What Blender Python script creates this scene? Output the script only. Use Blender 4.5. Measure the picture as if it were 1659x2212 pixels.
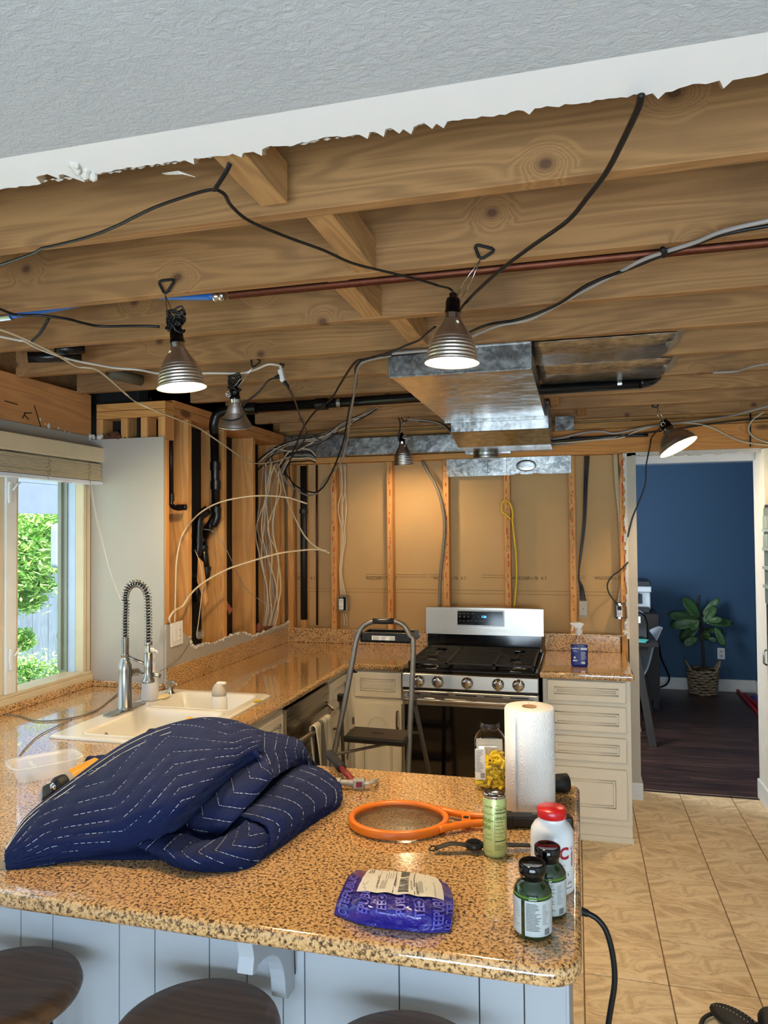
import bpy, bmesh, math, random
from mathutils import Vector, Matrix, Euler
random.seed(7)
PI = math.pi
for o in list(bpy.data.objects): bpy.data.objects.remove(o, do_unlink=True)
SC = bpy.context.scene
C = SC.collection

# ------------------------------------------------------------------ camera, world, lights, exposure
FPX = 1577.0; YAW, PIT, ROL = 0.256647, 0.025631, -0.0082906; CH = 1.695
_f = Vector((-math.sin(YAW)*math.cos(PIT), math.cos(YAW)*math.cos(PIT), math.sin(PIT)))
_r0 = Vector((math.cos(YAW), math.sin(YAW), 0)); _u0 = _r0.cross(_f)
_r = _r0*math.cos(ROL)+_u0*math.sin(ROL); _u = -_r0*math.sin(ROL)+_u0*math.cos(ROL)
CAMP = Vector((0, 0, CH))
cam = bpy.data.cameras.new('camera'); camo = bpy.data.objects.new('camera', cam); C.objects.link(camo)
cam.sensor_fit = 'VERTICAL'; cam.sensor_height = 36; cam.lens = FPX*36/2212
cam.clip_start = 0.05; cam.clip_end = 200
m = Matrix((_r, _u, -_f)).transposed().to_4x4(); m.translation = CAMP; camo.matrix_world = m
SC.camera = camo

def at(px, py, x=None, y=None, z=None):
    """world point on an axis plane, measured from the survey of the photograph"""
    d = _f*FPX+_r*(px-829.5)-_u*(py-1106)
    t = (x-CAMP.x)/d.x if x is not None else (y-CAMP.y)/d.y if y is not None else (z-CAMP.z)/d.z
    return CAMP+d*t

w = bpy.data.worlds.new('world'); SC.world = w; w.use_nodes = True
nt = w.node_tree; bg = nt.nodes['Background']
sky = nt.nodes.new('ShaderNodeTexSky'); sky.sky_type = 'HOSEK_WILKIE'; sky.turbidity = 6; sky.ground_albedo = 0.4
sky.sun_direction = Vector((0.42, -0.30, 0.86)).normalized()
nt.links.new(sky.outputs[0], bg.inputs[0]); bg.inputs[1].default_value = 2.6

def area(name, loc, tgt, sx, sy, power, col):
    l = bpy.data.lights.new(name, 'AREA'); l.shape = 'RECTANGLE'; l.size = sx; l.size_y = sy; l.energy = power; l.color = col
    o = bpy.data.objects.new(name, l); C.objects.link(o); o.location = loc
    o.rotation_euler = (Vector(tgt)-Vector(loc)).to_track_quat('-Z', 'Y').to_euler(); return o
area('low_daylight_fill', (0.2, -2.4, 0.80), (0.1, 0.0, 2.1), 3.2, 1.4, 76, (0.66, 0.83, 1.0))  # added panel for unseen daylight behind camera, set low, tilted up to brighten ceiling
area('daylight_dining_window', (-0.85, 5.7, 1.6), (1.5, 8.0, 1.0), 1.2, 1.2, 36, (0.8, 0.9, 1.0))
area('daylight_sink_window', (-2.62, 2.3, 1.5), (0, 2.6, 1.1), 1.6, 1.0, 2.5, (0.8, 0.92, 1.0))
sun = bpy.data.lights.new('sun', 'SUN'); sun.energy = 5.5; sun.angle = 0.02; sun.color = (1, .95, .85)
so = bpy.data.objects.new('sun', sun); C.objects.link(so); so.rotation_euler = Vector((-0.42, 0.30, -0.86)).to_track_quat('-Z', 'Y').to_euler()
BULB = 400.0
SC.view_settings.view_transform = 'Standard'; SC.view_settings.look = 'None'
SC.view_settings.exposure = 1.38; SC.view_settings.gamma = 1.0; SC.view_settings.use_curve_mapping = False

# ------------------------------------------------------------------ materials
def lin(c):
    if isinstance(c, str): c = [int(c[i:i+2], 16)/255 for i in (0, 2, 4)]
    return tuple((v/12.92 if v <= .04045 else ((v+.055)/1.055)**2.4) for v in c)+(1,)
class NT:
    def __init__(s, name):
        s.m = bpy.data.materials.new(name); s.m.use_nodes = True; s.t = s.m.node_tree
        s.b = s.t.nodes['Principled BSDF']; s.out = s.t.nodes['Material Output']
        s.tc = s.n('ShaderNodeTexCoord')
    def n(s, k, **p):
        x = s.t.nodes.new(k)
        for a, v in p.items(): setattr(x, a, v)
        return x
    def l(s, a, b): s.t.links.new(a, b)
    def map(s, sc=(1, 1, 1), loc=(0, 0, 0), src='Object', rot=(0, 0, 0)):
        x = s.n('ShaderNodeMapping'); x.inputs['Scale'].default_value = sc; x.inputs['Location'].default_value = loc
        x.inputs['Rotation'].default_value = rot
        s.l(s.tc.outputs[src], x.inputs[0]); return x.outputs[0]
    def noise(s, vec, scale=5, det=3, rough=.5, dist=0):
        x = s.n('ShaderNodeTexNoise'); x.inputs['Scale'].default_value = scale; x.inputs['Detail'].default_value = det
        x.inputs['Roughness'].default_value = rough; x.inputs['Distortion'].default_value = dist
        s.l(vec, x.inputs['Vector']); return x.outputs['Fac']
    def vor(s, vec, scale=5, feat='F1', out='Distance', rnd=1):
        x = s.n('ShaderNodeTexVoronoi', feature=feat); x.inputs['Scale'].default_value = scale
        x.inputs['Randomness'].default_value = rnd
        s.l(vec, x.inputs['Vector']); return x.outputs[out]
    def ramp(s, fac, stops, interp='LINEAR'):
        x = s.n('ShaderNodeValToRGB'); cr = x.color_ramp; cr.interpolation = interp
        while len(cr.elements) < len(stops): cr.elements.new(.5)
        for e, (p, c) in zip(cr.elements, stops):
            e.position = p; e.color = lin(c) if isinstance(c, str) else (c, c, c, 1)
        s.l(fac, x.inputs[0]); return x.outputs[0]
    def math(s, op, a, b=0.0, c=None):
        x = s.n('ShaderNodeMath', operation=op)
        for i, v in enumerate((a, b) if c is None else (a, b, c)):
            if isinstance(v, (int, float)): x.inputs[i].default_value = v
            else: s.l(v, x.inputs[i])
        return x.outputs[0]
    def mix(s, f, a, b, mode='MIX'):
        x = s.n('ShaderNodeMix', data_type='RGBA', blend_type=mode)
        for i, v in ((0, f), (6, a), (7, b)):
            if isinstance(v, (int, float)): x.inputs[i].default_value = v
            elif isinstance(v, str): x.inputs[i].default_value = lin(v)
            elif isinstance(v, tuple): x.inputs[i].default_value = v
            else: s.l(v, x.inputs[i])
        return x.outputs[2]
    def bump(s, h, st=.3, d=.01):
        x = s.n('ShaderNodeBump'); x.inputs['Strength'].default_value = st; x.inputs['Distance'].default_value = d
        s.l(h, x.inputs['Height']); s.l(x.outputs[0], s.b.inputs['Normal'])
    def set(s, **k):
        for a, v in k.items():
            i = s.b.inputs[a.replace('_', ' ')]
            if hasattr(v, 'is_linked'): s.l(v, i)
            else: i.default_value = v
        return s
MATS = {}
def M(name, col='808080', rough=.5, metal=0.0, var=.06, vs=12, bump=0, bs=80, emit=0, spec=.5, coat=0, trans=0, ior=1.45, alpha=1, sheen=0):
    if name in MATS: return MATS[name]
    n = NT(name); c = lin(col)
    f = n.noise(n.map(), vs, 4)
    d = tuple(max(0, v*(1-var*2)) for v in c[:3])+(1,); e = tuple(min(1, v*(1+var)) for v in c[:3])+(1,)
    n.l(n.mix(f, d, e), n.b.inputs['Base Color'])
    n.set(Roughness=rough, Metallic=metal)
    n.b.inputs['Specular IOR Level'].default_value = spec; n.b.inputs['Coat Weight'].default_value = coat
    n.b.inputs['Coat Roughness'].default_value = .08
    n.b.inputs['Transmission Weight'].default_value = trans; n.b.inputs['IOR'].default_value = ior; n.b.inputs['Alpha'].default_value = alpha
    if sheen: n.b.inputs['Sheen Weight'].default_value = sheen
    if bump: n.bump(n.noise(n.map(), bs, 4), bump, .004)
    if emit: n.b.inputs['Emission Color'].default_value = c; n.b.inputs['Emission Strength'].default_value = emit
    MATS[name] = n.m; return n.m

def wood(name, ax, light='c79a62', mid='b18150', dark='7a4f2c', knots=1.0, stain=.25, rough=.75, freq=26, snap=None):
    n = NT(name)
    g = [6.0, 6.0, 6.0]; g[ax] = .55
    k = [7.0, 7.0, 7.0]; k[ax] = 2.6
    vk = n.map(tuple(k)); va = n.map(tuple(g))
    if snap:
        sx_ = n.n('ShaderNodeSeparateXYZ'); n.l(n.map(), sx_.inputs[0]); sn = n.math('FLOOR', n.math('DIVIDE', n.math('SUBTRACT', sx_.outputs[1], 1.2), snap))
        cb_ = n.n('ShaderNodeCombineXYZ'); n.l(n.math('ADD', n.math('MULTIPLY', sx_.outputs[0], 4.2), n.math('MULTIPLY', sn, 13.7)), cb_.inputs[0]); n.l(n.math('ADD', n.math('MULTIPLY', sx_.outputs[2], 5.2), n.math('MULTIPLY', sn, 5.3)), cb_.inputs[1])
        v1 = n.n('ShaderNodeTexVoronoi', voronoi_dimensions='2D'); v1.inputs['Scale'].default_value = 1; n.l(cb_.outputs[0], v1.inputs['Vector']); vd, vc = v1.outputs['Distance'], v1.outputs['Color']
    else: vd = n.vor(vk, 1.0); vc = n.vor(vk, 1.0, out='Color')
    sep = n.n('ShaderNodeSeparateColor'); n.l(vc, sep.inputs[0])
    gate = n.math('GREATER_THAN', sep.outputs[0], 1-.55*knots)
    kn = n.n('ShaderNodeMapRange'); kn.inputs[1].default_value = 0; kn.inputs[2].default_value = .5 if not snap else .36; kn.inputs[3].default_value = 1; kn.inputs[4].default_value = 0
    n.l(vd, kn.inputs[0]); bulge = n.math('MULTIPLY', n.math('POWER', kn.outputs[0], 2.0), gate)
    wn = n.noise(va, .9, 3, .45)
    field = n.math('ADD', n.math('MULTIPLY', wn, 1.15), n.math('MULTIPLY', bulge, .55))
    rings = n.math('SINE', n.math('MULTIPLY', field, freq*2.2))
    fine = n.noise(n.map(tuple(v*(22 if i != ax else 3) for i, v in enumerate(g))), 1.2, 3, .6)
    f = n.math('ADD', n.math('MULTIPLY', rings, .16), n.math('ADD', n.math('MULTIPLY', fine, .5), .25))
    col = n.ramp(f, [(.25, mid), (.5, light), (.8, light)])
    col = n.mix(n.math('MULTIPLY', n.math('MAXIMUM', n.math('SUBTRACT', rings, .55), 0), .8), col, dark)
    st = n.noise(n.map((1.4, 1.4, 1.4)), 1.3, 4, .6)
    col = n.mix(n.math('MULTIPLY', n.ramp(st, [(.5, 0.0), (.75, 1.0)]), stain), col, '4a3628')
    core = n.math('MULTIPLY', n.ramp(vd, [(.10, 1.0), (.19, 0.0)]), gate)
    if snap: core = n.math('MULTIPLY', n.math('ADD', n.math('MULTIPLY', n.ramp(vd, [(.04, 1.0), (.065, 0.0)]), .55), n.math('MULTIPLY', n.ramp(vd, [(.07, 1.0), (.115, 0.0)]), .45)), gate)
    col = n.mix(n.math('MULTIPLY', core, .8), col, '4b2d1c')
    n.l(col, n.b.inputs['Base Color']); n.set(Roughness=rough)
    n.bump(n.math('ADD', fine, n.math('MULTIPLY', rings, .1)), .25, .002)
    MATS[name] = n.m; return n.m
JW = wood('joist_lumber', 0, 'a97d4c', '8f673c', '5f3f22', .42, .5, snap=.4135)
JY = wood('blocking_lumber', 1, 'b98f5a', 'a37849', '744b29', .4, .3)
SZ = wood('stud_lumber', 2, 'd29a58', 'bf8446', '8a5528', .7, .25, freq=14)
SX = wood('plate_lumber', 0, 'd0964f', 'bb7f40', '855024', .6, .2)
BX = wood('header_lumber', 0, 'd4914a', 'c27f3c', '8f5824', .35, .15, freq=18)
LV = wood('plywood_header', 1, 'c98f56', 'ba7f48', '8f5a30', .0, .2, freq=16)
SS = wood('stool_walnut', 0, '6a482a', '4c321c', '26180d', .0, .5, rough=.4, freq=22)
TD = wood('dark_table_wood', 1, '1b1411', '16100d', '0f0b09', .0, .2, rough=.6)

def granite():
    n = NT('granite'); v = n.map()
    a = n.noise(v, 140, 3, .6, .3); b = n.noise(v, 330, 2, .6); c = n.noise(v, 9, 2)
    f = n.math('ADD', n.math('MULTIPLY', a, .75), n.math('ADD', n.math('MULTIPLY', b, .25), n.math('MULTIPLY', n.math('SUBTRACT', c, .5), .06)))
    col = n.ramp(f, [(.37, '3a2b1f'), (.42, '6b4e34'), (.462, '9b784e'), (.505, 'c79c67'), (.56, 'd9ae75'), (.66, 'cfae84')])
    n.l(col, n.b.inputs['Base Color']); n.set(Roughness=.14); n.b.inputs['Coat Weight'].default_value = .9; n.b.inputs['Coat Roughness'].default_value = .03
    n.bump(f, .04, .001)
    return n.m
GR = granite()
def tilemat():
    n = NT('floor_tile_vinyl'); v = n.map((1, 1, 1)); v2 = n.map((1, 1.5, 1), rot=(0, 0, .3))
    a = n.noise(v2, 5.5, 9, .66, 2.4); b = n.noise(v, 3.2, 5, .6, .6)
    info = n.n('ShaderNodeObjectInfo')
    col = n.ramp(a, [(.36, 'bda07a'), (.46, 'd9bf95'), (.53, 'e8d2aa'), (.66, 'f0deba')])
    col = n.mix(n.math('MULTIPLY', b, .35), col, 'd0b48a')
    rv = n.math('ADD', n.math('MULTIPLY', info.outputs['Random'], .1), .95)
    h = n.n('ShaderNodeHueSaturation'); n.l(col, h.inputs['Color']); n.l(rv, h.inputs['Value'])
    n.l(h.outputs[0], n.b.inputs['Base Color']); n.set(Roughness=.42); n.bump(a, .12, .002)
    return n.m
TILE = tilemat()
def plankmat():
    n = NT('dark_laminate_plank'); v = n.map((1.5, 26, 10)); info = n.n('ShaderNodeObjectInfo')
    a = n.noise(v, 2, 6, .6, .5)
    col = n.ramp(a, [(.35, '241816'), (.5, '3d2a24'), (.68, '5d4237')])
    rv = n.math('ADD', n.math('MULTIPLY', info.outputs['Random'], .45), .75)
    h = n.n('ShaderNodeHueSaturation'); n.l(col, h.inputs['Color']); n.l(rv, h.inputs['Value'])
    n.l(h.outputs[0], n.b.inputs['Base Color']); n.set(Roughness=.38); n.bump(a, .15, .002); return n.m
PLK = plankmat()
def ceilmat():
    n = NT('textured_ceiling_paint'); v = n.map(); w_ = n.noise(v, 6, 3, .5)
    a = n.noise(n.map((1, 1.5, 1)), 48, 6, .72, .7)
    n.l(n.mix(w_, 'c3c8cb', 'cdd1d4'), n.b.inputs['Base Color']); n.set(Roughness=.75)
    n.bump(n.ramp(a, [(.36, 0.0), (.68, 1.0)]), .5, .005); return n.m
CEIL = ceilmat()
def steel(name, col='b9b4ab', ax=0, rough=.3):
    n = NT(name); s = [260, 260, 260]; s[ax] = 3
    a = n.noise(n.map(tuple(s)), 1, 2)
    n.l(n.mix(a, tuple(v*.95 for v in lin(col)[:3])+(1,), lin(col)), n.b.inputs['Base Color']); n.set(Metallic=1.0)
    n.l(n.math('ADD', n.math('MULTIPLY', a, .12), rough-.06), n.b.inputs['Roughness']); n.bump(a, .04, .001)
    MATS[name] = n.m; return n.m
ST = steel('brushed_stainless'); STZ = steel('brushed_nickel', 'a8a49c', 2, .28); STD = steel('dark_stainless', '8f8678', 1, .26)
def galv(name, rough, spang=1.0, col='a2a3a0'):
    n = NT(name); v = n.map(); a = n.vor(v, 70, out='Color'); sep = n.n('ShaderNodeSeparateColor'); n.l(a, sep.inputs[0])
    b = n.noise(v, 22, 5, .65); c = n.noise(v, 5, 3)
    f = n.math('ADD', n.math('MULTIPLY', sep.outputs[0], .35*spang), n.math('MULTIPLY', b, .65))
    n.l(n.ramp(f, [(.2, '6f7374'), (.5, col), (.8, 'c8c9c6')]), n.b.inputs['Base Color']); n.set(Metallic=1.0)
    n.l(n.math('ADD', n.math('MULTIPLY', b, .2), rough), n.b.inputs['Roughness']); n.bump(c, .35, .03)
    MATS[name] = n.m; return n.m
GV = galv('galvanised_sheet', .26); GVS = galv('shiny_sheet_metal', .14, .12, 'c4c2bd')
def cardboard():
    n = NT('brown_drywall_paper'); v = n.map()
    a = n.noise(v, 3, 4, .6); b = n.noise(n.map((1, 1, 3)), 60, 4, .7)
    col = n.mix(a, 'b3905f', 'c4a16d'); col = n.mix(n.ramp(b, [(.66, 0.0), (.74, .5)]), col, '8a6536')
    n.l(col, n.b.inputs['Base Color']); n.set(Roughness=.8); n.bump(b, .1, .001); return n.m
CB = cardboard()
def greypaint():
    n = NT('grey_wall_paint'); v = n.map(); a = n.noise(v, 2.5, 3); b = n.noise(v, 90, 3, .6)
    n.l(n.mix(a, 'a59f94', 'aea89d'), n.b.inputs['Base Color']); n.set(Roughness=.5); n.bump(b, .12, .002); return n.m
GP = greypaint()
def quilt():
    n = NT('navy_quilted_cloth'); v = n.map(); a = n.noise(v, 9, 4, .6); b = n.noise(n.map((1, 1, 1), rot=(0, 0, .5)), 300, 2); c = n.noise(n.map((4, 1, 1), rot=(0, .2, .6)), 16, 5, .7)
    n.l(n.mix(a, '10183a', '192346'), n.b.inputs['Base Color']); n.set(Roughness=.85); n.b.inputs['Sheen Weight'].default_value = .05; n.b.inputs['Specular IOR Level'].default_value = .12
    n.b.inputs['Sheen Tint'].default_value = (.5, .6, 1, 1)
    n.bump(n.math('ADD', n.math('MULTIPLY', c, 1.0), n.math('MULTIPLY', b, .06)), .55, .008); return n.m
QU = quilt()
def towelpaper():
    n = NT('embossed_paper_towel'); v = n.map()
    g = n.n('ShaderNodeTexWave', wave_type='RINGS', rings_direction='SPHERICAL')
    sp = n.n('ShaderNodeSeparateXYZ'); n.l(v, sp.inputs[0])
    ang = n.math('MULTIPLY', n.math('ARCTAN2', n.math('SUBTRACT', sp.outputs[1], 2.108), n.math('ADD', sp.outputs[0], .134)), .0685)
    pa = n.math('ABSOLUTE', n.math('SINE', n.math('MULTIPLY', n.math('ADD', ang, n.math('MULTIPLY', sp.outputs[2], .75)), 62)))
    pb = n.math('ABSOLUTE', n.math('SINE', n.math('MULTIPLY', n.math('SUBTRACT', ang, n.math('MULTIPLY', sp.outputs[2], .75)), 62)))
    d = n.math('MULTIPLY', pa, pb); b = n.vor(v, 420)
    r = n.math('ABSOLUTE', n.math('SINE', n.math('MULTIPLY', d, 8)))
    n.l(n.mix(n.noise(v, 4, 2), 'e9e6e0', 'f1efea'), n.b.inputs['Base Color']); n.set(Roughness=.9)
    n.b.inputs['Subsurface Weight'].default_value = .1; n.b.inputs['Subsurface Radius'].default_value = (.01, .01, .01)
    n.bump(n.math('ADD', n.math('MULTIPLY', r, .6), n.math('MULTIPLY', b, .5)), .6, .003); return n.m
PT = towelpaper()
WHT = M('white_paint', 'e4e4e0', .45, bump=.05); CAB = M('cream_cabinet_paint', 'd9d0bb', .42, var=.03, vs=5)
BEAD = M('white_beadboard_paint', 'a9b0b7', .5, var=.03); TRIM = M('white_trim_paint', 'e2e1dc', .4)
BLK = M('black_plastic', '0d0d0e', .35); BLKG = M('black_gloss', '060607', .08, spec=.6); BLKR = M('black_rubber', '111112', .6)
ABS = M('black_drain_pipe', '0c0c0d', .3); CORD = M('black_cord', '121213', .38); ROMEX = M('cream_cable', 'cbb896', .5); GREYC = M('grey_cable', '8d857d', .5)
CHR = M('chrome_wire', 'c8c8c8', .15, 1.0); COP = M('copper_pipe', '6e4232', .5, 1.0, var=.2, vs=40); YEL = M('yellow_cable', 'd7b32a', .5)
TAR = M('black_sheathing', '15110e', .9, bump=.3); NVY = M('blue_wall_paint', '34536f', .65, var=.03); GYP = M('torn_gypsum', 'd8d2c6', .95, bump=.8, bs=140)
WAL = M('warm_white_wall', 'e0dccf', .6); WIN = M('cream_window_frame', 'cfc09f', .4); WINW = M('white_vinyl_frame', 'dcdedb', .35)
BUL = NT('lit_bulb'); BUL.b.inputs['Emission Color'].default_value = (1, .74, .43, 1); BUL.b.inputs['Emission Strength'].default_value = BULB; BUL.b.inputs['Base Color'].default_value = (1, 1, 1, 1); BUL = BUL.m
BUL2 = BUL.copy(); BUL2.name = 'lit_bulb_dim'; BUL2.node_tree.nodes['Principled BSDF'].inputs['Emission Strength'].default_value = BULB*.38
def clear(name, col=(1, 1, 1, 1), rough=.0, thin=.12, tint=.0):
    n = NT(name); g = n.n('ShaderNodeBsdfGlossy'); t = n.n('ShaderNodeBsdfTransparent'); mx = n.n('ShaderNodeMixShader'); fr = n.n('ShaderNodeFresnel')
    g.inputs['Roughness'].default_value = rough; t.inputs['Color'].default_value = col; fr.inputs[0].default_value = 1.5
    geo = n.n('ShaderNodeNewGeometry'); n.l(n.math('MULTIPLY', n.math('ADD', n.math('MULTIPLY', fr.outputs[0], 1.3), thin), n.math('SUBTRACT', 1.0, geo.outputs['Backfacing'])), mx.inputs[0]); n.l(t.outputs[0], mx.inputs[1]); n.l(g.outputs[0], mx.inputs[2])
    n.l(mx.outputs[0], n.out.inputs[0]); return n.m
PANE = clear('window_glass', (.96, .98, 1, 1), 0, .0); JAR = clear('clear_plastic', (.97, .97, .96, 1), .05, .05)
MILK = NT('translucent_plastic'); MILK.set(Roughness=.25); MILK.b.inputs['Base Color'].default_value = (.85, .88, .85, 1); MILK.b.inputs['Alpha'].default_value = .36; MILK = MILK.m

# ------------------------------------------------------------------ mesh helpers
class MB:
    def __init__(s): s.v = []; s.f = []; s.mi = []; s.mats = []; s.k = 0; s.sm = []
    def mat(s, m):
        if m not in s.mats: s.mats.append(m)
        s.k = s.mats.index(m); return s
    def add(s, vs, fs, smooth=False):
        b = len(s.v); s.v += [tuple(v) for v in vs]
        for f in fs: s.f.append([i+b for i in f]); s.mi.append(s.k); s.sm.append(smooth)
        return s
    def box(s, x0, x1, y0, y1, z0, z1, T=None):
        vs = [Vector((x, y, z)) for z in (z0, z1) for y in (y0, y1) for x in (x0, x1)]
        if T: vs = [T@v for v in vs]
        return s.add(vs, [(0, 2, 3, 1), (4, 5, 7, 6), (0, 1, 5, 4), (1, 3, 7, 5), (3, 2, 6, 7), (2, 0, 4, 6)])
    def prism(s, poly, d, n=None):
        """poly = list of 3D points, d = extrusion vector"""
        k = len(poly); d = Vector(d); vs = [Vector(p) for p in poly]+[Vector(p)+d for p in poly]
        fs = [tuple(range(k))[::-1], tuple(range(k, 2*k))]+[(i, (i+1) % k, (i+1) % k+k, i+k) for i in range(k)]
        return s.add(vs, fs)
    def lathe(s, prof, n=28, T=None, cap=True, sx=1, sy=1, rib=0):
        vs = []; T = T or Matrix()
        for r, z in prof:
            for i in range(n):
                a = 2*PI*i/n; q = r*(1+rib*(i % 2)); vs.append(T@Vector((q*math.cos(a)*sx, q*math.sin(a)*sy, z)))
        fs = []
        for j in range(len(prof)-1):
            for i in range(n): fs.append((j*n+i, j*n+(i+1) % n, (j+1)*n+(i+1) % n, (j+1)*n+i))
        s.add(vs, fs, True)
        if cap:
            s.add(vs[:n], [tuple(range(n))[::-1]]); s.add(vs[-n:], [tuple(range(n))])
        return s
    def cyl(s, a, b, r, r2=None, n=16, cap=True):
        a = Vector(a); b = Vector(b); T = Matrix.Translation(a)@(b-a).to_track_quat('Z', 'Y').to_matrix().to_4x4()
        return s.lathe([(r, 0), (r if r2 is None else r2, (b-a).length)], n, T, cap)
    def tube(s, pts, r, n=8, closed=False, flat=1.0, rr=None):
        pts = [Vector(p) for p in pts]; k = len(pts); vs = []; up = None
        for i, p in enumerate(pts):
            a = pts[(i-1) % k] if (closed or i > 0) else pts[0]; b = pts[(i+1) % k] if (closed or i < k-1) else pts[-1]
            t = (b-a)
            if t.length < 1e-9: t = Vector((0, 0, 1))
            t.normalize()
            if up is None:
                up = Vector((0, 0, 1)) if abs(t.z) < .9 else Vector((1, 0, 0))
            up = up-t*up.dot(t)
            if up.length < 1e-6: up = t.orthogonal()
            up.normalize(); sd = t.cross(up); q = rr[i] if rr else r
            for j in range(n):
                an = 2*PI*j/n; vs.append(p+up*math.cos(an)*q*flat+sd*math.sin(an)*q)
        fs = []
        for i in range(k if closed else k-1):
            for j in range(n): fs.append((i*n+j, i*n+(j+1) % n, ((i+1) % k)*n+(j+1) % n, ((i+1) % k)*n+j))
        if not closed: fs += [tuple(range(n))[::-1], tuple(range((k-1)*n, k*n))]
        return s.add(vs, fs, True)
    def ball(s, c, r, n=16, sq=(1, 1, 1), T=None):
        m_ = n//2; prof = [(max(1e-4, math.sin(PI*i/m_)), -math.cos(PI*i/m_)) for i in range(m_+1)]
        Tm = (T or Matrix.Translation(Vector(c)))@Matrix.Diagonal((r*sq[0], r*sq[1], r*sq[2], 1))
        return s.lathe(prof, n, Tm, False)
    def grid(s, P, smooth=True, closed=False):
        a = len(P); b = len(P[0])
        return s.add([p for row in P for p in row], [(i*b+j, i*b+(j+1) % b, (i+1)*b+(j+1) % b, (i+1)*b+j) for i in range(a-1) for j in range(b if closed else b-1)], smooth)
    def build(s, name, parent=None, bev=0, seg=2, kind=None, solid=0, sub=0, off=-1):
        me = bpy.data.meshes.new(name); me.from_pydata(s.v, [], s.f)
        for m_ in s.mats: me.materials.append(m_)
        me.polygons.foreach_set('material_index', s.mi); me.polygons.foreach_set('use_smooth', s.sm); me.update()
        o = bpy.data.objects.new(name, me); C.objects.link(o)
        if parent: o.parent = parent
        if sub: q = o.modifiers.new('s', 'SUBSURF'); q.levels = sub; q.render_levels = sub
        if solid: q = o.modifiers.new('t', 'SOLIDIFY'); q.thickness = solid; q.offset = off
        if bev: q = o.modifiers.new('b', 'BEVEL'); q.width = bev; q.segments = seg; q.limit_method = 'ANGLE'; q.angle_limit = .7; q.harden_normals = False
        if kind: o['kind'] = kind
        return o
def tag(o, label, cat, group=None):
    o['label'] = label; o['category'] = cat
    if group: o['group'] = group
    return o
def thing(name, label, cat, loc=(0, 0, 0), group=None):
    """an Empty at the thing's base; children are built in world space and attached with attach()"""
    o = bpy.data.objects.new(name, None); C.objects.link(o); o.location = loc; o.empty_display_size = .05
    o.matrix_world = Matrix.Translation(Vector(loc)); return tag(o, label, cat, group)
def put(o, t):
    """parent o (built in world coordinates) to t, keeping its place"""
    o.parent = t; o.matrix_parent_inverse = t.matrix_world.inverted() if t.type == 'EMPTY' else Matrix(); return o
def bx(name, m_, x0, x1, y0, y1, z0, z1, t=None, bev=0, T=None, kind=None):
    o = MB().mat(m_).box(x0, x1, y0, y1, z0, z1, T).build(name, bev=bev, kind=kind)
    if t: put(o, t)
    return o
def crom(pts, k=6, closed=False):
    pts = [Vector(p) for p in pts]; n = len(pts); out = []
    for i in range(n if closed else n-1):
        g = lambda j: pts[j % n] if closed else pts[max(0, min(n-1, j))]
        p0, p1, p2, p3 = g(i-1), g(i), g(i+1), g(i+2)
        for q in range(k):
            t = q/k; out.append(.5*((2*p1)+(p2-p0)*t+(2*p0-5*p1+4*p2-p3)*t*t+(3*p1-p0-3*p2+p3)*t**3))
    if not closed: out.append(pts[-1])
    return out
def slab(name, outer, holes, z0, z1, m_, bev=.012, rad=None):
    """flat slab with rounded edges from 2D outlines"""
    cu = bpy.data.curves.new(name, 'CURVE'); cu.dimensions = '2D'; cu.fill_mode = 'BOTH'
    cu.extrude = (z1-z0)/2-bev; cu.bevel_depth = bev; cu.bevel_resolution = 3; cu.offset = -bev
    for loop in [outer]+holes:
        sp = cu.splines.new('POLY'); sp.points.add(len(loop)-1)
        for p, q in zip(sp.points, loop): p.co = (q[0], q[1], 0, 1)
        sp.use_cyclic_u = True
    tmp = bpy.data.objects.new(name, cu); C.objects.link(tmp); bpy.context.view_layer.update()
    me = bpy.data.meshes.new_from_object(tmp.evaluated_get(bpy.context.evaluated_depsgraph_get()))
    bpy.data.objects.remove(tmp); me.transform(Matrix.Translation((0, 0, (z0+z1)/2)))
    me.materials.clear(); me.materials.append(m_)
    for p in me.polygons: p.material_index = 0
    o = bpy.data.objects.new(name, me); C.objects.link(o); return o
def rounded(pts, k=6):
    """pts: (x,y,r) polygon with rounded corners"""
    out = []; n = len(pts)
    for i in range(n):
        p = Vector(pts[i][:2]); r = pts[i][2]; a = Vector(pts[i-1][:2]); b = Vector(pts[(i+1) % n][:2])
        if r <= 0: out.append(tuple(p)); continue
        u = (a-p).normalized()*r; v = (b-p).normalized()*r
        for q in range(k+1):
            t = q/k; out.append(tuple(p+u*(1-t)**2+v*t**2))
    return out
def finer(me, L_):
    bm = bmesh.new(); bm.from_mesh(me); bmesh.ops.triangulate(bm, faces=bm.faces)
    for _ in range(3):
        ed = [e for e in bm.edges if e.calc_length() > L_]
        if not ed: break
        bmesh.ops.subdivide_edges(bm, edges=ed, cuts=1); bmesh.ops.triangulate(bm, faces=bm.faces)
    bm.to_mesh(me); bm.free()
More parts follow.
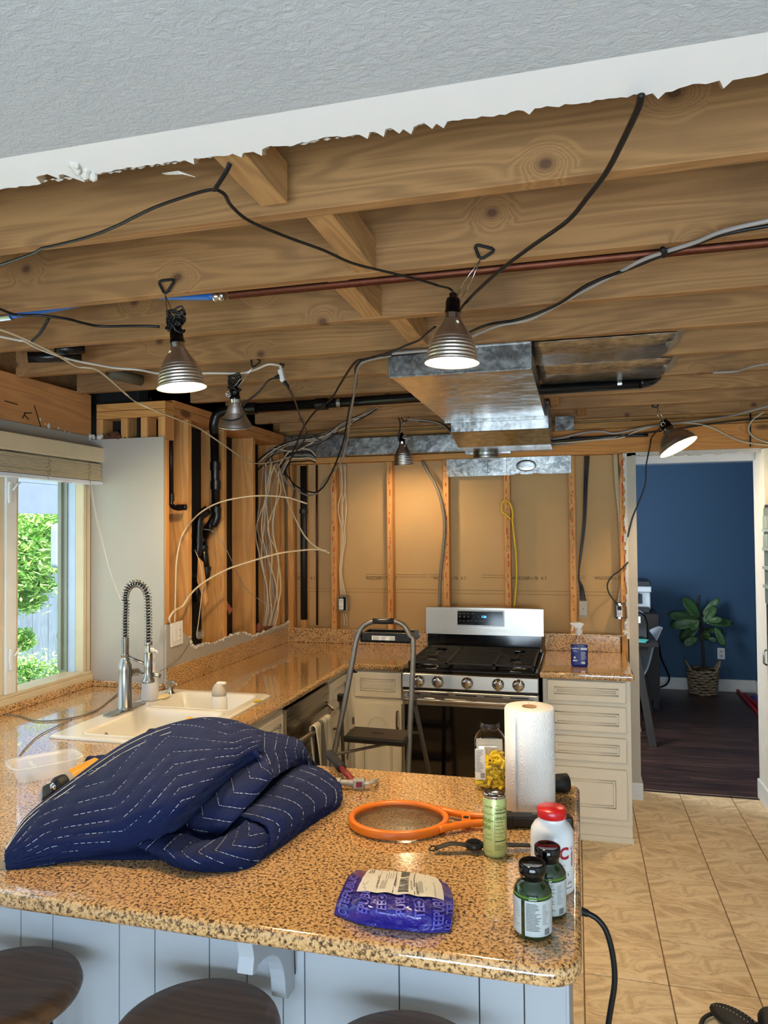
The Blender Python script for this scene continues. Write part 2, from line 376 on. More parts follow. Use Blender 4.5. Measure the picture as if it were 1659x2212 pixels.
def text(s, size, org, xd, yd, m_, name='printed_text', parent=None, align='LEFT', off=.0006, cyl=None, bold=0, sx=1):
    """flat lettering; xd, yd = in-plane axes; cyl=(centre, radius) wraps it round a vertical cylinder"""
    cu = bpy.data.curves.new(name, 'FONT'); cu.body = s; cu.size = size; cu.align_x = align; cu.offset = bold; cu.resolution_u = 3
    tmp = bpy.data.objects.new(name, cu); C.objects.link(tmp); bpy.context.view_layer.update()
    me = bpy.data.meshes.new_from_object(tmp.evaluated_get(bpy.context.evaluated_depsgraph_get())); bpy.data.objects.remove(tmp)
    if cyl: finer(me, size*.22)
    me.materials.clear(); me.materials.append(m_)
    xd = Vector(xd).normalized(); yd = Vector(yd).normalized(); nd = xd.cross(yd); org = Vector(org)
    for v in me.vertices:
        x, y = v.co.x*sx, v.co.y
        if cyl:
            c, R, a0 = cyl; dx = x*xd.x + y*yd.x; dz = x*xd.z + y*yd.z
            a = a0+dx/R; v.co = Vector((c[0]+math.cos(a)*(R+off), c[1]+math.sin(a)*(R+off), org.z+dz))
        else: v.co = org+xd*x+yd*y+nd*off
    o = bpy.data.objects.new(name, me); C.objects.link(o)
    if parent: put(o, parent)
    return o
def copy_tree(o, parent=None, **kw):
    c = o.copy(); C.objects.link(c)
    if parent: c.parent = parent
    for ch in o.children: copy_tree(ch, c)
    for k_, v in kw.items(): c[k_] = v
    return c

# ------------------------------------------------------------------ room shell
fl = bx('floor', M('grout', '8a6f52', .8), -2.6, 2.7, -3.1, 5.03, -.06, -.003, kind='structure')
tm = MB().mat(TILE).box(-.150, .150, -.150, .150, -.003, .0015).build('tile', bev=.0015, seg=1)
first = True
for i in range(-7, 8):
    for j in range(-3, 17):
        x = .311+.3048*i-.1524; y = 4.756-.3048*j+.1524
        if y-.15 < -.2 or x > 2.5 or y > 5.03: continue
        if -1.4 < x < -.15 and y > 3.9 and False: continue
        o = tm if first else bpy.data.objects.new('tile', tm.data)
        if not first:
            C.objects.link(o); q = o.modifiers.new('b', 'BEVEL'); q.width = .0015; q.segments = 1; q.limit_method = 'ANGLE'
        first = False; o.location = (x, y, 0); o.rotation_euler = (0, 0, PI*((i*7+j*3) % 2)); o.parent = fl
df = bx('floor', M('plank_gap', '120c0b', .8), -2.6, 3.2, 5.03, 8.4, -.06, -.004, kind='structure')
df.name = 'floor_dining'
o0 = None
for j in range(28):
    y0 = 5.035+j*.12; off = random.uniform(0, 1.2)
    for i in range(-1, 4):
        xa = max(-.9, -1.2+i*1.22+off*.9); xb = min(2.6, -1.2+(i+1)*1.22+off*.9-.002)
        if xb-xa < .05: continue
        o = MB().mat(PLK).box(xa, xb, y0, min(y0+.118, 8.39), -.006, .001).build('plank'); put(o, df)
bx('threshold_strip', M('threshold', '2a1b18', .4), .36, 1.09, 5.02, 5.045, 0, .004)
tag(bpy.data.objects['threshold_strip'], 'thin dark floor transition strip in the doorway between tile and wood', 'threshold')

# back wall (wall shared with the dining room): brown backs of the drywall sheets seen between the studs
YS = 4.87; YB = 4.955
wb = bx('wall_back', CB, -2.14, .36, YB, YB+.02, .0, 2.40, kind='structure')
bx('wall_back_lintel', WHT, .3, 3.2, YB+.07, YB+.13, 2.12, 2.66, kind='structure').name = 'wall_back_dining_side'
for nm, z in (('paper_seam', 1.285), ('paper_seam', 1.262)):
    put(MB().mat(M('seam_dark', '7a5a30', .9)).box(-2.0, .3, YB-.001, YB, z, z+.002).build('paper_seam'), wb)
sx0 = at(640, 1246, y=YB).x
for px, s in ((790, 'WGCOSEP-1-78   R 7'), (936, 'WGCOSEP-1-78   R 7'), (1106, 'WGCOSEP-1-78   R 7'), (1284, 'WGCOSEP-1-78   R'), (640, 'SEP-1-78   R 7')):
    p = at(px, 1252, y=YB-.001); text(s, .029, p, (1, 0, 0), (0, 0, 1), M('stamp_ink', '3d2d18', .9), 'stamped_text', wb, sx=.85)
for a, b in ((-1.98, -1.86), (-1.44, -1.25), (-.98, -.86), (-.62, -.46), (-.02, .06), (-1.22, -1.0)):
    for dz in (0, .016):
        put(MB().mat(M('stamp_line', '6a4e28', .9)).box(a, b, YB-.0012, YB, 1.372+dz, 1.374+dz).build('stamped_line'), wb)
# back wall framing
fb = thing('stud_frame', 'row of bare vertical wall studs with red mill stamps behind the stove', 'stud wall', (-.8, YS+.04, 0))
REDINK = M('red_ink', 'b8442a', .8)
for i, (xa, xb) in enumerate(((-1.665, -1.627), (-1.258, -1.220), (-.865, -.827), (-.456, -.418), (-.040, -.002), (.272, .310))):
    o = bx('stud', SZ, xa, xb, YS, YB-.001, .0, 2.172, fb, bev=.002)
    q = MB().mat(REDINK)
    z = 1.05+.03*i
    while z < 2.13:
        h = random.uniform(.008, .05); wd = random.uniform(.003, .009); xm = (xa+xb)/2+random.uniform(-.006, .006)
        q.box(xm-wd/2, xm+wd/2, YS-.0008, YS, z, z+h); z += h+random.uniform(.006, .05)
    put(q.build('mill_stamp', kind='stuff'), fb)
bx('top_plate', SX, -2.0, .36, YS, YB-.001, 2.175, 2.213, fb, bev=.002)
bx('corner_stud', SZ, -1.99, -1.952, YS, YB-.001, 0, 2.172, fb, bev=.002); bx('corner_stud', SZ, -1.90, -1.862, YS+.02, YB-.001, 0, 2.172, fb, bev=.002)
# header beam over doorway
hb = bx('header_beam', BX, -.40, 1.35, YS-.005, YS+.035, 2.177, 2.335, bev=.003); tag(hb, 'long orange lumber header beam running above the doorway', 'beam')
hb2 = bx('upper_plate', SX, -2.0, 2.4, YS+.04, YS+.12, 2.26, 2.385, bev=.003); tag(hb2, 'rough plate boards behind the header beam under the last joist', 'plate')
# doorway jamb left (drywall end) and right
dj = bx('wall_doorway_left', M('jamb_paint', 'b8ae9c', .55), .316, .372, YS-.012, YB+.07, 0, 2.175, kind='structure')
gy = MB().mat(GYP)
for i in range(46):
    z = 1.0+i*.0255; dx = random.uniform(0, .014)
    gy.box(.308-dx, .318, YS-.014, YS-.002, z, z+.026)
put(gy.build('torn_drywall_edge'), dj)
gy = MB().mat(GYP)
for i in range(30):
    x = .32+i*.026; gy.box(x, x+.027, YS-.012, YS+.03, 2.160-random.uniform(0, .012), 2.178)
gy.build('wall_doorway_head', kind='structure')
bx('baseboard_doorway', TRIM, .300, .384, YS-.02, YB+.075, 0, .105, bev=.004, kind='structure')
wr = bx('wall_right', WAL, 1.095, 1.22, 4.80, YB+.12, 0, 2.17, kind='structure')
bx('wall_right_return', WAL, 1.215, 2.7, 4.84, YB+.12, 0, 2.2, kind='structure')
bx('baseboard_right', TRIM, 1.082, 1.1, 4.79, YB+.125, 0, .12, bev=.004, kind='structure')
bx('wall_right_side', WAL, 2.65, 2.75, -3.1, 5.05, 0, 2.66, kind='structure')
bx('wall_near', WAL, -2.6, 2.7, -3.2, -3.1, 0, 2.45, kind='structure')
# dining room
bx('wall_dining', NVY, -1.0, 3.0, 8.27, 8.35, 0, 2.45, kind='structure')
bx('wall_dining_right', NVY, 1.775, 1.85, 5.9, 8.27, 0, 2.45, kind='structure')
bx('wall_dining_far_right', WHT, 2.7, 2.8, 5.05, 8.3, 0, 2.45, kind='structure')
bx('wall_dining_left', NVY, -1.05, -.95, 5.03, 8.3, 0, 2.45, kind='structure')
bx('ceiling_dining', M('dining_ceiling', 'd3dae4', .8), -1.05, 2.8, YB+.1, 8.35, 2.372, 2.44, kind='structure')
bx('baseboard_dining', TRIM, -.95, 1.775, 8.252, 8.27, 0, .125, bev=.003, kind='structure'); bx('baseboard_dining_right', TRIM, 1.757, 1.775, 5.9, 8.252, 0, .125, bev=.003, kind='structure')
t = thing('wall_outlet', 'white duplex outlet low on the blue dining room wall', 'outlet', (1.445, 8.268, .33))
p = at(1558, 1412, y=8.262)
bx('cover_plate', WHT, p.x-.036, p.x+.036, 8.262, 8.27, p.z-.058, p.z+.058, t, bev=.003)
for dz in (-.022, .022): bx('socket', M('socket_face', 'b9b9b4', .4), p.x-.017, p.x+.017, 8.258, 8.263, p.z+dz-.014, p.z+dz+.014, t, bev=.003)

# left window wall (x=-2.42) with window opening
XW = -2.42
wl = bx('wall_left', GP, XW-.14, XW, 3.27, 3.36, .0, 2.19, kind='structure')
bx('wall_left_below', GP, XW-.14, XW-.001, -3.1, 3.262, 0, .945, kind='structure'); bx('wall_left_above', GP, XW-.14, XW, 1.0, 3.262, 2.10, 2.195, kind='structure')
bx('wall_left_near', GP, XW-.14, XW, -3.1, 1.0, .9, 2.45, kind='structure')
hd = bx('window_header', LV, XW-.12, XW, -.5, 3.262, 2.197, 2.41, bev=.002); tag(hd, 'wide plywood-faced header beam above the kitchen window with knife-cut marks', 'beam')
q = MB().mat(M('dark_cut', '2b1a10', .9))
for a, b in (((10, 866), (38, 874)), ((52, 892), (68, 892)), ((52, 896), (62, 906)), ((74, 876), (88, 922)), ((48, 904), (54, 893))):
    q.tube([at(*a, x=XW+.001), at(*b, x=XW+.001)], .0022, 6)
put(q.build('cut_mark'), hd)
q = MB().mat(GYP)
for px, py, r in ((106, 920, .012), (127, 925, .006), (87, 906, .007), (98, 916, .004), (140, 931, .004), (150, 934, .004)):
    q.ball(at(px, py, x=XW), r, 8, (.15, 1, 1.2))
put(q.build('plaster_splash'), hd)
# grey return wall + framing above it
YG = 3.262
rw = bx('wall_window_return', GP, XW-.001, -2.0, YG, YG+.0127, .914, 2.178, kind='structure')
q = MB().mat(GYP)
for i in range(13):
    x = XW+.06-i*.008; q.ball((x+random.uniform(-.01, .03), YG-.004+random.uniform(-.006, .006), 2.185+random.uniform(-.008, .012)), random.uniform(.008, .015), 6)
q.mat(M('brown_debris', '5a3524', .95, bump=.8))
for i in range(22): q.ball((-2.29+random.gauss(0, .032), YG+.012+random.uniform(-.006, .006), 2.186+random.uniform(-.006, .02)), random.uniform(.008, .018), 6)
put(q.build('plaster_debris'), rw)
fr = thing('stud_frame', 'short cripple studs and double top plate above the grey return wall', 'stud wall', (-2.2, YG+.06, 2.18))
for z0, z1 in ((2.325, 2.363), (2.285, 2.323)): bx('top_plate', SX, -2.40, -2.0, YG+.014, YG+.10, z0, z1, fr, bev=.002)
for px in ((-2.40, -2.362), (-2.255, -2.215), (-2.14, -2.102), (-2.04, -2.0)): bx('cripple_stud', SZ, px[0], px[1], YG+.014, YG+.10, 2.17, 2.284, fr, bev=.002)
bx('sheathing', TAR, XW, -2.14, YG+.11, YG+.13, 0, 2.40, fr)
# left stud wall x=-2.0
XL = -2.0
bx('wall_left_sheathing', TAR, XL-.165, XL-.15, 3.28, YB+.03, 0, 2.62, kind='structure')
bx('wall_outer_left', WHT, -2.56, XL-.17, 3.37, 5.2, -.1, 2.7, kind='structure')
fr = thing('stud_frame', 'row of deep bare studs on the left wall between sink window and corner', 'stud wall', (XL-.07, 4, 0))
for ya, yb, xf in ((3.277, 3.315, XL), (3.503, 3.541, XL), (3.91, 3.948, XL), (4.312, 4.35, XL), (4.712, 4.75, XL), (4.80, 4.838, XL)):
    bx('stud', SZ, XL-.148, xf, ya, yb, 0, 2.30 if ya > 3.4 else 2.168, fr, bev=.002)
for z0, z1 in ((2.302, 2.34), (2.342, 2.38)): bx('top_plate', wood('plate_lumber_y', 1, 'c98d4e', 'b87c42', '80502a', .5, .25), XL-.148, XL-.001, 3.364, 4.86, z0, z1, fr, bev=.002)
# painted drywall left below the studs, torn top edge
edge = [(340, 1354), (372, 1349), (398, 1368), (410, 1378), (414, 1394), (424, 1399), (440, 1391), (470, 1388), (500, 1372), (523, 1366), (545, 1374), (566, 1368), (590, 1358), (612, 1350), (628, 1341)]
top = [at(a, b, x=-1.985) for a, b in edge]
poly = [Vector((-1.985, p.y, p.z)) for p in top]+[Vector((-1.985, top[-1].y, .93)), Vector((-1.985, top[0].y, .93))]
poly[0].y = poly[-1].y = 3.262
dw = MB().mat(GP).prism(poly, (-.0127, 0, 0)).build('wall_left_lower', kind='structure')
q = MB().mat(GYP)
for (a, b), (c, d) in zip(edge[3:], edge[4:]):
    for k_ in range(5):
        t_ = k_/5; p = at(a+(c-a)*t_, b+(d-b)*t_, x=-1.986); q.ball((p.x-.004, p.y, p.z+random.uniform(-.004, .004)), random.uniform(.007, .014), 6, (1.0, 1.4, .8))
put(q.build('torn_drywall_edge'), dw)
q = MB().mat(M('pink_insulation', 'a8604c', .95, bump=.9, bs=60))
for px, py, r in ((492, 1310, .02), (497, 1322, .015), (608, 1290, .02), (607, 1310, .025), (610, 1335, .025), (560, 1360, .03), (575, 1355, .02), (612, 1350, .02), (590, 1352, .02)):
    for k_ in range(4): q.ball(at(px+random.uniform(-4, 4), py+random.uniform(-6, 6), x=XL-.03), r*random.uniform(.6, 1), 7, (.6, 1, 1.3))
io = q.build('insulation_scrap', kind='stuff'); tag(io, 'scraps of pink fibre insulation at the foot of the left studs', 'insulation')

# ------------------------------------------------------------------ ceiling: near drywall, joists, subfloor
ZJ = 2.40
cl = bx('ceiling', CEIL, -2.6, 2.7, -3.1, 1.13, ZJ, ZJ+.016, kind='structure')
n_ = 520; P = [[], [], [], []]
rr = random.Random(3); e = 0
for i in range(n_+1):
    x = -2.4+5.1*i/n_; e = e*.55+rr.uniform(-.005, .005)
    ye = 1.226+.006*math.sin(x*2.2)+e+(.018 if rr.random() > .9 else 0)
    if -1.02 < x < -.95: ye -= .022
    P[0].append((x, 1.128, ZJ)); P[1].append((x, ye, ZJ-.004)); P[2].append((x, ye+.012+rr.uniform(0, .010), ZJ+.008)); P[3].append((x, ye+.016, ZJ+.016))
q = MB().mat(M('white_edge_strip', 'f6f8f8', .6, var=.01)).grid(P[:2]).mat(GYP).grid(P[1:])  # smooth strip along the torn edge, whiter than the ceiling sheet
q.mat(GYP)
for i in range(260):
    x = rr.uniform(-1.4, .7); q.ball((x, 1.236+rr.uniform(-.003, .006), ZJ+.006), rr.uniform(.0015, .0042), 5, (2.2, .8, .7))
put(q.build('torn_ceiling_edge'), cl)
q = MB().mat(GYP); p = at(178, 368, z=ZJ-.004)
for k_ in range(12): q.ball(p+Vector((rr.uniform(-.012, .012), rr.uniform(-.025, .02), rr.uniform(-.008, .004))), rr.uniform(.005, .012), 7)
p = at(385, 370, z=ZJ-.006)
q.prism([p, p+Vector((.028, .016, -.008)), p+Vector((.005, .008, -.003)), p+Vector((-.03, .006, 0)), p+Vector((-.035, 0, 0))], (0, 0, .001))
put(q.build('ragged_paper_flap'), cl)
q = MB().mat(M('red_marking', 'b84a48', .9))
for px in range(838, 915, 6):
    p = at(px, 294-(px-838)*.16, z=ZJ+.002); q.box(p.x, p.x+.004, 1.238, 1.244, ZJ-.0045, ZJ-.001)
jo = []
for k_ in range(9):
    yb = 1.53+.4135*k_
    if k_ in (): continue
    o = bx('ceiling_joist', JW, -2.42 if k_ < 5 else -2.02, 2.65, yb-.038, yb, ZJ, ZJ+.235, bev=.0025)
    lab = ['nearest bare ceiling joist, just beyond the torn drywall edge', 'second ceiling joist, knotty, carrying the two front clamp lamps', 'third ceiling joist from the camera, dark stained at its left end',
           'fourth ceiling joist, right in front of the sheet metal plenum', 'fifth ceiling joist, carrying the silver cone lamp', 'sixth ceiling joist, beside the black horizontal drain pipe', 'seventh ceiling joist, behind the black drain pipe', 'eighth ceiling joist, crossing above the far lamps', 'last ceiling joist, close to the back wall'][k_]
    tag(o, lab, 'joist', 'ceiling joists'); jo.append(o)
bx('ceiling_subfloor', wood('subfloor_boards', 1, '8a6a45', '76583a', '4c3522', .3, .4), -2.6, 2.75, 1.0, YB+.3, ZJ+.236, ZJ+.26, kind='structure')
bx('ceiling_above_near', WHT, -2.6, 2.75, -3.2, 1.1, ZJ+.236, ZJ+.26, kind='structure')
for nm, x0, y0, y1, lb in (('bridging_block', -.652, 1.15, 1.455, 'short wooden block between the torn ceiling and the first joist'), ('bridging_block', -.578, 1.53, 1.905, 'wooden bridging block between first and second joists'),
                       ('bridging_block', -.672, 1.945, 2.318, 'wooden bridging block between second and third joists'), ('bridging_block', -.60, 2.358, 2.731, 'wooden bridging block between third and fourth joists, above the ribbed lamp')):
    T = Matrix.Translation((x0, (y0+y1)/2, ZJ+.0))
    o = bx(nm, JY, x0, x0+.062, y0+.002, y1-.002, ZJ+.002, ZJ+.09, bev=.002); tag(o, lb, 'wood block', 'bridging blocks')
for x0, k_, lb in ((-.13, 7, 'small wood scrap nailed between the rear joists right of the plenum'), (.02, 8, 'lower small wood scrap right of the plenum by the back joist')):
    yb = 1.53+.4135*k_; o = bx('wood_block', JY, x0, x0+.05, yb-.4+.03, yb-.04, ZJ+.01, ZJ+.06, bev=.002); tag(o, lb, 'wood block')

# ------------------------------------------------------------------ countertops
CT = .914; CB0 = .876
outer = rounded([(0, 1.345, .075), (0, 2.33, .03), (-1.312, 2.33, 0), (-1.312, 4.125, 0), (-.972, 4.125, 0), (-.972, 4.868, 0), (-1.998, 4.868, 0), (-1.998, 3.2595, 0), (-2.4185, 3.2595, 0), (-2.4185, 1.345, 0)])
hole = rounded([(-1.93, 2.43, .03), (-1.93, 3.19, .03), (-1.44, 3.19, .03), (-1.44, 2.43, .03)], 4)
ct = slab('countertop', outer, [hole], CB0, CT, GR, .014)
tag(ct, 'speckled brown granite countertop wrapping peninsula, sink run and corner', 'countertop')
q = bx('backsplash', GR, -1.998, -.972, 4.848, 4.8685, CT, 1.016, bev=.003); q.parent = ct
q = bx('backsplash', GR, -1.999, -1.979, 3.266, 4.848, CT, 1.016, bev=.003); q.parent = ct
q = bx('backsplash', GR, -2.418, -2.398, 1.0, 3.2595, CT, .948, bev=.004); q.parent = ct
q = bx('backsplash', GR, -2.398, -2.0, 3.245, 3.261, CT, .944, bev=.004); q.parent = ct
ct2 = slab('countertop', rounded([(-.205, 4.125, .004), (.292, 4.125, .012), (.292, 4.868, 0), (-.205, 4.868, 0)], 4), [], CB0, CT, GR, .012)
tag(ct2, 'short speckled granite countertop between the stove and the doorway', 'countertop')
q = bx('backsplash', GR, -.205, .262, 4.848, 4.868, CT, 1.016, bev=.003); q.parent = ct2
q = MB().mat(GYP)
for i in range(30): q.ball((-.2+i*.0165, 4.862, 1.018), random.uniform(.004, .009), 6, (1.6, .9, .6))
for i in range(10): q.ball((.300+random.uniform(-.012, .004), 4.862, 1.03+i*.008), random.uniform(.008, .015), 6)
q = q.build('torn_drywall_edge', kind='stuff'); q.parent = ct2

bx('wall_back_rim', SX, -2.6, 2.75, YS+.125, YS+.16, 2.30, 2.66, kind='structure'); bx('wall_left_rim', JW, -2.56, -2.525, 1.0, 3.36, 2.30, 2.66, kind='structure'); bx('wall_left_rim_rear', JW, -2.16, -2.15, 3.36, 5.0, 2.3, 2.66, kind='structure')
bx('wall_left_soffit', TAR, -2.56, -2.15, 3.36, 3.372, 0, 2.66, kind='structure')
# ------------------------------------------------------------------ cabinets
def panel(fr, mat_, name, T, wd, ht, th=.019, handle=None, arch=False, groove=False):
    """raised-panel front in local x (width), z (height), facing -y; T places it"""
    q = MB().mat(mat_); q.box(0, wd, -th, 0, 0, ht, T)
    mg = .038 if ht < .2 else .06
    o = q.build(name, bev=.004)
    put(o, fr)
    # moulding ring and raised field
    r = MB().mat(mat_)
    if not arch:
        for a, hh, dd in ((mg, .004, .008), (mg+.012, -.0, .004)):
            pts = [(a, a), (wd-a, a), (wd-a, ht-a), (a, ht-a)]
            r.tube([T@Vector((x, -th, z)) for x, z in pts], hh if hh > 0 else .0025, 4, closed=True)
        r.box(mg+.018, wd-mg-.018, -th-.002, -th, mg+.018, ht-mg-.018, T)
    else:
        pts = [(mg, mg), (wd-mg, mg), (wd-mg, ht-.15)]
        cx = wd/2; rx = wd/2-mg-.02
        pts += [(cx+rx, ht-.15)]+[(cx+rx*math.cos(a), ht-.15+.075*math.sin(a)) for a in [PI*i/12 for i in range(1, 12)]]+[(cx-rx, ht-.15), (mg, ht-.15)]
        r.tube([T@Vector((x, -th, z)) for x, z in pts], .0045, 6, closed=True)
        r.tube([T@Vector((wd/2+(x-wd/2)*.88, -th, ht/2+(z-ht/2)*.95)) for x, z in pts], .0025, 6, closed=True)
    m_ = r.build('panel_moulding'); m_.parent = o
    if handle:
        hx, hz, vert = handle; L = .048
        a, b = ((hx, hz-L), (hx, hz+L)) if vert else ((hx-L, hz), (hx+L, hz))
        pts = [(a[0], -th, a[1]), (a[0], -th-.022, a[1]), (a[0]*.7+b[0]*.3, -th-.03, a[1]*.7+b[1]*.3), (a[0]*.3+b[0]*.7, -th-.03, a[1]*.3+b[1]*.7), (b[0], -th-.022, b[1]), (b[0], -th, b[1])]
        h = MB().mat(M('aged_nickel_pull', '6f675c', .35, .9)).tube([T@Vector(p) for p in crom(pts, 4)], .0055, 8).build('handle'); h.parent = o
    return o
def base_cab(name, label, x0, x1, y0, y1, fronts, T, toe=True):
    t = thing(name, label, 'cabinet', ((x0+x1)/2, (y0+y1)/2, 0))
    bx('body', CAB, x0, x1, y0, y1, .1, CB0-.002, t, bev=.002)
    return t
# right cabinet with drawers
t = base_cab('drawer_cabinet', 'cream drawer cabinet with four fronts between the stove and the doorway', -.19, .272, 4.155, 4.865, None, None)
bx('toe_kick', CAB, -.19, .272, 4.175, 4.865, 0, .1, t); bx('toe_moulding', CAB, -.19, .278, 4.163, 4.175, 0, .03, t, bev=.003)
Tb = lambda x, z: Matrix.Translation((x, 4.155, z))
for z0, z1, nm in ((.757, .868, 'drawer'), (.597, .735, 'drawer'), (.437, .568, 'drawer'), (.135, .40, 'drawer')): panel(t, CAB, nm, Tb(-.165, z0), .412, z1-z0)
# corner cabinet on the back run
t = base_cab('corner_cabinet', 'cream base cabinet with arched door panel behind the step ladder', -1.33, -.975, 4.155, 4.865, None, None)
bx('toe_kick', CAB, -1.33, -.975, 4.2, 4.865, 0, .1, t)
panel(t, CAB, 'drawer', Tb(-1.275, .722), .285, .145); panel(t, CAB, 'door', Tb(-1.275, .13), .285, .56, handle=(.262, .47, True), arch=True)
put(MB().mat(M('aged_nickel_pull', '6f675c', .35, .9)).cyl((-1.282, 4.133, .56), (-1.282, 4.133, .60), .005).build('hinge'), t)
# left run: corner drawer+door, dishwasher, sink cabinet
TL = lambda y, z: Matrix.Translation((-1.335, y, z))@Matrix.Rotation(PI/2, 4, 'Z')
t = base_cab('drawer_cabinet', 'narrow cream cabinet with drawer and handled door right of the dishwasher', -1.998, -1.335, 3.825, 4.86, None, None)
bx('toe_kick', CAB, -1.9, -1.40, 3.825, 4.86, 0, .1, t)
panel(t, CAB, 'drawer', TL(3.835, .70), .285, .155); panel(t, CAB, 'door', TL(3.835, .13), .285, .55, handle=(.035, .42, True), arch=True)
t = base_cab('sink_cabinet', 'cream sink base cabinet with blank front between dishwasher and peninsula', -1.998, -1.335, 2.36, 3.19, None, None)
[bpy.data.objects.remove(c) for c in list(t.children)]
bx('side_panel', CAB, -1.998, -1.335, 3.172, 3.19, .1, CB0-.002, t); bx('front_panel', CAB, -1.355, -1.335, 2.36, 3.172, .1, CB0-.002, t); bx('bottom_panel', CAB, -1.998, -1.355, 2.36, 3.172, .1, .12, t)
panel(t, CAB, 'false_front', TL(2.40, .70), .37, .155); panel(t, CAB, 'false_front', TL(2.79, .70), .37, .155)
panel(t, CAB, 'door', TL(2.40, .13), .37, .55); panel(t, CAB, 'door', TL(2.79, .13), .37, .55)
# dishwasher
t = thing('dishwasher', 'stainless dishwasher with curved bar handle under the left counter', 'dishwasher', (-1.65, 3.51, 0))
bx('tub_body', BLK, -1.95, -1.36, 3.215, 3.80, .02, .86, t); d = bx('door', STD, -1.36, -1.322, 3.20, 3.812, .11, .862, t, bev=.004)
bx('side_trim', M('grey_trim', '8c8475', .4), -1.352, -1.318, 3.192, 3.200, .11, .862, t)
ys = [3.232+i*.0545 for i in range(11)]
pts = [(-1.322, 3.228, .70)]+[(-1.322+.045+.012*math.sin(PI*i/10), y, .735-.03*math.cos(0)+(.0 if 0 else .02*(1 if i > 7 else 0)*(i-7)/3)) for i, y in enumerate(ys)]+[(-1.322, 3.786, .76)]
put(MB().mat(ST).tube(crom(pts, 4), .0125, 12).build('handle'), t)
bx('toe_kick', BLK, -1.9, -1.40, 3.2, 3.812, 0, .1, t)
# towel over handle
q = MB(); TW = NT('striped_towel_cloth')
sv = TW.n('ShaderNodeSeparateXYZ'); TW.l(TW.tc.outputs['UV'], sv.inputs[0])
col = TW.ramp(sv.outputs[0], [(0, 'd9d2c0'), (.10, '57524a'), (.12, 'd9d2c0'), (.20, '5d584f'), (.23, 'd9d2c0'), (.30, '6d6a60'), (.50, 'd9d2c0'), (.56, '57524a'), (.58, 'd9d2c0'), (.68, '7c776b'), (.72, 'd9d2c0'), (.88, 'c9c2b0')], 'CONSTANT')
TW.l(col, TW.b.inputs['Base Color']); TW.set(Roughness=.95); TW.bump(TW.noise(TW.map(), 300, 2), .4, .002)
nu, nv = 24, 40; P = []; uv = []
for j in range(nv+1):
    s_ = j/nv; row = []
    for i in range(nu+1):
        u_ = i/nu; y = 3.395+u_*.235+.012*math.sin(s_*3)
        xo = .0145; L1, L2 = .22, .30+.03*u_; top = PI*xo; S = s_*(L1+L2+top)
        if S < L1: dx, dz = -xo, -(L1-S)
        elif S < L1+top: a = (S-L1)/xo; dx, dz = -xo*math.cos(a), xo*math.sin(a)
        else: dx, dz = xo+.01*(S-L1-top), -(S-L1-top)
        fall = max(0, -dz); wv = .009*math.sin(u_*13+1)*min(1, fall*6); y2 = y*(1)+(3.51-y)*min(.35, fall*.9)+fall*.12
        row.append((-1.266+dx+wv, y2, .724+dz))
    P.append(row)
q.mat(TW.m).grid(P); tw = q.build('dish_towel', solid=.003)
uvl = tw.data.uv_layers.new(name='UVMap')
for lp in tw.data.loops: vi = lp.vertex_index; uvl.data[lp.index].uv = ((vi % (nu+1))/nu, (vi//(nu+1))/nv)
tag(tw, 'cream dish towel with grey stripes hanging over the dishwasher handle', 'towel')

# peninsula base
t = thing('peninsula_base', 'white painted beadboard base of the peninsula behind the stools', 'cabinet', (-1.2, 1.9, 0))
bx('body', CAB, -2.40, -.035, 1.656, 2.30, 0, CB0-.002, t)
xs = [-.033]
YP = 1.632; edges = [at(px, 2130, y=YP).x for px in (1228, 1132, 1035, 862, 658, 611, 533, 452, 334, 257, 113, 44)]
edges = sorted(edges); edges = [e for e in [edges[0]-.16*i for i in range(8, 0, -1)] if e > -2.4]+edges
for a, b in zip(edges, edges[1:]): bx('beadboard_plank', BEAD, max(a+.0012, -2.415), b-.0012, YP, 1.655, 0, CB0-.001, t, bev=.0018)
bx('corner_trim', BEAD, -.035, -.028, YP-.002, 2.30, 0, CB0-.001, t, bev=.001)
# corbel
cb = MB().mat(BEAD); xc = -.672
prof = [(0, 0), (-.245, 0), (-.245, -.02), (-.235, -.05), (-.243, -.078), (-.22, -.085), (-.215, -.075)]+[(-.215+.155*math.sin(a)+.0, -.075-.125*(1-math.cos(a))) for a in [PI/2*i/8 for i in range(1, 9)]]+[(-.055, -.215), (-.04, -.225), (0, -.225)]
cb.prism([Vector((xc-.018, YP-.002+y*.95, CB0-.003+z*1.12)) for y, z in prof], (.036, 0, 0))
cbo = cb.build('corbel', bev=.003); tag(cbo, 'white scrolled wooden corbel bracket under the peninsula overhang', 'corbel')
q = MB().mat(M('dark_crack', '2b2724', .9)).tube([(xc+.0225, YP-.012, CB0-.01), (xc+.0225, YP-.018, CB0-.09), (xc+.0225, YP-.010, CB0-.215)], .0015, 6).build('crack'); q.parent = cbo
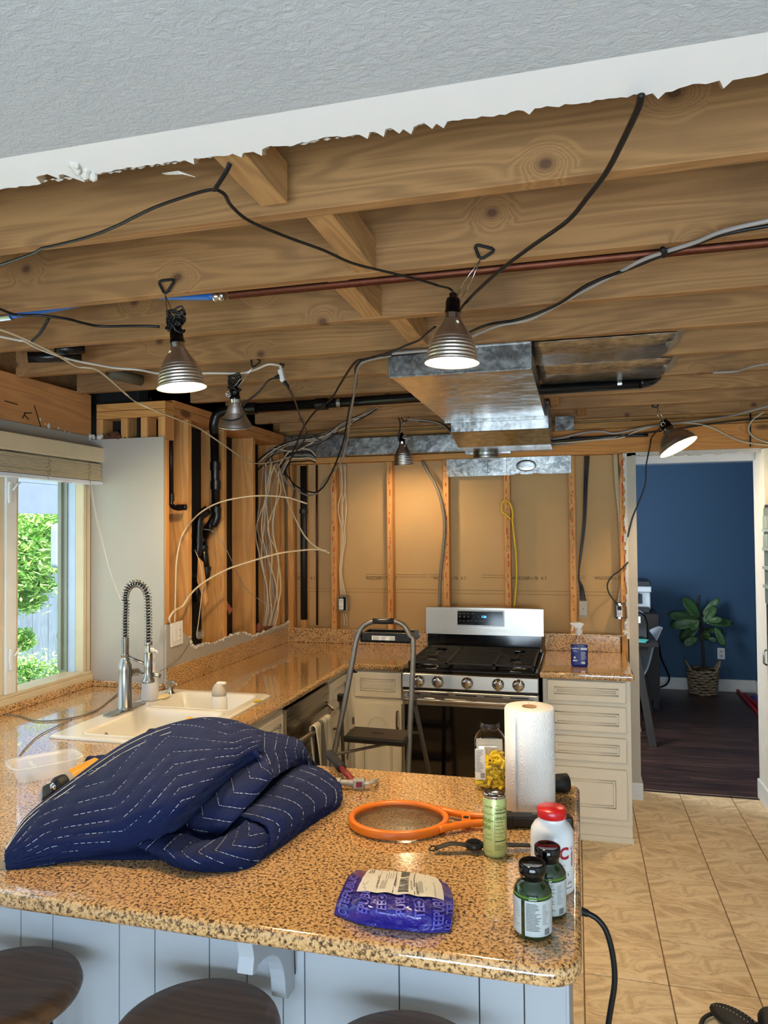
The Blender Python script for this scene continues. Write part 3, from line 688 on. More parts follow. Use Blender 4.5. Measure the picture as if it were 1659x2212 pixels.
# stools
def stool(x, y, label, rot):
    t = thing('bar_stool', label, 'stool', (x, y, 0), 'round wooden bar stools')
    s_ = MB().mat(SS); R = .178
    s_.lathe([(.01, .600), (.12, .600), (.16, .606), (R-.004, .618), (R, .628), (R-.004, .640), (.162, .648), (.13, .6485), (.09, .645), (.01, .643)], 48, Matrix.Translation((x, y, 0)))
    o = s_.build('seat'); put(o, t)
    for k_ in range(4):
        a = PI/4+PI/2*k_+rot; c, s2 = math.cos(a), math.sin(a)
        put(MB().mat(M('dark_metal_leg', '1b1a19', .4, .6)).cyl((x+.09*c, y+.09*s2, .602), (x+.19*c, y+.19*s2, 0), .012, .011, 12).build('leg'), t)
    ring = [(x+.155*math.cos(2*PI*i/32), y+.155*math.sin(2*PI*i/32), .22) for i in range(32)]
    put(MB().mat(M('dark_metal_leg', '1b1a19', .4, .6)).tube(ring, .008, 8, closed=True).build('footrest'), t)
stool(-1.305, 1.435, 'leftmost dark wooden bar stool, seat cut by the left picture edge', .2)
stool(-.795, 1.425, 'middle dark wooden bar stool, left of the white corbel', .5)
stool(-.345, 1.42, 'rightmost dark wooden bar stool, only its rim shows at the bottom edge', .1)

# ------------------------------------------------------------------ sink, faucet
SNK = M('cream_enamel', 'dedacd', .12, var=.02, coat=.5)
t = thing('kitchen_sink', 'cream enamel double-bowl drop-in sink in the granite counter', 'sink', (-1.68, 2.81, .914))
def rr_(x0, x1, y0, y1, r, z, k=5):
    return [(a, b, z) for a, b in rounded([(x0, y0, r), (x0, y1, r), (x1, y1, r), (x1, y0, r)], k)]
q = MB().mat(SNK)
loops = [rr_(-1.965, -1.405, 2.385, 3.235, .03, .9145), rr_(-1.966, -1.404, 2.384, 3.236, .03, .920), rr_(-1.955, -1.415, 2.395, 3.225, .028, .926)]
q.grid(loops, closed=True)
rim = q.build('rim'); 
# top deck with two bowls
def deck(name, outer_, holes_, z):
    o = slab(name, outer_, holes_, z-.006, z, SNK, .002); return o
d = deck('deck', [p[:2] for p in rr_(-1.956, -1.414, 2.394, 3.226, .028, 0)], [[p[:2] for p in rr_(-1.86, -1.445, 2.43, 2.86, .05, 0)], [p[:2] for p in rr_(-1.86, -1.445, 2.885, 3.19, .05, 0)]], .926)
put(rim, t); put(d, t)
for y0, y1, dep in ((2.43, 2.86, .19), (2.885, 3.19, .15)):
    q = MB().mat(SNK); L = []
    for dz, ins, r in ((0, .0, .05), (-.008, .006, .05), (-.03, .012, .055), (-dep+.03, .03, .07), (-dep+.008, .045, .07), (-dep, .08, .06)):
        L.append(rr_(-1.86+ins, -1.445-ins, y0+ins, y1-ins, r, .925+dz))
    q.grid(L, closed=True); q.add(L[-1], [tuple(range(len(L[-1])))])
    b_ = q.build('bowl', solid=.006); put(b_, t)
    dr = MB().mat(CHR).lathe([(.038, 0), (.04, .002), (.03, .0015)], 20, Matrix.Translation((-1.65, (y0+y1)/2, .925-dep+.001))).build('drain'); dr.parent = b_; dr.matrix_parent_inverse = Matrix()
p = at(232, 1582, x=-1.832)
q = MB().mat(CHR).lathe([(.001, 0), (.011, 0), (.013, .002), (.013, .004)], 20, Matrix.Translation((-1.832, 2.56, .885))@Matrix.Rotation(PI/2, 4, 'Y')@Matrix.Diagonal((1, 1, 1, 1))).build('overflow_ring'); put(q, t)
# faucet
FX, FY = -1.905, 2.80
t = thing('faucet', 'brushed nickel spring-neck pull-down faucet behind the sink', 'faucet', (FX, FY, .926))
q = MB().mat(STZ).prism([Vector((FX+a, FY+b, .926)) for a, b in rounded([(-.03, -.13, .03), (.03, -.13, .03), (.03, .13, .03), (-.03, .13, .03)], 5)], (0, 0, .007)); put(q.build('deck_plate', bev=.002), t)
q = MB().mat(STZ).lathe([(.034, .933), (.034, .940), (.029, .945), (.028, 1.10), (.028, 1.118), (.022, 1.135), (.0175, 1.15), (.0175, 1.16), (.019, 1.162), (.019, 1.166)], 28, Matrix.Translation((FX, FY, 0))); put(q.build('post'), t)
q = MB().mat(STZ); prof = []
for i in range(14): prof += [(.0165, 1.166+i*.0052), (.0165, 1.1695+i*.0052), (.0145, 1.1700+i*.0052), (.0145, 1.1712+i*.0052)]
q.lathe(prof, 24, Matrix.Translation((FX, FY, 0))); put(q.build('ribbed_sleeve'), t)
arc = [Vector((FX, FY, 1.235)), Vector((FX, FY, 1.32)), Vector((FX+.003, FY, 1.385))]+[Vector((FX+.0555-.0555*math.cos(a), FY, 1.41+.065*math.sin(a))) for a in [PI*i/14 for i in range(0, 15)]]+[Vector((FX+.113, FY, 1.36)), Vector((FX+.114, FY, 1.30)), Vector((FX+.114, FY, 1.215))]
path = crom(arc, 6)
put(MB().mat(BLKR).tube(path, .008, 10).build('hose'), t)
L = [0]
for a, b in zip(path, path[1:]): L.append(L[-1]+(b-a).length)
def along(s_):
    for i in range(len(L)-1):
        if L[i+1] >= s_: return path[i].lerp(path[i+1], (s_-L[i])/(L[i+1]-L[i]+1e-9)), (path[i+1]-path[i]).normalized()
    return path[-1], (path[-1]-path[-2]).normalized()
tot = L[-1]; coil = []; turns = 44
for i in range(turns*12+1):
    s_ = tot*i/(turns*12); p, tn = along(s_); n1 = Vector((0, 1, 0)); n2 = tn.cross(n1); a = 2*PI*turns*(s_/tot)
    coil.append(p+n1*math.cos(a)*.0155+n2*math.sin(a)*.0155)
put(MB().mat(STZ).tube(coil, .0022, 6).build('spring_coil'), t)
HX = FX+.114
q = MB().mat(STZ).lathe([(.0165, 1.222), (.0175, 1.220), (.0175, 1.212), (.016, 1.210)], 24, Matrix.Translation((HX, FY, 0))).lathe([(.008, 1.21), (.008, 1.175)], 16, Matrix.Translation((HX, FY, 0))); put(q.build('hose_collar'), t)
q = MB().mat(STZ).lathe([(.0155, 1.178), (.018, 1.176), (.018, 1.115), (.017, 1.095), (.019, 1.075), (.026, 1.062), (.0275, 1.055), (.026, 1.05), (.01, 1.05)], 28, Matrix.Translation((HX, FY, 0))); put(q.build('spray_head'), t)
q = MB().mat(STZ).tube([(FX+.015, FY, 1.158), (FX+.05, FY, 1.145), (HX-.012, FY, 1.128)], .008, 10, flat=.7); put(q.build('dock_arm'), t)
q = MB().mat(STZ).cyl((FX+.02, FY+.015, 1.085), (FX+.035, FY+.045, 1.085), .017, .016).tube([(FX+.03, FY+.04, 1.085), (FX+.08, FY+.045, 1.080), (FX+.15, FY+.03, 1.074)], .0075, 10, rr=[.006, .008, .0105]); put(q.build('lever_handle'), t)
# soap dispenser
p = at(368, 1498, z=.926)
t = thing('soap_dispenser', 'small nickel soap dispenser pump at the back corner of the sink', 'soap dispenser', p)
q = MB().mat(STZ).lathe([(.021, 0), (.021, .004), (.015, .007), (.013, .02), (.011, .03), (.011, .045), (.0135, .046), (.0135, .06)], 20, Matrix.Translation(p)); put(q.build('base'), t)
q = MB().mat(STZ).tube(crom([p+Vector((0, 0, .052)), p+Vector((.015, -.005, .056)), p+Vector((.035, -.012, .052)), p+Vector((.042, -.014, .042))], 4), .0058, 10); put(q.build('spout'), t)
# sponge
p = at(348, 1505, z=.932)
q = MB().mat(M('cream_sponge', 'd9c79a', .9, bump=.6)).ball(p, .05, 16, (.7, 1, .22)).build('sponge'); tag(q, 'flat cream sponge on the sink deck behind the faucet', 'sponge')
# white pump bottle behind faucet
p = at(324, 1512, z=.926)
t = thing('soap_bottle', 'translucent white pump bottle standing behind the faucet', 'bottle', p)
MB_ = NT('milky_bottle'); MB_.set(Roughness=.3); MB_.b.inputs['Base Color'].default_value = lin('d6d5d8'); MB_.b.inputs['Subsurface Weight'].default_value = .3; MB_.b.inputs['Alpha'].default_value = .9
q = MB().mat(MB_.m).lathe([(.02, 0), (.036, .002), (.038, .01), (.038, .06), (.034, .1), (.028, .125), (.026, .15), (.029, .165), (.026, .18), (.02, .188)], 28, Matrix.Translation(p)); put(q.build('body'), t)
q = MB().mat(WHT).lathe([(.021, .188), (.022, .19), (.022, .21), (.018, .213), (.018, .222), (.021, .224), (.021, .236), (.01, .238)], 20, Matrix.Translation(p)).tube([p+Vector((0, 0, .226)), p+Vector((.04, -.01, .228)), p+Vector((.046, -.012, .218))], .005, 8); put(q.build('pump'), t)
# white drink bottle in sink
p = at(467, 1560, y=2.93); p.z = .78; p = Vector((p.x, p.y, .777))
p = Vector((-1.565, 3.01, .777))
t = thing('drink_bottle', 'white insulated drink bottle with grey flip lid standing in the sink', 'bottle', p)
q = MB().mat(M('white_enamel', 'e9e6de', .3)).lathe([(.03, 0), (.036, .004), (.037, .02), (.037, .165), (.033, .178), (.0315, .183)], 28, Matrix.Translation(p)); put(q.build('body'), t)
q = MB().mat(M('pale_grey_lid', 'b9b2a6', .4)).lathe([(.032, .183), (.033, .186), (.033, .20), (.030, .212), (.024, .226), (.018, .234), (.012, .236)], 28, Matrix.Translation(p)); put(q.build('lid'), t)
q = MB().mat(M('white_enamel', 'e9e6de', .3)).box(-.010, .034, -.011, .011, .232, .244, Matrix.Translation(p)); put(q.build('flip_cap', bev=.005), t)
# things in the sink
t = thing('citrus_reamer', 'orange-yellow citrus juicer dome peeking over the blanket in the sink', 'juicer', (-1.66, 2.78, .8))
pz = at(410, 1556, y=2.78)
q = MB().mat(M('juicer_yellow', 'e0a32a', .35)).lathe([(.034, -.05), (.03, -.02), (.02, 0), (.008, .012), (.001, .015)], 20, Matrix.Translation(pz), rib=.12); put(q.build('reamer'), t)
q = MB().mat(JAR).lathe([(.045, -.11), (.05, -.05), (.052, -.006)], 24, Matrix.Translation(pz+Vector((-.04, 0, 0))), cap=False); put(q.build('glass_cup'), t)
pz = at(345, 1580, y=2.55)
q = MB().mat(BLKR)
for i in range(7): q.ball(pz+Vector((random.uniform(-.04, .05), random.uniform(-.02, .02), random.uniform(-.03, .015))), random.uniform(.02, .032), 10, (1, 1, .7))
q = q.build('black_cloth'); tag(q, 'crumpled black cloth in the near sink bowl beside the blanket', 'cloth')
p = at(552, 1518, z=.925); q = MB().mat(YEL).cyl(p+Vector((-.01, 0, .004)), p+Vector((.012, .035, .004)), .005, .005, 10).build('yellow_stick'); tag(q, 'small yellow plastic stick lying on the far sink rim', 'stick')

# ------------------------------------------------------------------ stove
t = thing('gas_range', 'stainless gas range with five knobs and black grates against the back wall', 'stove', (-.585, 4.4, 0))
X0, X1 = -.962, -.208
bx('body', BLK, X0+.004, X1-.004, 4.09, 4.76, .02, .885, t)
# cooktop
q = MB().mat(BLKG).box(X0, X1, 4.055, 4.775, .885, .915); put(q.build('cooktop', bev=.008, seg=3), t)
q = MB().mat(BLKG).box(X0+.03, X1-.03, 4.11, 4.70, .9152, .917); put(q.build('burner_well', bev=.001), t)
# control panel (tilted)
q = MB().mat(ST).prism([Vector((X0, y, z)) for y, z in ((4.045, .889), (4.09, .889), (4.09, .812), (4.03, .812))], (X1-X0, 0, 0)); cp = q.build('control_panel', bev=.004); put(cp, t)
q = MB().mat(BLK).box(X0+.002, X1-.002, 4.05, 4.09, .797, .813); put(q.build('vent_gap'), t)
for i, px in enumerate((-.865, -.757, -.592, -.423, -.313)):
    T = Matrix.Translation((px, 4.037, .851))@Matrix.Rotation(PI/2+.19, 4, 'X')
    q = MB().mat(CHR).lathe([(.033, 0), (.034, .004), (.032, .010), (.028, .012), (.028, .020), (.026, .024), (.001, .024)], 32, T); kb = q.build('knob'); put(kb, t)
    q = MB().mat(ST).box(-.008, .008, -.026, .026, .022, .036, T); g = q.build('knob_grip', bev=.003); g.parent = kb
    q = MB().mat(M('red_mark', 'a02018', .5)).box(-.002, .002, .014, .022, .036, .0368, T); g = q.build('knob_mark'); g.parent = kb
# oven door
dr = bx('oven_door', ST, X0, X1, 4.045, 4.09, .12, .796, t, bev=.006)
g = bx('oven_window', BLKG, X0+.012, X1-.012, 4.041, 4.046, .15, .715); g.parent = dr
q = MB().mat(BLK)
for a, b in ((-.93, -.86), (-.80, -.70), (-.66, -.54), (-.50, -.40), (-.36, -.26)): q.box(a, b, 4.042, 4.046, .776, .782)
q = q.build('vent_slot', kind='stuff'); q.parent = dr
pts = [(X0+.02, 4.045, .757), (X0+.02, 4.005, .757), (X0+.06, 3.992, .757), (-.585, 3.985, .757), (X1-.06, 3.992, .757), (X1-.02, 4.005, .757), (X1-.02, 4.045, .757)]
h = MB().mat(ST).tube(crom(pts, 6), .0135, 14).build('door_handle'); h.parent = dr
bx('storage_drawer', ST, X0, X1, 4.05, 4.09, .03, .112, t, bev=.005)
# backguard
q = MB().mat(BLKG).prism([Vector((X0+.008, y, z)) for y, z in ((4.735, .915), (4.775, .915), (4.775, 1.02), (4.742, 1.02))], (X1-X0-.016, 0, 0)); put(q.build('rear_riser', bev=.003), t)
n_ = 24; P = [[], [], [], []]
for i in range(n_+1):
    u_ = i/n_; x = X0-.002+(X1-X0+.004)*u_; b_ = .010*(1-(2*u_-1)**2)
    P[0].append((x, 4.735-b_, 1.018)); P[1].append((x, 4.748-b_, 1.187+.004*(1-(2*u_-1)**2))); P[2].append((x, 4.785, 1.189+.004*(1-(2*u_-1)**2))); P[3].append((x, 4.785, 1.018))
q = MB().mat(ST).grid(P[:2]).grid(P[1:3]).grid(P[2:]).add([r_[0] for r_ in P], [(0, 1, 2, 3)]).add([r_[-1] for r_ in P], [(3, 2, 1, 0)]); bgd = q.build('backguard'); put(bgd, t)
Tp = Matrix.Translation((-.604, 4.7215, 1.126))@Matrix.Rotation(PI/2-.0768, 4, 'X')
q = MB().mat(ST).box(-.152, .152, -.049, .049, .0, .004, Tp); o = q.build('display_bezel', bev=.003); o.parent = bgd
q = MB().mat(BLKG).box(-.147, .147, -.044, .044, .003, .0065, Tp); o = q.build('display', bev=.001); o.parent = bgd
xd, yd = Tp.to_3x3()@Vector((1, 0, 0)), Tp.to_3x3()@Vector((0, 1, 0)); LW = M('panel_white_print', 'b9b9b6', .6)
DB = M('display_digits', '3a8cff', .5, emit=4)
def tp(s_, x, y, sz, m_=LW): return text(s_, sz, Tp@Vector((x, y, .0068)), xd, yd, m_, 'printed_text', bgd)
bpy.context.view_layer.update()
tp('1:26', .008, .004, .019, DB)
for i, s_ in enumerate(('Broil', 'Oven', 'Bake', 'Roast')): tp(s_, -.138+.027*i, .026, .0075)
for i, s_ in enumerate(('Conv\nBake', 'Conv\nRoast', 'Air\nFry')): tp(s_, -.138+.029*i, .010, .0065)
for i, s_ in enumerate(('Clean', 'Keep', 'Favorite', 'Self', 'Delay', 'Cooking', 'Timer')): tp(s_, -.138+.026*i, -.019, .0065)
for i in range(9): tp(str(i+1), .052+.021*(i % 3), .022-.016*(i//3), .0085)
tp('0', .073, -.027, .0085); tp('Start', .115, .004, .0075); tp('Off', .117, -.026, .0075)
text('SAMSUNG', .0165, (-.624, 4.7255, 1.046), (1, 0, 0), (0, .0768, 1), M('embossed_grey', 'd8d4cc', .3, .6), 'logo_text', bgd, bold=.0003)
# burners
for bxx, byy, r in ((-.845, 4.235, .045), (-.585, 4.30, .038), (-.325, 4.235, .045), (-.845, 4.56, .032), (-.325, 4.56, .032)):
    q = MB().mat(ST).lathe([(r+.006, .917), (r+.006, .924), (r-.004, .930)], 28, Matrix.Translation((bxx, byy, 0)), rib=.05).mat(BLK).lathe([(r, .930), (r+.002, .934), (r-.004, .938), (.001, .938)], 28, Matrix.Translation((bxx, byy, 0))); put(q.build('burner'), t)
GI = M('cast_iron', '16130f', .5, bump=.2)
for k_, (a, b) in enumerate(((X0+.028, -.722), (-.716, -.454), (-.448, X1-.028))):
    q = MB().mat(GI); r = .0055; z = .948
    fr_ = [(a, 4.10), (b, 4.10), (b, 4.70), (a, 4.70)]
    for (p, q2) in zip(fr_, fr_[1:]+fr_[:1]): q.box(min(p[0], q2[0])-r, max(p[0], q2[0])+r, min(p[1], q2[1])-r, max(p[1], q2[1])+r, z-.012, z)
    for i in range(1, 10):
        y = 4.10+.06*i; c_ = (a+b)/2
        if k_ == 1: q.box(a, b, y-r*.8, y+r*.8, z-.010, z)
        else:
            gap = .03 if i in (2, 3, 7, 8) else .0
            q.box(a, c_-gap, y-r*.8, y+r*.8, z-.010, z); q.box(c_+gap, b, y-r*.8, y+r*.8, z-.010, z)
    c_ = (a+b)/2
    if k_ != 1:
        q.box(c_-r*.8, c_+r*.8, 4.10, 4.16, z-.010, z); q.box(c_-r*.8, c_+r*.8, 4.33, 4.47, z-.010, z); q.box(c_-r*.8, c_+r*.8, 4.64, 4.70, z-.010, z)
    for p in fr_: q.box(p[0]-r, p[0]+r, p[1]-r, p[1]+r, .917, z)
    put(q.build('grate', bev=.0015, seg=1), t)

# ------------------------------------------------------------------ step ladder
t = thing('step_ladder', 'grey folding step ladder with black steps and top tray before the stove', 'ladder', (-1.0, 3.45, 0))
LG = M('grey_ladder_tube', '7f7a72', .38, .75, var=.15, vs=60)
yz = lambda z: 3.30+.22*z
def L3(px, py, z): return at(px, py, y=yz(z))
xl = lambda z: at(722+(772-722)*(z-.588)/(1.16-.588), 1400, y=yz(z)).x
lft = [Vector((-1.165-.062*(.6-z) if z < .6 else -1.165+.20*(z-.6), yz(z), z)) for z in (0, .3, .6, .9, 1.12)]
rgt = [Vector((-.788+.03*(.9-z), yz(z), z)) for z in (0, .3, .6, .9, 1.12)]
pL = [at(660, 1700, y=yz(0)), L3(722, 1625, .59), L3(748, 1500, .9), L3(763, 1420, 1.08), L3(770, 1383, 1.17), L3(782, 1355, 1.22), L3(808, 1342, 1.245)]
pR = [L3(893, 1400, 1.13), L3(886, 1375, 1.18), L3(873, 1352, 1.225), L3(850, 1342, 1.245)]
lf = pL[1]+(pL[1]-pL[2])*((pL[1].z-.004)/(pL[2].z-pL[1].z)); r1 = L3(893, 1400, 1.13); r2 = L3(882, 1650, .545); rf = r2+(r2-r1)*((r2.z-.004)/(r1.z-r2.z))
rail = [lf, pL[1], pL[2], pL[3], pL[4], pL[5], pL[6], pR[3], pR[2], pR[1], r1, r2, rf]
rl = crom(rail, 5)
put(MB().mat(LG).tube(rl, .0135, 12).build('front_frame'), t)
hm = (pL[6]+pR[3])/2; put(MB().mat(BLKR).tube([pL[6]+Vector((-.005, 0, .001)), hm, pR[3]+Vector((.005, 0, .001))], .0145, 12).build('handle_grip'), t)
# platform z=.70
a = L3(742, 1583, .69); b = L3(878, 1597, .69); zc = .712
q = MB().mat(BLK); c0 = at(765, 1568, z=zc); c1 = at(890, 1577, z=zc); c2 = at(872, 1601, z=zc); c3 = at(742, 1590, z=zc)
q.prism([c3, c2, c1, c0], (0, 0, -.03)); pf = q.build('platform_step', bev=.008); put(pf, t)
q = MB().mat(BLKR); cc = (c0+c1+c2+c3)/4; q.box(-.03, .03, -.012, .012, 0, .0015, Matrix.Translation(cc)); o = q.build('step_logo', bev=.001); o.parent = pf
put(MB().mat(LG).cyl(lf.lerp(pL[2], .68), rf.lerp(r1, .62), .007, n=10).build('cross_bar'), t)
# lower hidden steps
for z in (.24, .47):
    k1 = z/.9; A = lf.lerp(pL[2], k1); B = rf.lerp(r1, z/1.13)
    q = MB().mat(BLK).prism([A+Vector((.01, -.03, 0)), B+Vector((-.01, -.03, 0)), B+Vector((-.01, .1, 0)), A+Vector((.01, .1, 0))], (0, 0, -.028)); put(q.build('step', bev=.006), t)
# rear legs
rlL = [at(736, 1502, y=3.62), at(742, 1650, y=3.78)]; rlR = [at(894, 1512, y=3.60), at(927, 1668, y=3.82)]
for (a, b) in (rlL, rlR):
    dn = b+(b-a)*((b.z-.005)/(a.z-b.z)); dn.z = .005
    put(MB().mat(M('dark_ladder_tube', '4d4a45', .45, .5)).tube([a, b, dn], .012, 10, flat=.8).build('rear_leg'), t); bx('hinge_block', BLK, a.x-.014, a.x+.014, a.y-.02, a.y+.014, a.z-.03, a.z+.008, t, bev=.005)
put(MB().mat(LG).cyl(at(878, 1582, y=3.55), at(902, 1583, y=3.70), .006, n=8).build('brace'), t); put(MB().mat(LG).cyl(at(750, 1640, y=3.6), at(757, 1575, y=3.6), .004, n=8).build('brace'), t)
# tray
ty = yz(1.15)+.012
A = at(778, 1366, y=ty); B = at(886, 1371, y=ty); A2 = at(776, 1387, y=ty); B2 = at(884, 1391, y=ty)
q = MB().mat(BLK); dpt = Vector((.0, .13, 0))
q.box(A.x, B.x, ty, ty+.012, A2.z, A.z+.002)
q.box(A.x, A.x+.012, ty, ty+.15, A2.z+.01, A.z); q.box(B.x+.0, B.x+.014, ty, ty+.15, A2.z+.005, A.z); q.box(A.x, B.x+.014, ty+.14, ty+.15, A2.z+.01, A.z); q.box(A.x, B.x, ty, ty+.14, A2.z+.002, A2.z+.012)
tr = q.build('tool_tray', bev=.003); put(tr, t)
p1 = at(803, 1373, y=ty-.0008); p2 = at(853, 1384, y=ty-.0008)
q = MB().mat(M('sticker_white', 'cfccc6', .6)).box(p1.x, p2.x, ty-.0012, ty, p2.z, p1.z); st = q.build('warning_sticker', bev=.0004); st.parent = tr
q = MB().mat(M('fine_print', '55504c', .8))
for i in range(5):
    z = p1.z-.004-.0042*i
    for c_ in range(3):
        x = p1.x+.006+c_*.043; q.box(x, x+random.uniform(.02, .034), ty-.0016, ty-.0012, z-.0015, z)
q = q.build('fine_print', kind='stuff'); q.parent = tr
for z, a in ((1.02, pL[3]), (1.02, r1)):
    p = a+Vector((0.008 if a is pL[3] else -.008, .0, -.07)); put(MB().mat(BLK).cyl(p+Vector((-.012, 0, 0)), p+Vector((.012, 0, 0)), .008, n=10).build('bolt'), t)

# ------------------------------------------------------------------ sink window, blind, outdoors
t = thing('window_1', 'cream framed casement window', 'window', (XW, 2.2, .95)); t['kind'] = 'structure'
for k_ in ('label', 'category'): del t[k_]
bx('window_frame', WIN, -2.472, XW-.002, 3.205, 3.262, .990, 2.10, t, bev=.004); bx('window_frame', M('pale_blue_trim', 'b9cbe2', .5), -2.515, -2.4725, 3.206, 3.262, .992, 2.10, t)
bx('window_frame', M('shadow_gap', '6a6252', .6), -2.49, XW-.0015, 3.228, 3.231, .990, 2.10, t)
bx('window_sill', WIN, -2.56, XW+.012, 1.0, 3.262, .946, .975, t, bev=.003); bx('window_sill', WIN, -2.53, XW+.004, 1.0, 3.262, .975, .992, t, bev=.003)
bx('window_frame', WIN, -2.555, XW, 1.0, 3.262, 2.04, 2.10, t)
bx('mullion', WINW, -2.47, XW+.008, 2.672, 2.735, .992, 2.05, t, bev=.003); bx('sash_stile', WIN, -2.48, XW-.002, 2.735, 2.756, .992, 2.05, t, bev=.003); bx('sash_stile', WIN, -2.48, XW-.002, 2.64, 2.670, .992, 2.05, t, bev=.003)
bx('window_track', M('grey_track', '8b9085', .4, .3), -2.56, -2.5155, 3.198, 3.262, .98, 2.05, t); bx('window_track', M('grey_track', '8b9085', .4, .3), -2.56, -2.54, 3.185, 3.198, 1.0, 2.05, t)
bx('window_frame', WIN, -2.555, XW, 1.0, 1.08, .992, 2.05, t)
bx('pane', PANE, -2.552, -2.549, 2.76, 3.197, .98, 2.05, t); bx('pane', PANE, -2.552, -2.549, 1.08, 2.66, .99, 2.05, t)
for px, py in ((20, 1064), (22, 1424)):
    p = at(px, py, x=XW+.010)
    q = MB().mat(WINW).prism([Vector((XW+.008, p.y+a, p.z+b)) for a, b in ((-.008, -.048), (.008, -.048), (.012, 0), (.008, .048), (-.008, .048), (-.012, 0))], (.012, 0, 0)); lt = q.build('latch', bev=.003); put(lt, t)
    q = MB().mat(WINW).tube(crom([(XW+.022, p.y+.008, p.z+.01), (XW+.035, p.y+.02, p.z+.035), (XW+.03, p.y+.04, p.z+.045)], 4), .004, 8).build('latch_lever'); q.parent = lt
t = thing('window_blind', 'raised cream faux-wood blind with valance bunched at the top of the sink window', 'blind', (-2.37, 2.2, 2.0))
BLD = M('cream_blind', 'd6c7a4', .45)
bx('valance', BLD, -2.362, -2.342, 1.0, 3.268, 2.056, 2.132, t, bev=.004); bx('headrail', WINW, -2.41, -2.363, 1.0, 3.255, 2.06, 2.10, t)
for i in range(15):
    z = 2.048-i*.0058; d_ = random.uniform(-.004, .005)
    bx('slat', BLD, -2.408+d_, -2.352+d_, 1.0, 3.252+d_*1.2+.0006*i, z-.0042, z, t, bev=.001)
br = bx('bottom_rail', M('white_bottom_rail', 'dfe3ea', .4), -2.412, -2.350, 1.0, 3.262, 1.942, 1.960, t, bev=.003)
q = MB().mat(M('red_sticker', 'c0452e', .5)).box(-2.39, -2.375, 3.0, 3.06, 1.9412, 1.942); q = q.build('sticker'); q.parent = br
for yy in (2.86, 3.15):
    pts = [(-2.349+random.uniform(0, .004), yy+random.uniform(-.014, .014), 2.05-i*.0045) for i in range(24)]
    put(MB().mat(M('tan_cord', '8f8061', .8)).tube(crom(pts, 2), .0011, 5).build('ladder_cord'), t)
for cds in ([(192, 1040), (200, 1080), (212, 1140), (228, 1200), (243, 1250), (275, 1325), (295, 1350)], [(196, 1040), (206, 1100), (222, 1170), (240, 1240), (262, 1300)]):
    pts = [at(a, b, y=3.16-.10*i/len(cds)) for i, (a, b) in enumerate(cds)]
    put(MB().mat(M('white_cord', 'cfc8b8', .8)).tube(crom(pts, 4), .0014, 5).build('pull_cord'), t)

# outdoors
GRS = NT('lawn_grass'); GRS.l(GRS.ramp(GRS.noise(GRS.map(), 30, 5, .7), [(.35, '6f8f3a'), (.6, 'a8c46a')]), GRS.b.inputs['Base Color']); GRS.set(Roughness=.9)
bx('ground', GRS.m, -30, -2.7, -15, 30, -.35, -.3, kind='structure')
dk = thing('deck', 'pale wooden deck boards outside the sink window', 'deck', (-4, 5, .1))
DW_ = wood('weathered_deck', 1, 'c3c6c8', 'aab0b5', '7c8288', .1, .1)
for i in range(18): bx('deck_board', DW_, -2.8-.142*i-.136, -2.8-.142*i, 1.5, 8.5, .03, .06, dk)
bx('deck_joist', DW_, -5.3, -2.8, 1.6, 8.4, -.3, .028, dk)
fe = thing('garden_fence', 'weathered grey-blue board fence beyond the window', 'fence', (-7, 8, -.3))
FW = wood('weathered_fence', 2, '7f8da6', '66748f', '4c586e', .1, .3)
for i in range(70): bx('fence_board', FW, -7.0-.01*(i % 2), -6.98-.01*(i % 2), 2.0+i*.148, 2.0+i*.148+.142, -.3, 1.14+.012*math.sin(i*2.1), fe)
for z in (.1, .9): bx('fence_rail', FW, -7.05, -7.012, 2, 12.4, z, z+.08, fe)
fe = thing('lattice_fence', 'brown slatted fence in the distance over the grey fence', 'fence', (-11, 12, -.3))
BF = wood('brown_fence', 2, '8f7260', '7a6050', '5c463a', .1, .2)
for i in range(46): bx('fence_slat', BF, -12.4, -12.37, 10+i*.17, 10+i*.17+.10, -.3, 1.78, fe)
bx('fence_rail', BF, -12.37, -12.33, 10, 17.6, 1.5, 1.6, fe)
ev = thing('porch_fascia', 'pale grey painted fascia and siding boards above the garden view', 'fascia', (-3.3, 4, 1.85))
SD = M('pale_blue_grey_paint', '8c9cb4', .6, bump=.2)
zf = at(90, 1110, x=-3.3).z
bx('fascia_board', SD, -3.32, -3.29, .5, 9, zf, zf+.19, ev); 
for i in range(4): bx('siding_board', SD, -3.33, -3.298+.004*(i % 2), .5, 9, zf+.194+i*.10, zf+.29+i*.10, ev)
bx('porch_roof', SD, -3.40, -3.2, .5, 9, 2.62, 2.68, ev)
p0, p1 = at(117, 1130, x=-3.305), at(150, 1225, x=-3.305)
q = MB().mat(M('grey_panel', 'a9b4c4', .5)).prism([Vector((-3.285, y, z)) for y, z in rounded([(p0.y, p1.z, .03), (p1.y, p1.z, .03), (p1.y, p0.z, .05), (p0.y, p0.z, .05)], 5)], (-.05, 0, 0)).build('hanging_panel', bev=.008)
tag(q, 'rounded pale grey panel hanging outside at the right edge of the window view', 'panel')
q = MB().mat(SD).cyl((-3.31, (p0.y+p1.y)/2, p0.z-.005), (-3.31, (p0.y+p1.y)/2, zf+.02), .01).build('hanger'); q.parent = bpy.data.objects['hanging_panel']
LF = NT('bright_leaf'); inf = LF.n('ShaderNodeNewGeometry')
LF.l(LF.ramp(inf.outputs['Random Per Island'], [(0, '7fb84e'), (.5, 'a6d872'), (1, 'cdee9c')]), LF.b.inputs['Base Color']); LF.set(Roughness=.5); LF.b.inputs['Transmission Weight'].default_value = 0
LF.b.inputs['Subsurface Weight'].default_value = .3; LF.b.inputs['Subsurface Radius'].default_value = (.1, .1, .02)
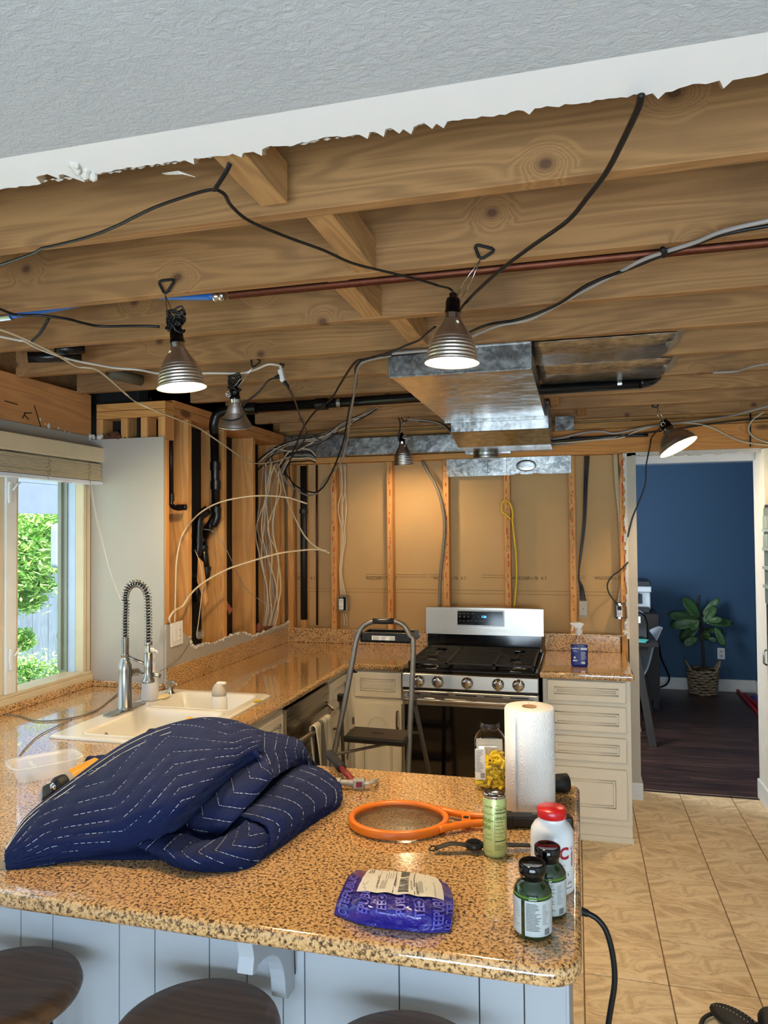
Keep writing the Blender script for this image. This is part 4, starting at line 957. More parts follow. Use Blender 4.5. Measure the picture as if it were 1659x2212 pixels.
def tree(name, label, base, blobs, n, leaf, trunk_r, group='trees beyond the window'):
    t = thing(name, label, 'tree', base, group)
    rr = random.Random(hash(label) % 1000 if False else len(label)); q = MB().mat(LF.m)
    for i in range(n):
        c, r = blobs[i % len(blobs)]; d = Vector((rr.gauss(0, 1), rr.gauss(0, 1), rr.gauss(0, 1))).normalized()*r*rr.random()**.4
        p = Vector(c)+Vector((d.x, d.y, d.z*.8))*rr.choice((.7, 1, 1, 1.35, 1.5)); u = Vector((rr.gauss(0, 1), rr.gauss(0, 1), rr.gauss(0, .5))).normalized(); v = u.cross(Vector((rr.gauss(0, .4), rr.gauss(0, .4), 1))).normalized(); s_ = leaf*rr.uniform(.6, 1.2)
        q.add([p-u*s_, p+v*s_*.35, p+u*s_, p-v*s_*.35], [(0, 1, 2, 3)])
    put(q.build('foliage', kind='stuff'), t)
    top = Vector(blobs[0][0]); put(MB().mat(M('bark', '5a4636', .9, bump=.5)).tube(crom([base, Vector(base).lerp(top, .5)+Vector((.1, 0, 0)), top], 5), trunk_r, 8).build('trunk'), t)
    return t
fb_ = lambda px, py, x: at(px, py, x=x)
bl = [(fb_(60, 1170, -5.6), .42), (fb_(10, 1150, -5.6), .7), (fb_(45, 1240, -5.6), .26), (fb_(95, 1150, -5.6), .33), (fb_(5, 1240, -5.6), .45), (fb_(55, 1295, -5.6), .14), (fb_(92, 1262, -5.5), .09), (fb_(40, 1385, -5.6), .12)]
tree('leafy_tree', 'bright green leafy tree close outside the sink window', (-5.6, 5.2, -.3), [(tuple(a), b) for a, b in bl], 9000, .05, .05)
bl = [(fb_(120, 1150, -9.5), 1.1), (fb_(60, 1130, -9.5), 1.2), (fb_(150, 1190, -9.5), .6)]
tree('background_tree', 'darker green trees far behind the fences', (-9.5, 11, -.3), [(tuple(a), b) for a, b in bl], 5000, .13, .1)
bl = [((-9.5+a, -1+1.9*i, 2.9+b), 1.3) for i, (a, b) in enumerate(((0, 0), (.5, .8), (-.5, .3), (0, 1), (.3, 0)))]+[((-9.6+a, -1.5+2*i, 5.0+b), 1.5) for i, (a, b) in enumerate(((0, 0), (.5, .8), (-.5, .3), (0, 1), (.3, 0)))]
tree('tall_tree', 'tall pale green trees high above the fence, mirrored in the counter', (-9, 7, -.3), bl, 9000, .17, .12)
bl = [(fb_(60, 1462, -4.6), .16), (fb_(90, 1450, -4.6), .2), (fb_(125, 1465, -4.6), .14), (fb_(45, 1440, -4.6), .14)]
tree('low_shrub', 'low fine-leaved green shrub at the bottom of the window view', (-4.6, 5.3, .06), [(tuple(a), b) for a, b in bl], 1600, .03, .01)

# ------------------------------------------------------------------ ducts and pipes
t = thing('duct_plenum', 'large galvanised sheet metal box duct hanging under the joists', 'duct', (-.42, 3.4, 2.3))
px0, px1 = -.70, -.152
q = MB().mat(GVS).box(px0, px1, 2.775, 4.02, 2.302, 2.398); pl = q.build('duct_body', bev=.002); put(pl, t)
q = MB().mat(GV).box(px0, px1, 2.765, 2.774, 2.300, 2.399).box(px0-.002, px0+.006, 2.760, 2.768, 2.296, 2.399).box(px1-.006, px1+.002, 2.760, 2.768, 2.296, 2.399).box(px0, px1, 2.758, 2.766, 2.293, 2.301).box(px0, px1, 2.758, 2.766, 2.393, 2.399); put(q.build('end_cap', bev=.001), t)
q = MB().mat(GVS)
q.prism([Vector((px0+.03, 4.03, 2.30)), Vector((px0+.03, 4.03, 2.24)), Vector((px0+.03, 4.30, 2.185)), Vector((px0+.03, 4.80, 2.20)), Vector((px0+.03, 4.80, 2.39)), Vector((px0+.03, 4.03, 2.39))], (px1-px0-.01, 0, 0)); put(q.build('duct_elbow', bev=.003), t)
q = MB().mat(GV).box(px0+.0, px1+.01, 4.015, 4.030, 2.292, 2.306); put(q.build('drive_cleat'), t)
for x, y in ((px0+.02, 2.757), (px1-.03, 2.757)): put(MB().mat(GV).cyl((x, y-.003, 2.315), (x, y+.003, 2.315), .004, n=8).build('screw'), t)
# joist bay pans
GVP = galv('pan_sheet_metal', .24, .1, 'd0cdc6')
t = thing('joist_bay_pan', 'shiny sheet metal pan covering two joist bays right of the plenum', 'duct', (.1, 3.2, 2.395))
for y0, y1, xr in ((2.775, 3.180, .36), (3.184, 3.60, .395)):
    q = MB().mat(GVP); n_ = 20; P = [[], []]
    for i in range(n_+1):
        x = px1+.01+(xr-px1-.01)*i/n_; w_ = .0022*math.sin(x*21)+.0014*math.sin(x*47+y0*3)
        P[0].append((x, y0, 2.397-abs(w_)*.4)); P[1].append((x-.012*(i == n_), y1, 2.3965+w_*.4))
    q.grid([P[0], [(a[0], (a[1]+b[1])/2, 2.394+.003*math.sin(a[0]*31+y0)) for a, b in zip(*P)], P[1]]); put(q.build('pan_sheet', solid=.001), t)
    q = MB().mat(GV).add([(xr, y0, 2.397), (xr, y1-.05, 2.397), (xr+.045, y1-.06, 2.43), (xr+.06, y0+.02, 2.46)], [(0, 1, 2, 3)]); put(q.build('pan_flange', solid=.001), t)
t = thing('wall_duct', 'long flat galvanised duct running above the stud wall', 'duct', (-1.2, 4.8, 2.2))
bx('duct_body', GV, -1.53, -.42, 4.79, 4.905, 2.216, 2.335, t, bev=.003); bx('duct_end', GV, -1.99, -1.54, 4.83, 4.905, 2.214, 2.37, t, bev=.003); bx('duct_tab', GV, -.70, -.40, 4.775, 4.788, 2.19, 2.29, t, bev=.002)
q = MB().mat(GV).lathe([(.075, 2.152), (.078, 2.156), (.078, 2.17), (.075, 2.175), (.078, 2.18), (.078, 2.214), (.06, 2.215)], 36, Matrix.Translation((at(1050, 990, y=4.72).x, 4.705, 0)), rib=.03); put(q.build('duct_collar'), t)
t = thing('sheet_metal_strip', 'galvanised sheet strips nailed across the studs above the stove', 'sheet metal', (-.4, 4.868, 2.1))
q = MB().mat(GV).box(-.838, -.437, 4.866, 4.869, 2.055, 2.172); put(q.build('metal_sheet'), t)
prof = [(-.435, 2.055), (-.40, 2.055), (-.355, 2.068), (-.34, 2.058), (-.28, 2.058), (-.255, 2.066), (-.20, 2.058), (-.024, 2.058), (-.024, 2.172), (-.435, 2.172)]
q = MB().mat(GV).prism([Vector((x, 4.866, z)) for x, z in prof], (0, .003, 0)); put(q.build('metal_sheet'), t)
q = MB().mat(GVS).ball((-.31, 4.866, 2.115), .06, 16, (1.1, .08, .65)); put(q.build('metal_flap'), t)
q = MB().mat(M('marker_ink', '1c1c1c', .6)).tube(crom([(-.565+.03*math.cos(a), 4.8655, 2.10+.026*math.sin(a)) for a in [PI*.3+PI*1.4*i/8 for i in range(9)]], 3), .0015, 5).tube([(-.562, 4.8655, 2.15), (-.560, 4.8655, 2.06)], .0015, 5); put(q.build('ink_mark', kind='stuff'), t)
bx('bent_sheet', GVS, -.115, .0, 4.60, 4.61, 2.30, 2.39, bev=.002); tag(bpy.data.objects['bent_sheet'], 'small bent piece of sheet metal sticking up right of the duct elbow', 'sheet metal')
# copper and blue pipe along joist 2
t = thing('water_pipe', 'copper water pipe joined to blue tubing along the second joist', 'pipe', (0, 1.97, 2.38))
yp = 1.962
a = at(495, 637, y=yp); b = at(1659, 523, y=yp); b2 = b+(b-a)*.6
put(MB().mat(COP).cyl(a, b2, .0125, n=14).build('copper_pipe'), t)
c_ = at(462, 641, y=yp); put(MB().mat(CHR).lathe([(.0125, 0), (.016, .002), (.016, .012), (.0125, .015), (.0125, .020), (.016, .022), (.016, .032), (.0135, .035)], 16, Matrix.Translation(c_)@(a-c_).to_track_quat('Z', 'Y').to_matrix().to_4x4()).build('pipe_coupling'), t)
BLU = M('blue_tube', '2a5fa8', .4)
d_ = at(375, 641, y=yp+.03); e_ = at(255, 636, y=yp+.03); e2_ = at(140, 662, y=yp+.02); f_ = at(25, 682, y=yp-.01); g_ = at(-120, 700, y=yp-.02)
put(MB().mat(BLU).tube(crom([c_, d_, e_, e2_, f_], 6), .0105, 12).build('blue_tube'), t)
put(MB().mat(CHR).cyl(f_, at(0, 685, y=yp-.012), .0145, n=14).build('pipe_coupling'), t); put(MB().mat(COP).cyl(at(0, 685, y=yp-.012), g_, .0125, n=12).build('copper_pipe'), t)
# black drain pipes
def pipe(name, label, segs, r, couplings=(), straps=(), m_=ABS, extra=None):
    t = thing(name, label, 'pipe', segs[0][0]); 
    for s_ in segs: put(MB().mat(m_).tube(crom(s_, 4) if len(s_) > 2 else s_, r, 18).build('pipe_section'), t)
    for p, d in couplings: put(MB().mat(m_).cyl(Vector(p)-Vector(d)/2, Vector(p)+Vector(d)/2, r*1.22, n=18).build('coupling'), t)
    for p, d in straps: put(MB().mat(GV).cyl(Vector(p)-Vector(d)/2, Vector(p)+Vector(d)/2, r*1.06, n=18).build('pipe_strap'), t)
    return t
yb_ = 3.62; a = at(545, 882, y=yb_); b = at(905, 860, y=yb_); b3 = at(1380, 828, y=yb_)
jn = at(470, 895, y=yb_)
pipe('drain_pipe', 'thick black drain pipe running under the rear joists behind the cone lamp', [[a, b3], [b3, at(1405, 822, y=yb_+.03), at(1418, 812, y=yb_+.06)], [a, at(500, 885, y=yb_), jn, at(462, 915, y=yb_), at(463, 935, y=yb_+.02)]], .026, [(at(695, 873, y=yb_), (.06, 0, 0)), (a, (.05, 0, 0))], [(at(733, 870, y=yb_), (.02, 0, 0)), (at(1338, 829, y=yb_), (.02, 0, 0))])
yv = 3.82; V = lambda px, py, y=yv: at(px, py, y=y)
pipe('vent_pipe', 'black drain stack with offset elbows in the left stud wall', [[V(463, 938), V(467, 1095)], [V(467, 1090), V(468, 1118), V(460, 1135)], [V(468, 1110), V(441, 1160)], [V(441, 1150), V(437, 1170), V(437, 1180)], [V(438, 1170), V(445, 1235)], [V(445, 1225), V(444, 1245), V(425, 1258)]], .0245,
     [(V(465, 1007), (0, 0, .05)), (V(466, 1048), (0, 0, .05)), (V(467, 1102), (0, 0, .03)), (V(439, 1182), (0, 0, .02)), (V(445, 1228), (0, 0, .02))])
yv2 = 3.70
pipe('tee_pipe', 'short black tee and bend in the second stud bay', [[V(440, 1108, yv2), V(430, 1125, yv2), V(428, 1180, yv2), V(424, 1200, yv2)], [V(428, 1255, yv2), V(423, 1300, yv2)]], .023, [(V(428, 1165, yv2), (0, 0, .03)), (V(443, 1106, yv2), (.03, 0, .02))])
yv3 = 3.42
pipe('thin_vent_pipe', 'slim black vent pipe ending in an elbow beside the grey wall', [[V(368, 878, yv3), V(370, 1078, yv3)], [V(370, 1070, yv3), V(370, 1090, yv3), V(384, 1098, yv3), V(402, 1095, yv3)]], .013, [(V(370, 1075, yv3), (0, 0, .04)), (V(392, 1096, yv3), (.05, 0, 0))])
bx('pipe_collar_plate', GV, V(361, 880, yv3).x, V(386, 880, yv3).x, yv3-.02, yv3-.017, V(370, 902, yv3).z, V(370, 872, yv3).z); tag(bpy.data.objects['pipe_collar_plate'], 'small metal nail plate over the slim vent pipe at the top plate', 'plate')
q = MB().mat(SZ).prism([V(427, 1205, 3.66), V(436, 1215, 3.66), V(447, 1300, 3.66), V(443, 1310, 3.66), V(425, 1255, 3.66)], (0, .02, 0)).build('brace_board', bev=.002); tag(q, 'small slanted orange board wedged behind the black pipes', 'board')
pipe('corner_drain', 'straight black drain pipe standing in the back left corner', [[at(656, 1007, y=4.90), at(657, 1338, y=4.90)]], .025, [(at(656, 1105, y=4.90), (0, 0, .03))], m_=M('dull_black_pipe', '1a1815', .5))
pipe('corner_copper_pipe', 'thin copper riser between the corner drain and the first stud', [[at(684, 1005, y=4.92), at(685, 1350, y=4.92)]], .007, m_=COP)
pipe('ceiling_stub_pipe', 'grey-black pipe stub under the third joist at far left', [[at(120, 755, z=2.40), at(180, 752, z=2.42)], [at(60, 772, z=2.405), at(175, 770, z=2.43)]], .022)
pipe('sloping_vent_pipe', 'olive coloured pipe crossing the left joist bay above the stud wall', [[at(235, 805, z=2.42), at(305, 822, z=2.41)]], .026, m_=M('olive_pipe', '57503c', .6))

# ------------------------------------------------------------------ clamp lamps
ALU = steel('spun_aluminium', 'e0dad2', 2, .36)
def lamp(label, rim, axis, R, H, style, lit, hook, joisty, hookpts, cord_coil=False, watts=1.0):
    rim = Vector(rim); ax = Vector(axis).normalized(); T = Matrix.Translation(rim)@ax.to_track_quat('Z', 'Y').to_matrix().to_4x4()
    t = thing('clamp_lamp', label, 'lamp', rim, 'aluminium clamp lamps hooked on the joists')
    prof = []
    if style == 'ribbed':
        base = [(0, 1.05), (.02, 1.05), (.03, .95), (.15, .94), (.30, .915), (.45, .85), (.60, .73), (.75, .57), (.88, .42), (1, .31)]
        for i in range(61):
            z = i/60
            for (z0, r0), (z1, r1) in zip(base, base[1:]):
                if z0 <= z <= z1: r = r0+(r1-r0)*(z-z0)/(z1-z0)
            if .05 < z < .62: r *= 1+.016*math.sin((z-.05)/.57*2*PI*7)
            prof.append((R*r, H*z))
    elif style == 'dome':
        base = [(0, 1.02), (.04, 1.0), (.25, .95), (.5, .82), (.72, .62), (.88, .40), (1, .22)]
        for i in range(41):
            z = i/40
            for (z0, r0), (z1, r1) in zip(base, base[1:]):
                if z0 <= z <= z1: r = r0+(r1-r0)*(z-z0)/(z1-z0)
            prof.append((R*r, H*z))
    else:
        base = [(0, 1.0), (.03, 1.0), (.05, .95), (.15, .88), (.35, .70), (.6, .52), (.8, .42), (1, .30)]
        for i in range(41):
            z = i/40
            for (z0, r0), (z1, r1) in zip(base, base[1:]):
                if z0 <= z <= z1: r = r0+(r1-r0)*(z-z0)/(z1-z0)
            prof.append((R*r, H*z))
    q = MB().mat(ALU).lathe(prof, 48, T, cap=False); sh = q.build('reflector_shade', solid=.0012); put(sh, t)
    q = MB().mat(CHR).lathe([(R*.31, H), (R*.31, H+.014)], 24, T); put(q.build('socket_collar'), t)
    q = MB().mat(BLKG).lathe([(R*.305, H+.014), (R*.31, H+.022), (R*.285, H+.024), (R*.28, H+.045), (R*.24, H+.055), (R*.15, H+.058), (R*.15, H+.068), (R*.10, H+.07)], 24, T); put(q.build('socket'), t)
    bm_ = BUL if lit == 1 else BUL2 if lit == 2 else M('unlit_bulb', 'e8e6e0', .4)
    q = MB().mat(bm_).lathe([(.001, .004), (.015, .006), (.026, .016), (.030, .030), (.026, .046), (.015, .066), (.013, .09), (.001, .092)], 24, T@Matrix.Translation((0, 0, .0 if style == 'ribbed' else .015))); put(q.build('bulb'), t)
    if hookpts:
        pts = [at(a, b, y=joisty) for a, b in hookpts]
        tri = []
        for i in range(3):
            p, a, b = pts[i], pts[i-1], pts[(i+1) % 3]
            tri += [p+(a-p)*.22, p+(a-p)*.07+(b-p)*.07, p+(b-p)*.22]
        put(MB().mat(BLKR).tube(tri, .0042, 8, closed=True).build('clamp_handle'), t)
        hp = pts[2]; sd = T@Vector((R*.36, 0, H+.04)) if not cord_coil else T@Vector((-R*.3, 0, H+.03))
        put(MB().mat(CHR).tube([hp, hp.lerp(sd, .45)+Vector((.008, 0, 0)), sd+Vector((.008, 0, 0))], .0014, 6).tube([hp, hp.lerp(sd, .45)-Vector((.012, 0, 0)), sd-Vector((.006, 0, 0))], .0014, 6).build('clamp_wire', kind=None), t)
        coil = [sd+Vector((.011*math.cos(a), -.016+.032*a/(10*PI), .011*math.sin(a))) for a in [i*PI/5 for i in range(51)]]
        put(MB().mat(CHR).tube(coil, .0016, 6).build('clamp_spring'), t)
    if style == 'ribbed':
        for dx in (-1, 1):
            p = T@Vector((dx*R*.36, -R*.24, H*.86)); q = MB().mat(M('lit_vent_disc', 'f0e7c0', .5)).ball(p, .005, 10, (1, .3, 1.2)).build('lit_vent_disc'); put(q, t)  # cream discs paint the bulb light showing through the shade's vents
    if cord_coil:
        c = T@Vector((0, 0, H+.065)); pts = []
        rq = random.Random(5)
        for i in range(70):
            a = i*.75; pts.append(c+Vector((.028*math.cos(a)*rq.uniform(.6, 1.1), .02*math.sin(a)*rq.uniform(.6, 1.1), rq.uniform(-.028, .02)+.0006*i)))
        put(MB().mat(CORD).tube(crom(pts, 2), .003, 6).build('coiled_cord'), t)
    return t
r1_ = at(393, 838, y=1.90); lamp('lit ribbed clamp lamp on the left, glowing, with a cord bundle on its neck', r1_, (-.10, -.02, 1), .068, .118, 'ribbed', 1, None, 1.888, [(341, 607), (379, 603), (357, 638)], True)
r2_ = at(976, 785, y=1.93); lamp('lit ribbed clamp lamp right of centre, below the black triangle hook', r2_, (.03, 0, 1), .0705, .120, 'ribbed', 1, None, 1.888, [(1024, 527), (1072, 539), (1037, 562)])
r3_ = at(509, 922, y=2.86); lamp('silver cone-shaped clamp lamp with its cord wrapped round the bell', r3_, (.13, -.32, 1), .073, .108, 'cone', 1, None, 2.74, [(541, 768), (565, 780), (545, 795)], True)
r4_ = at(872, 1004, y=4.55); lamp('small ribbed clamp lamp hanging in front of the bare stud wall', r4_, (-.03, -.12, 1), .064, .135, 'ribbed', 2, None, 4.42, [(866, 900), (886, 901), (873, 913)])
r5_ = at(1466, 966, y=4.42); lamp('tilted lit clamp lamp near the doorway, bell turned to the lower right', r5_, (-.50, .22, 1), .110, .112, 'dome', 1, None, 4.40, [(1406, 878), (1424, 866), (1420, 880)])

# ------------------------------------------------------------------ cables
def wire(name, label, pts, r, m_, k=6, flat=1.0, cat='cable', group=None):
    """pts: (px, py, plane letter, value)"""
    P = [at(p[0], p[1], **{p[2]: p[3]}) for p in pts]
    L_ = crom(P, k)
    if cat == 'cable':        # cables that leave the view run on to the side walls
        for a, b, px in ((0, 1, pts[0][0]), (-1, -2, pts[-1][0])):
            if -10 < px < 1700: continue
            xe = -2.41 if px < 0 else 2.64; d = P[a]-P[b]
            if abs(d.x) < 1e-4: continue
            e = Vector((xe, P[a].y+max(-.6, min(.6, d.y/abs(d.x)*abs(xe-P[a].x))), P[a].z))
            L_ = [e, P[0].lerp(e, .06)]+L_ if a == 0 else L_+[P[-1].lerp(e, .06), e]
    o = MB().mat(m_).tube(L_, r*1.3, 8, flat=flat).build(name); return tag(o, label, cat, group)
Z = lambda l, z=2.375: [(a, b, 'z', z) for a, b in l]
Y = lambda l, y: [(a, b, 'y', y) for a, b in l]
wire('lamp_cord', 'black cord swagged from the ceiling strap to the left picture edge', Z([(-900, 690), (-400, 650), (-60, 590), (0, 572), (70, 548), (92, 536), (120, 530), (190, 512), (250, 489), (330, 450), (400, 425), (440, 413), (466, 409)]), .0034, CORD, flat=.6)
wire('lamp_cord', 'black cord running from the ceiling strap down to the lit lamp right of centre', Z([(466, 409), (485, 420), (500, 445), (540, 478), (620, 512), (700, 541), (760, 568), (830, 586), (900, 603), (950, 618)])+[(972, 624, 'y', 1.935), (980, 634, 'y', 1.932)], .0034, CORD, flat=.7)
wire('cable_strap', 'black perforated strap holding the cord up at the torn ceiling edge', [(497, 352, 'z', 2.394), (488, 372, 'z', 2.38), (470, 400, 'z', 2.37), (463, 412, 'z', 2.368)], .0048, BLKR, flat=.4, cat='strap')
wire('extension_cord', 'thick black cord dropping from the torn ceiling on the right towards the lamp', Z([(1385, 205), (1378, 235), (1345, 305), (1310, 372), (1270, 425), (1225, 478), (1150, 531), (1090, 576), (1040, 620), (1005, 655)], 2.37)+[(992, 672, 'y', 1.96)], .0048, CORD, flat=.6)
wire('cable', 'grey plastic sheathed cable sagging across from the right under the joists', Z([(1720, 470), (1659, 477), (1560, 500), (1500, 524), (1430, 546), (1380, 565), (1330, 592), (1230, 645), (1150, 688), (1080, 703), (1030, 722), (960, 752), (840, 765), (790, 778)], 2.378), .0042, M('pinkish_grey_cable', 'a39a94', .5))
wire('cable', 'black cable strapped beneath the grey one, sagging from the right', Z([(1720, 480), (1659, 488), (1560, 507), (1500, 528), (1430, 552), (1360, 580), (1270, 615), (1200, 660), (1120, 690), (1060, 700), (1020, 715), (930, 757), (850, 768), (790, 776)], 2.376), .0036, CORD)
wire('cable_tie', 'black zip tie clasping the grey and black cables near the right edge', Z([(1431, 538), (1436, 545), (1433, 552)], 2.374), .0055, BLKR, cat='tie')
wire('cord', 'black cord loop curving from behind the ribbed lamp down to the cable bundle', [(940, 706, 'z', 2.37), (920, 722, 'z', 2.37), (905, 735, 'z', 2.37), (880, 745, 'z', 2.37), (850, 758, 'z', 2.37), (800, 775, 'z', 2.37)], .003, CORD)
wire('cable', 'black cable swinging down left from the bundle to the corner tangle', [(845, 762, 'z', 2.375), (790, 776, 'z', 2.37), (765, 785, 'z', 2.36), (735, 830, 'y', 3.2), (715, 862, 'y', 3.4), (680, 890, 'y', 3.7), (655, 925, 'y', 4.0), (640, 960, 'y', 4.3), (628, 985, 'y', 4.45)], .0038, CORD)
wire('cable', 'black cable looping from the bundle past the drain pipe to the wall and back', [(845, 765, 'z', 2.375), (790, 778, 'z', 2.37), (768, 795, 'z', 2.36), (770, 830, 'y', 3.2), (755, 880, 'y', 3.6), (740, 960, 'y', 3.95), (712, 1030, 'y', 4.2), (690, 1060, 'y', 4.35), (672, 1063, 'y', 4.45), (640, 1050, 'y', 4.5), (615, 1020, 'y', 4.5), (600, 1000, 'y', 4.55), (570, 1005, 'y', 4.6), (552, 1020, 'y', 4.6)], .0038, CORD)
wire('cable', 'grey-brown cable looping down beside the black one to the wall', [(845, 768, 'z', 2.372), (790, 780, 'z', 2.365), (772, 800, 'z', 2.355), (765, 850, 'y', 3.3), (757, 900, 'y', 3.6), (750, 950, 'y', 3.95), (735, 1000, 'y', 4.1), (700, 1040, 'y', 4.3), (685, 1065, 'y', 4.4), (665, 1070, 'y', 4.45), (640, 1058, 'y', 4.5), (618, 1040, 'y', 4.5), (605, 1010, 'y', 4.5), (595, 995, 'y', 4.55)], .0042, GREYC)
wire('cable', 'cream cable sweeping from the left edge down past the glowing lamp to the corner', Z([(-60, 700), (0, 712), (60, 735), (120, 765), (165, 791), (185, 794), (210, 799), (240, 822)], 2.365)+[(280, 858, 'z', 2.34), (310, 876, 'y', 2.75), (400, 912, 'y', 3.1), (430, 925, 'y', 3.3), (490, 966, 'y', 3.6), (530, 993, 'y', 3.9), (555, 1001, 'y', 4.1), (590, 998, 'y', 4.3), (625, 987, 'y', 4.45)], .0048, ROMEX, flat=.6)
wire('extension_cord', 'thin white cord from the left edge passing behind the glowing lamp to the plug', Z([(-260, 690), (-60, 718), (0, 727), (40, 735), (55, 738), (90, 756), (150, 776), (215, 789), (250, 795), (300, 799), (345, 807), (400, 808), (450, 806), (520, 806), (550, 799), (580, 787), (605, 790)], 2.368), .0034, M('white_cord_cover', 'd3cdbf', .5))
wire('lamp_cord', 'black cord running from the left edge along the joist to the glowing lamp', Z([(-250, 570), (-60, 645), (0, 668), (35, 680), (80, 681), (140, 688), (180, 698), (220, 705), (300, 704), (345, 706)], 2.365), .0034, CORD)
wire('cable_strap', 'black perforated strap hanging from the dark stained joist at far left', [(105, 688, 'z', 2.40), (88, 718, 'z', 2.375), (68, 738, 'z', 2.365)], .0045, BLKR, flat=.4, cat='strap')
pg = thing('cord_plug', 'white three-way outlet tap with two black plugs hanging under the joist', 'plug', at(608, 815, y=2.84))
c_ = at(609, 812, y=2.84)
q = MB().mat(WHT).box(-.010, .010, -.012, .012, -.026, .028, Matrix.Translation(c_)@Matrix.Rotation(-.25, 4, 'Y')); put(q.build('outlet_tap', bev=.004), pg)
q = MB().mat(WHT).cyl(at(606, 792, y=2.84), at(608, 803, y=2.84), .006, .009, 10); put(q.build('tap_neck'), pg)
q = MB().mat(BLKR).cyl(at(594, 816, y=2.83), at(604, 813, y=2.83), .007, .010, 10); put(q.build('plug'), pg); q = MB().mat(BLKR).cyl(at(614, 825, y=2.83), at(623, 836, y=2.83), .009, .006, 10); put(q.build('plug'), pg)
q = MB().mat(BLKR).tube([at(604, 786, y=2.83), at(614, 788, y=2.83), at(610, 794, y=2.83)], .004, 8); put(q.build('tie'), pg)
wire('lamp_cord', 'black cord from the white tap down to the cone lamp', Y([(596, 816), (580, 822), (565, 840), (550, 855), (532, 868), (523, 880)], 2.83), .0032, CORD)
wire('lamp_cord', 'black cord wrapped in a swag round the bell of the cone lamp', Y([(523, 878), (528, 893), (515, 905), (495, 909), (478, 905)], 2.775), .003, CORD)
wire('extension_cord', 'black cord dropping from the white tap to the tangle above the wall', [(622, 836, 'y', 2.83), (635, 860, 'y', 3.0), (645, 890, 'y', 3.3), (660, 925, 'y', 3.7), (665, 935, 'y', 3.9), (680, 945, 'y', 4.2), (695, 952, 'y', 4.4)], .0034, CORD)
wire('cable', 'black cord hanging from the tangle down the corner', [(662, 935, 'y', 4.0), (655, 955, 'y', 4.2), (632, 985, 'y', 4.4), (625, 1000, 'y', 4.45), (626, 1030, 'y', 4.5), (637, 1058, 'y', 4.5), (630, 1078, 'y', 4.5), (622, 1075, 'y', 4.5)], .003, CORD)
wire('cable', 'cream cable arching from the switch up over the studs to the right', [(378, 1345, 'x', -1.975), (379, 1290, 'x', -1.97), (381, 1220, 'x', -1.97), (388, 1175, 'x', -1.96), (400, 1145, 'x', -1.93), (430, 1110, 'y', 3.6), (470, 1087, 'y', 3.65), (520, 1075, 'y', 3.7), (570, 1071, 'y', 3.8), (620, 1075, 'y', 3.9), (663, 1088, 'y', 4.0)], .0048, ROMEX, flat=.6)
wire('cable', 'cream cable rising from the switch to a loose curled end on the right', [(368, 1345, 'x', -1.975), (366, 1335, 'x', -1.972), (376, 1320, 'x', -1.965), (395, 1308, 'x', -1.96), (410, 1285, 'x', -1.95), (440, 1258, 'y', 3.6), (490, 1230, 'y', 3.7), (550, 1210, 'y', 3.8), (600, 1196, 'y', 3.9), (640, 1190, 'y', 4.0), (680, 1187, 'y', 4.1), (700, 1190, 'y', 4.1), (711, 1195, 'y', 4.1)], .0045, ROMEX, flat=.6)
wire('cable', 'cream cable hanging from the tangle and joining the curled loose end', [(600, 1000, 'y', 4.5), (608, 1030, 'y', 4.4), (620, 1080, 'y', 4.3), (640, 1125, 'y', 4.2), (660, 1160, 'y', 4.15), (685, 1183, 'y', 4.1), (705, 1190, 'y', 4.08)], .0036, ROMEX)
wire('thin_wire', 'thin grey wire drooping across the black sheathing bay', [(440, 1143, 'y', 3.72), (460, 1148, 'y', 3.72), (480, 1170, 'y', 3.75), (500, 1210, 'y', 3.85), (520, 1255, 'y', 4.0), (545, 1285, 'y', 4.1), (580, 1307, 'y', 4.2), (592, 1320, 'y', 4.2)], .0016, GREYC)
wire('thin_wire', 'thin white wire hanging in the second stud bay to a small coil', [(421, 1188, 'y', 3.65), (433, 1220, 'y', 3.6), (437, 1260, 'y', 3.6), (434, 1300, 'x', -1.96), (428, 1350, 'x', -1.96), (425, 1368, 'x', -1.96)], .0018, ROMEX)
q = MB().mat(M('white_thin_wire', 'b9b0a0', .6)); rq = random.Random(11)
cc = at(432, 1372, x=-1.962)
for i in range(7):
    r = rq.uniform(.02, .04); q.tube([cc+Vector((rq.uniform(-.002, .006), r*1.1*math.cos(a)+rq.uniform(-.002, .002), r*.32*math.sin(a)+.004*i-.01)) for a in [2*PI*j/14 for j in range(14)]], .0012, 5, closed=True)
q = q.build('wire_coil'); tag(q, 'small coil of thin white wire beside the light switch', 'wire')
q = MB().mat(M('white_thin_wire', 'b9b0a0', .6))
for i in range(5): q.tube(crom([at(368, 1352+i*2, x=-1.98), at(355, 1362+i*4, y=3.25), at(345, 1375+i*3+rq.uniform(-3, 3), y=3.245), at(350, 1360-i*5, x=-1.978)], 5), .0011, 5)
q = q.build('wire_tangle'); tag(q, 'tangle of thin wires left of the light switch at the grey corner', 'wire')
wire('thin_wire', 'grey wire running down from the coil to the backsplash end', [(412, 1378, 'x', -1.975), (400, 1400, 'x', -1.975), (385, 1420, 'x', -1.975), (365, 1438, 'x', -1.975), (345, 1450, 'x', -1.975)], .0018, GREYC)
wire('cable', 'thin dark cable lying on the granite under the window to the faucet', [(-20, 1540, 'z', .918), (40, 1546, 'z', .918), (80, 1557, 'z', .918), (135, 1554, 'z', .918), (200, 1538, 'z', .918), (240, 1510, 'z', .918), (265, 1490, 'z', .92), (285, 1482, 'z', .92), (300, 1472, 'z', .93), (310, 1466, 'z', .93)], .0022, M('taupe_cable', '756b5c', .5))
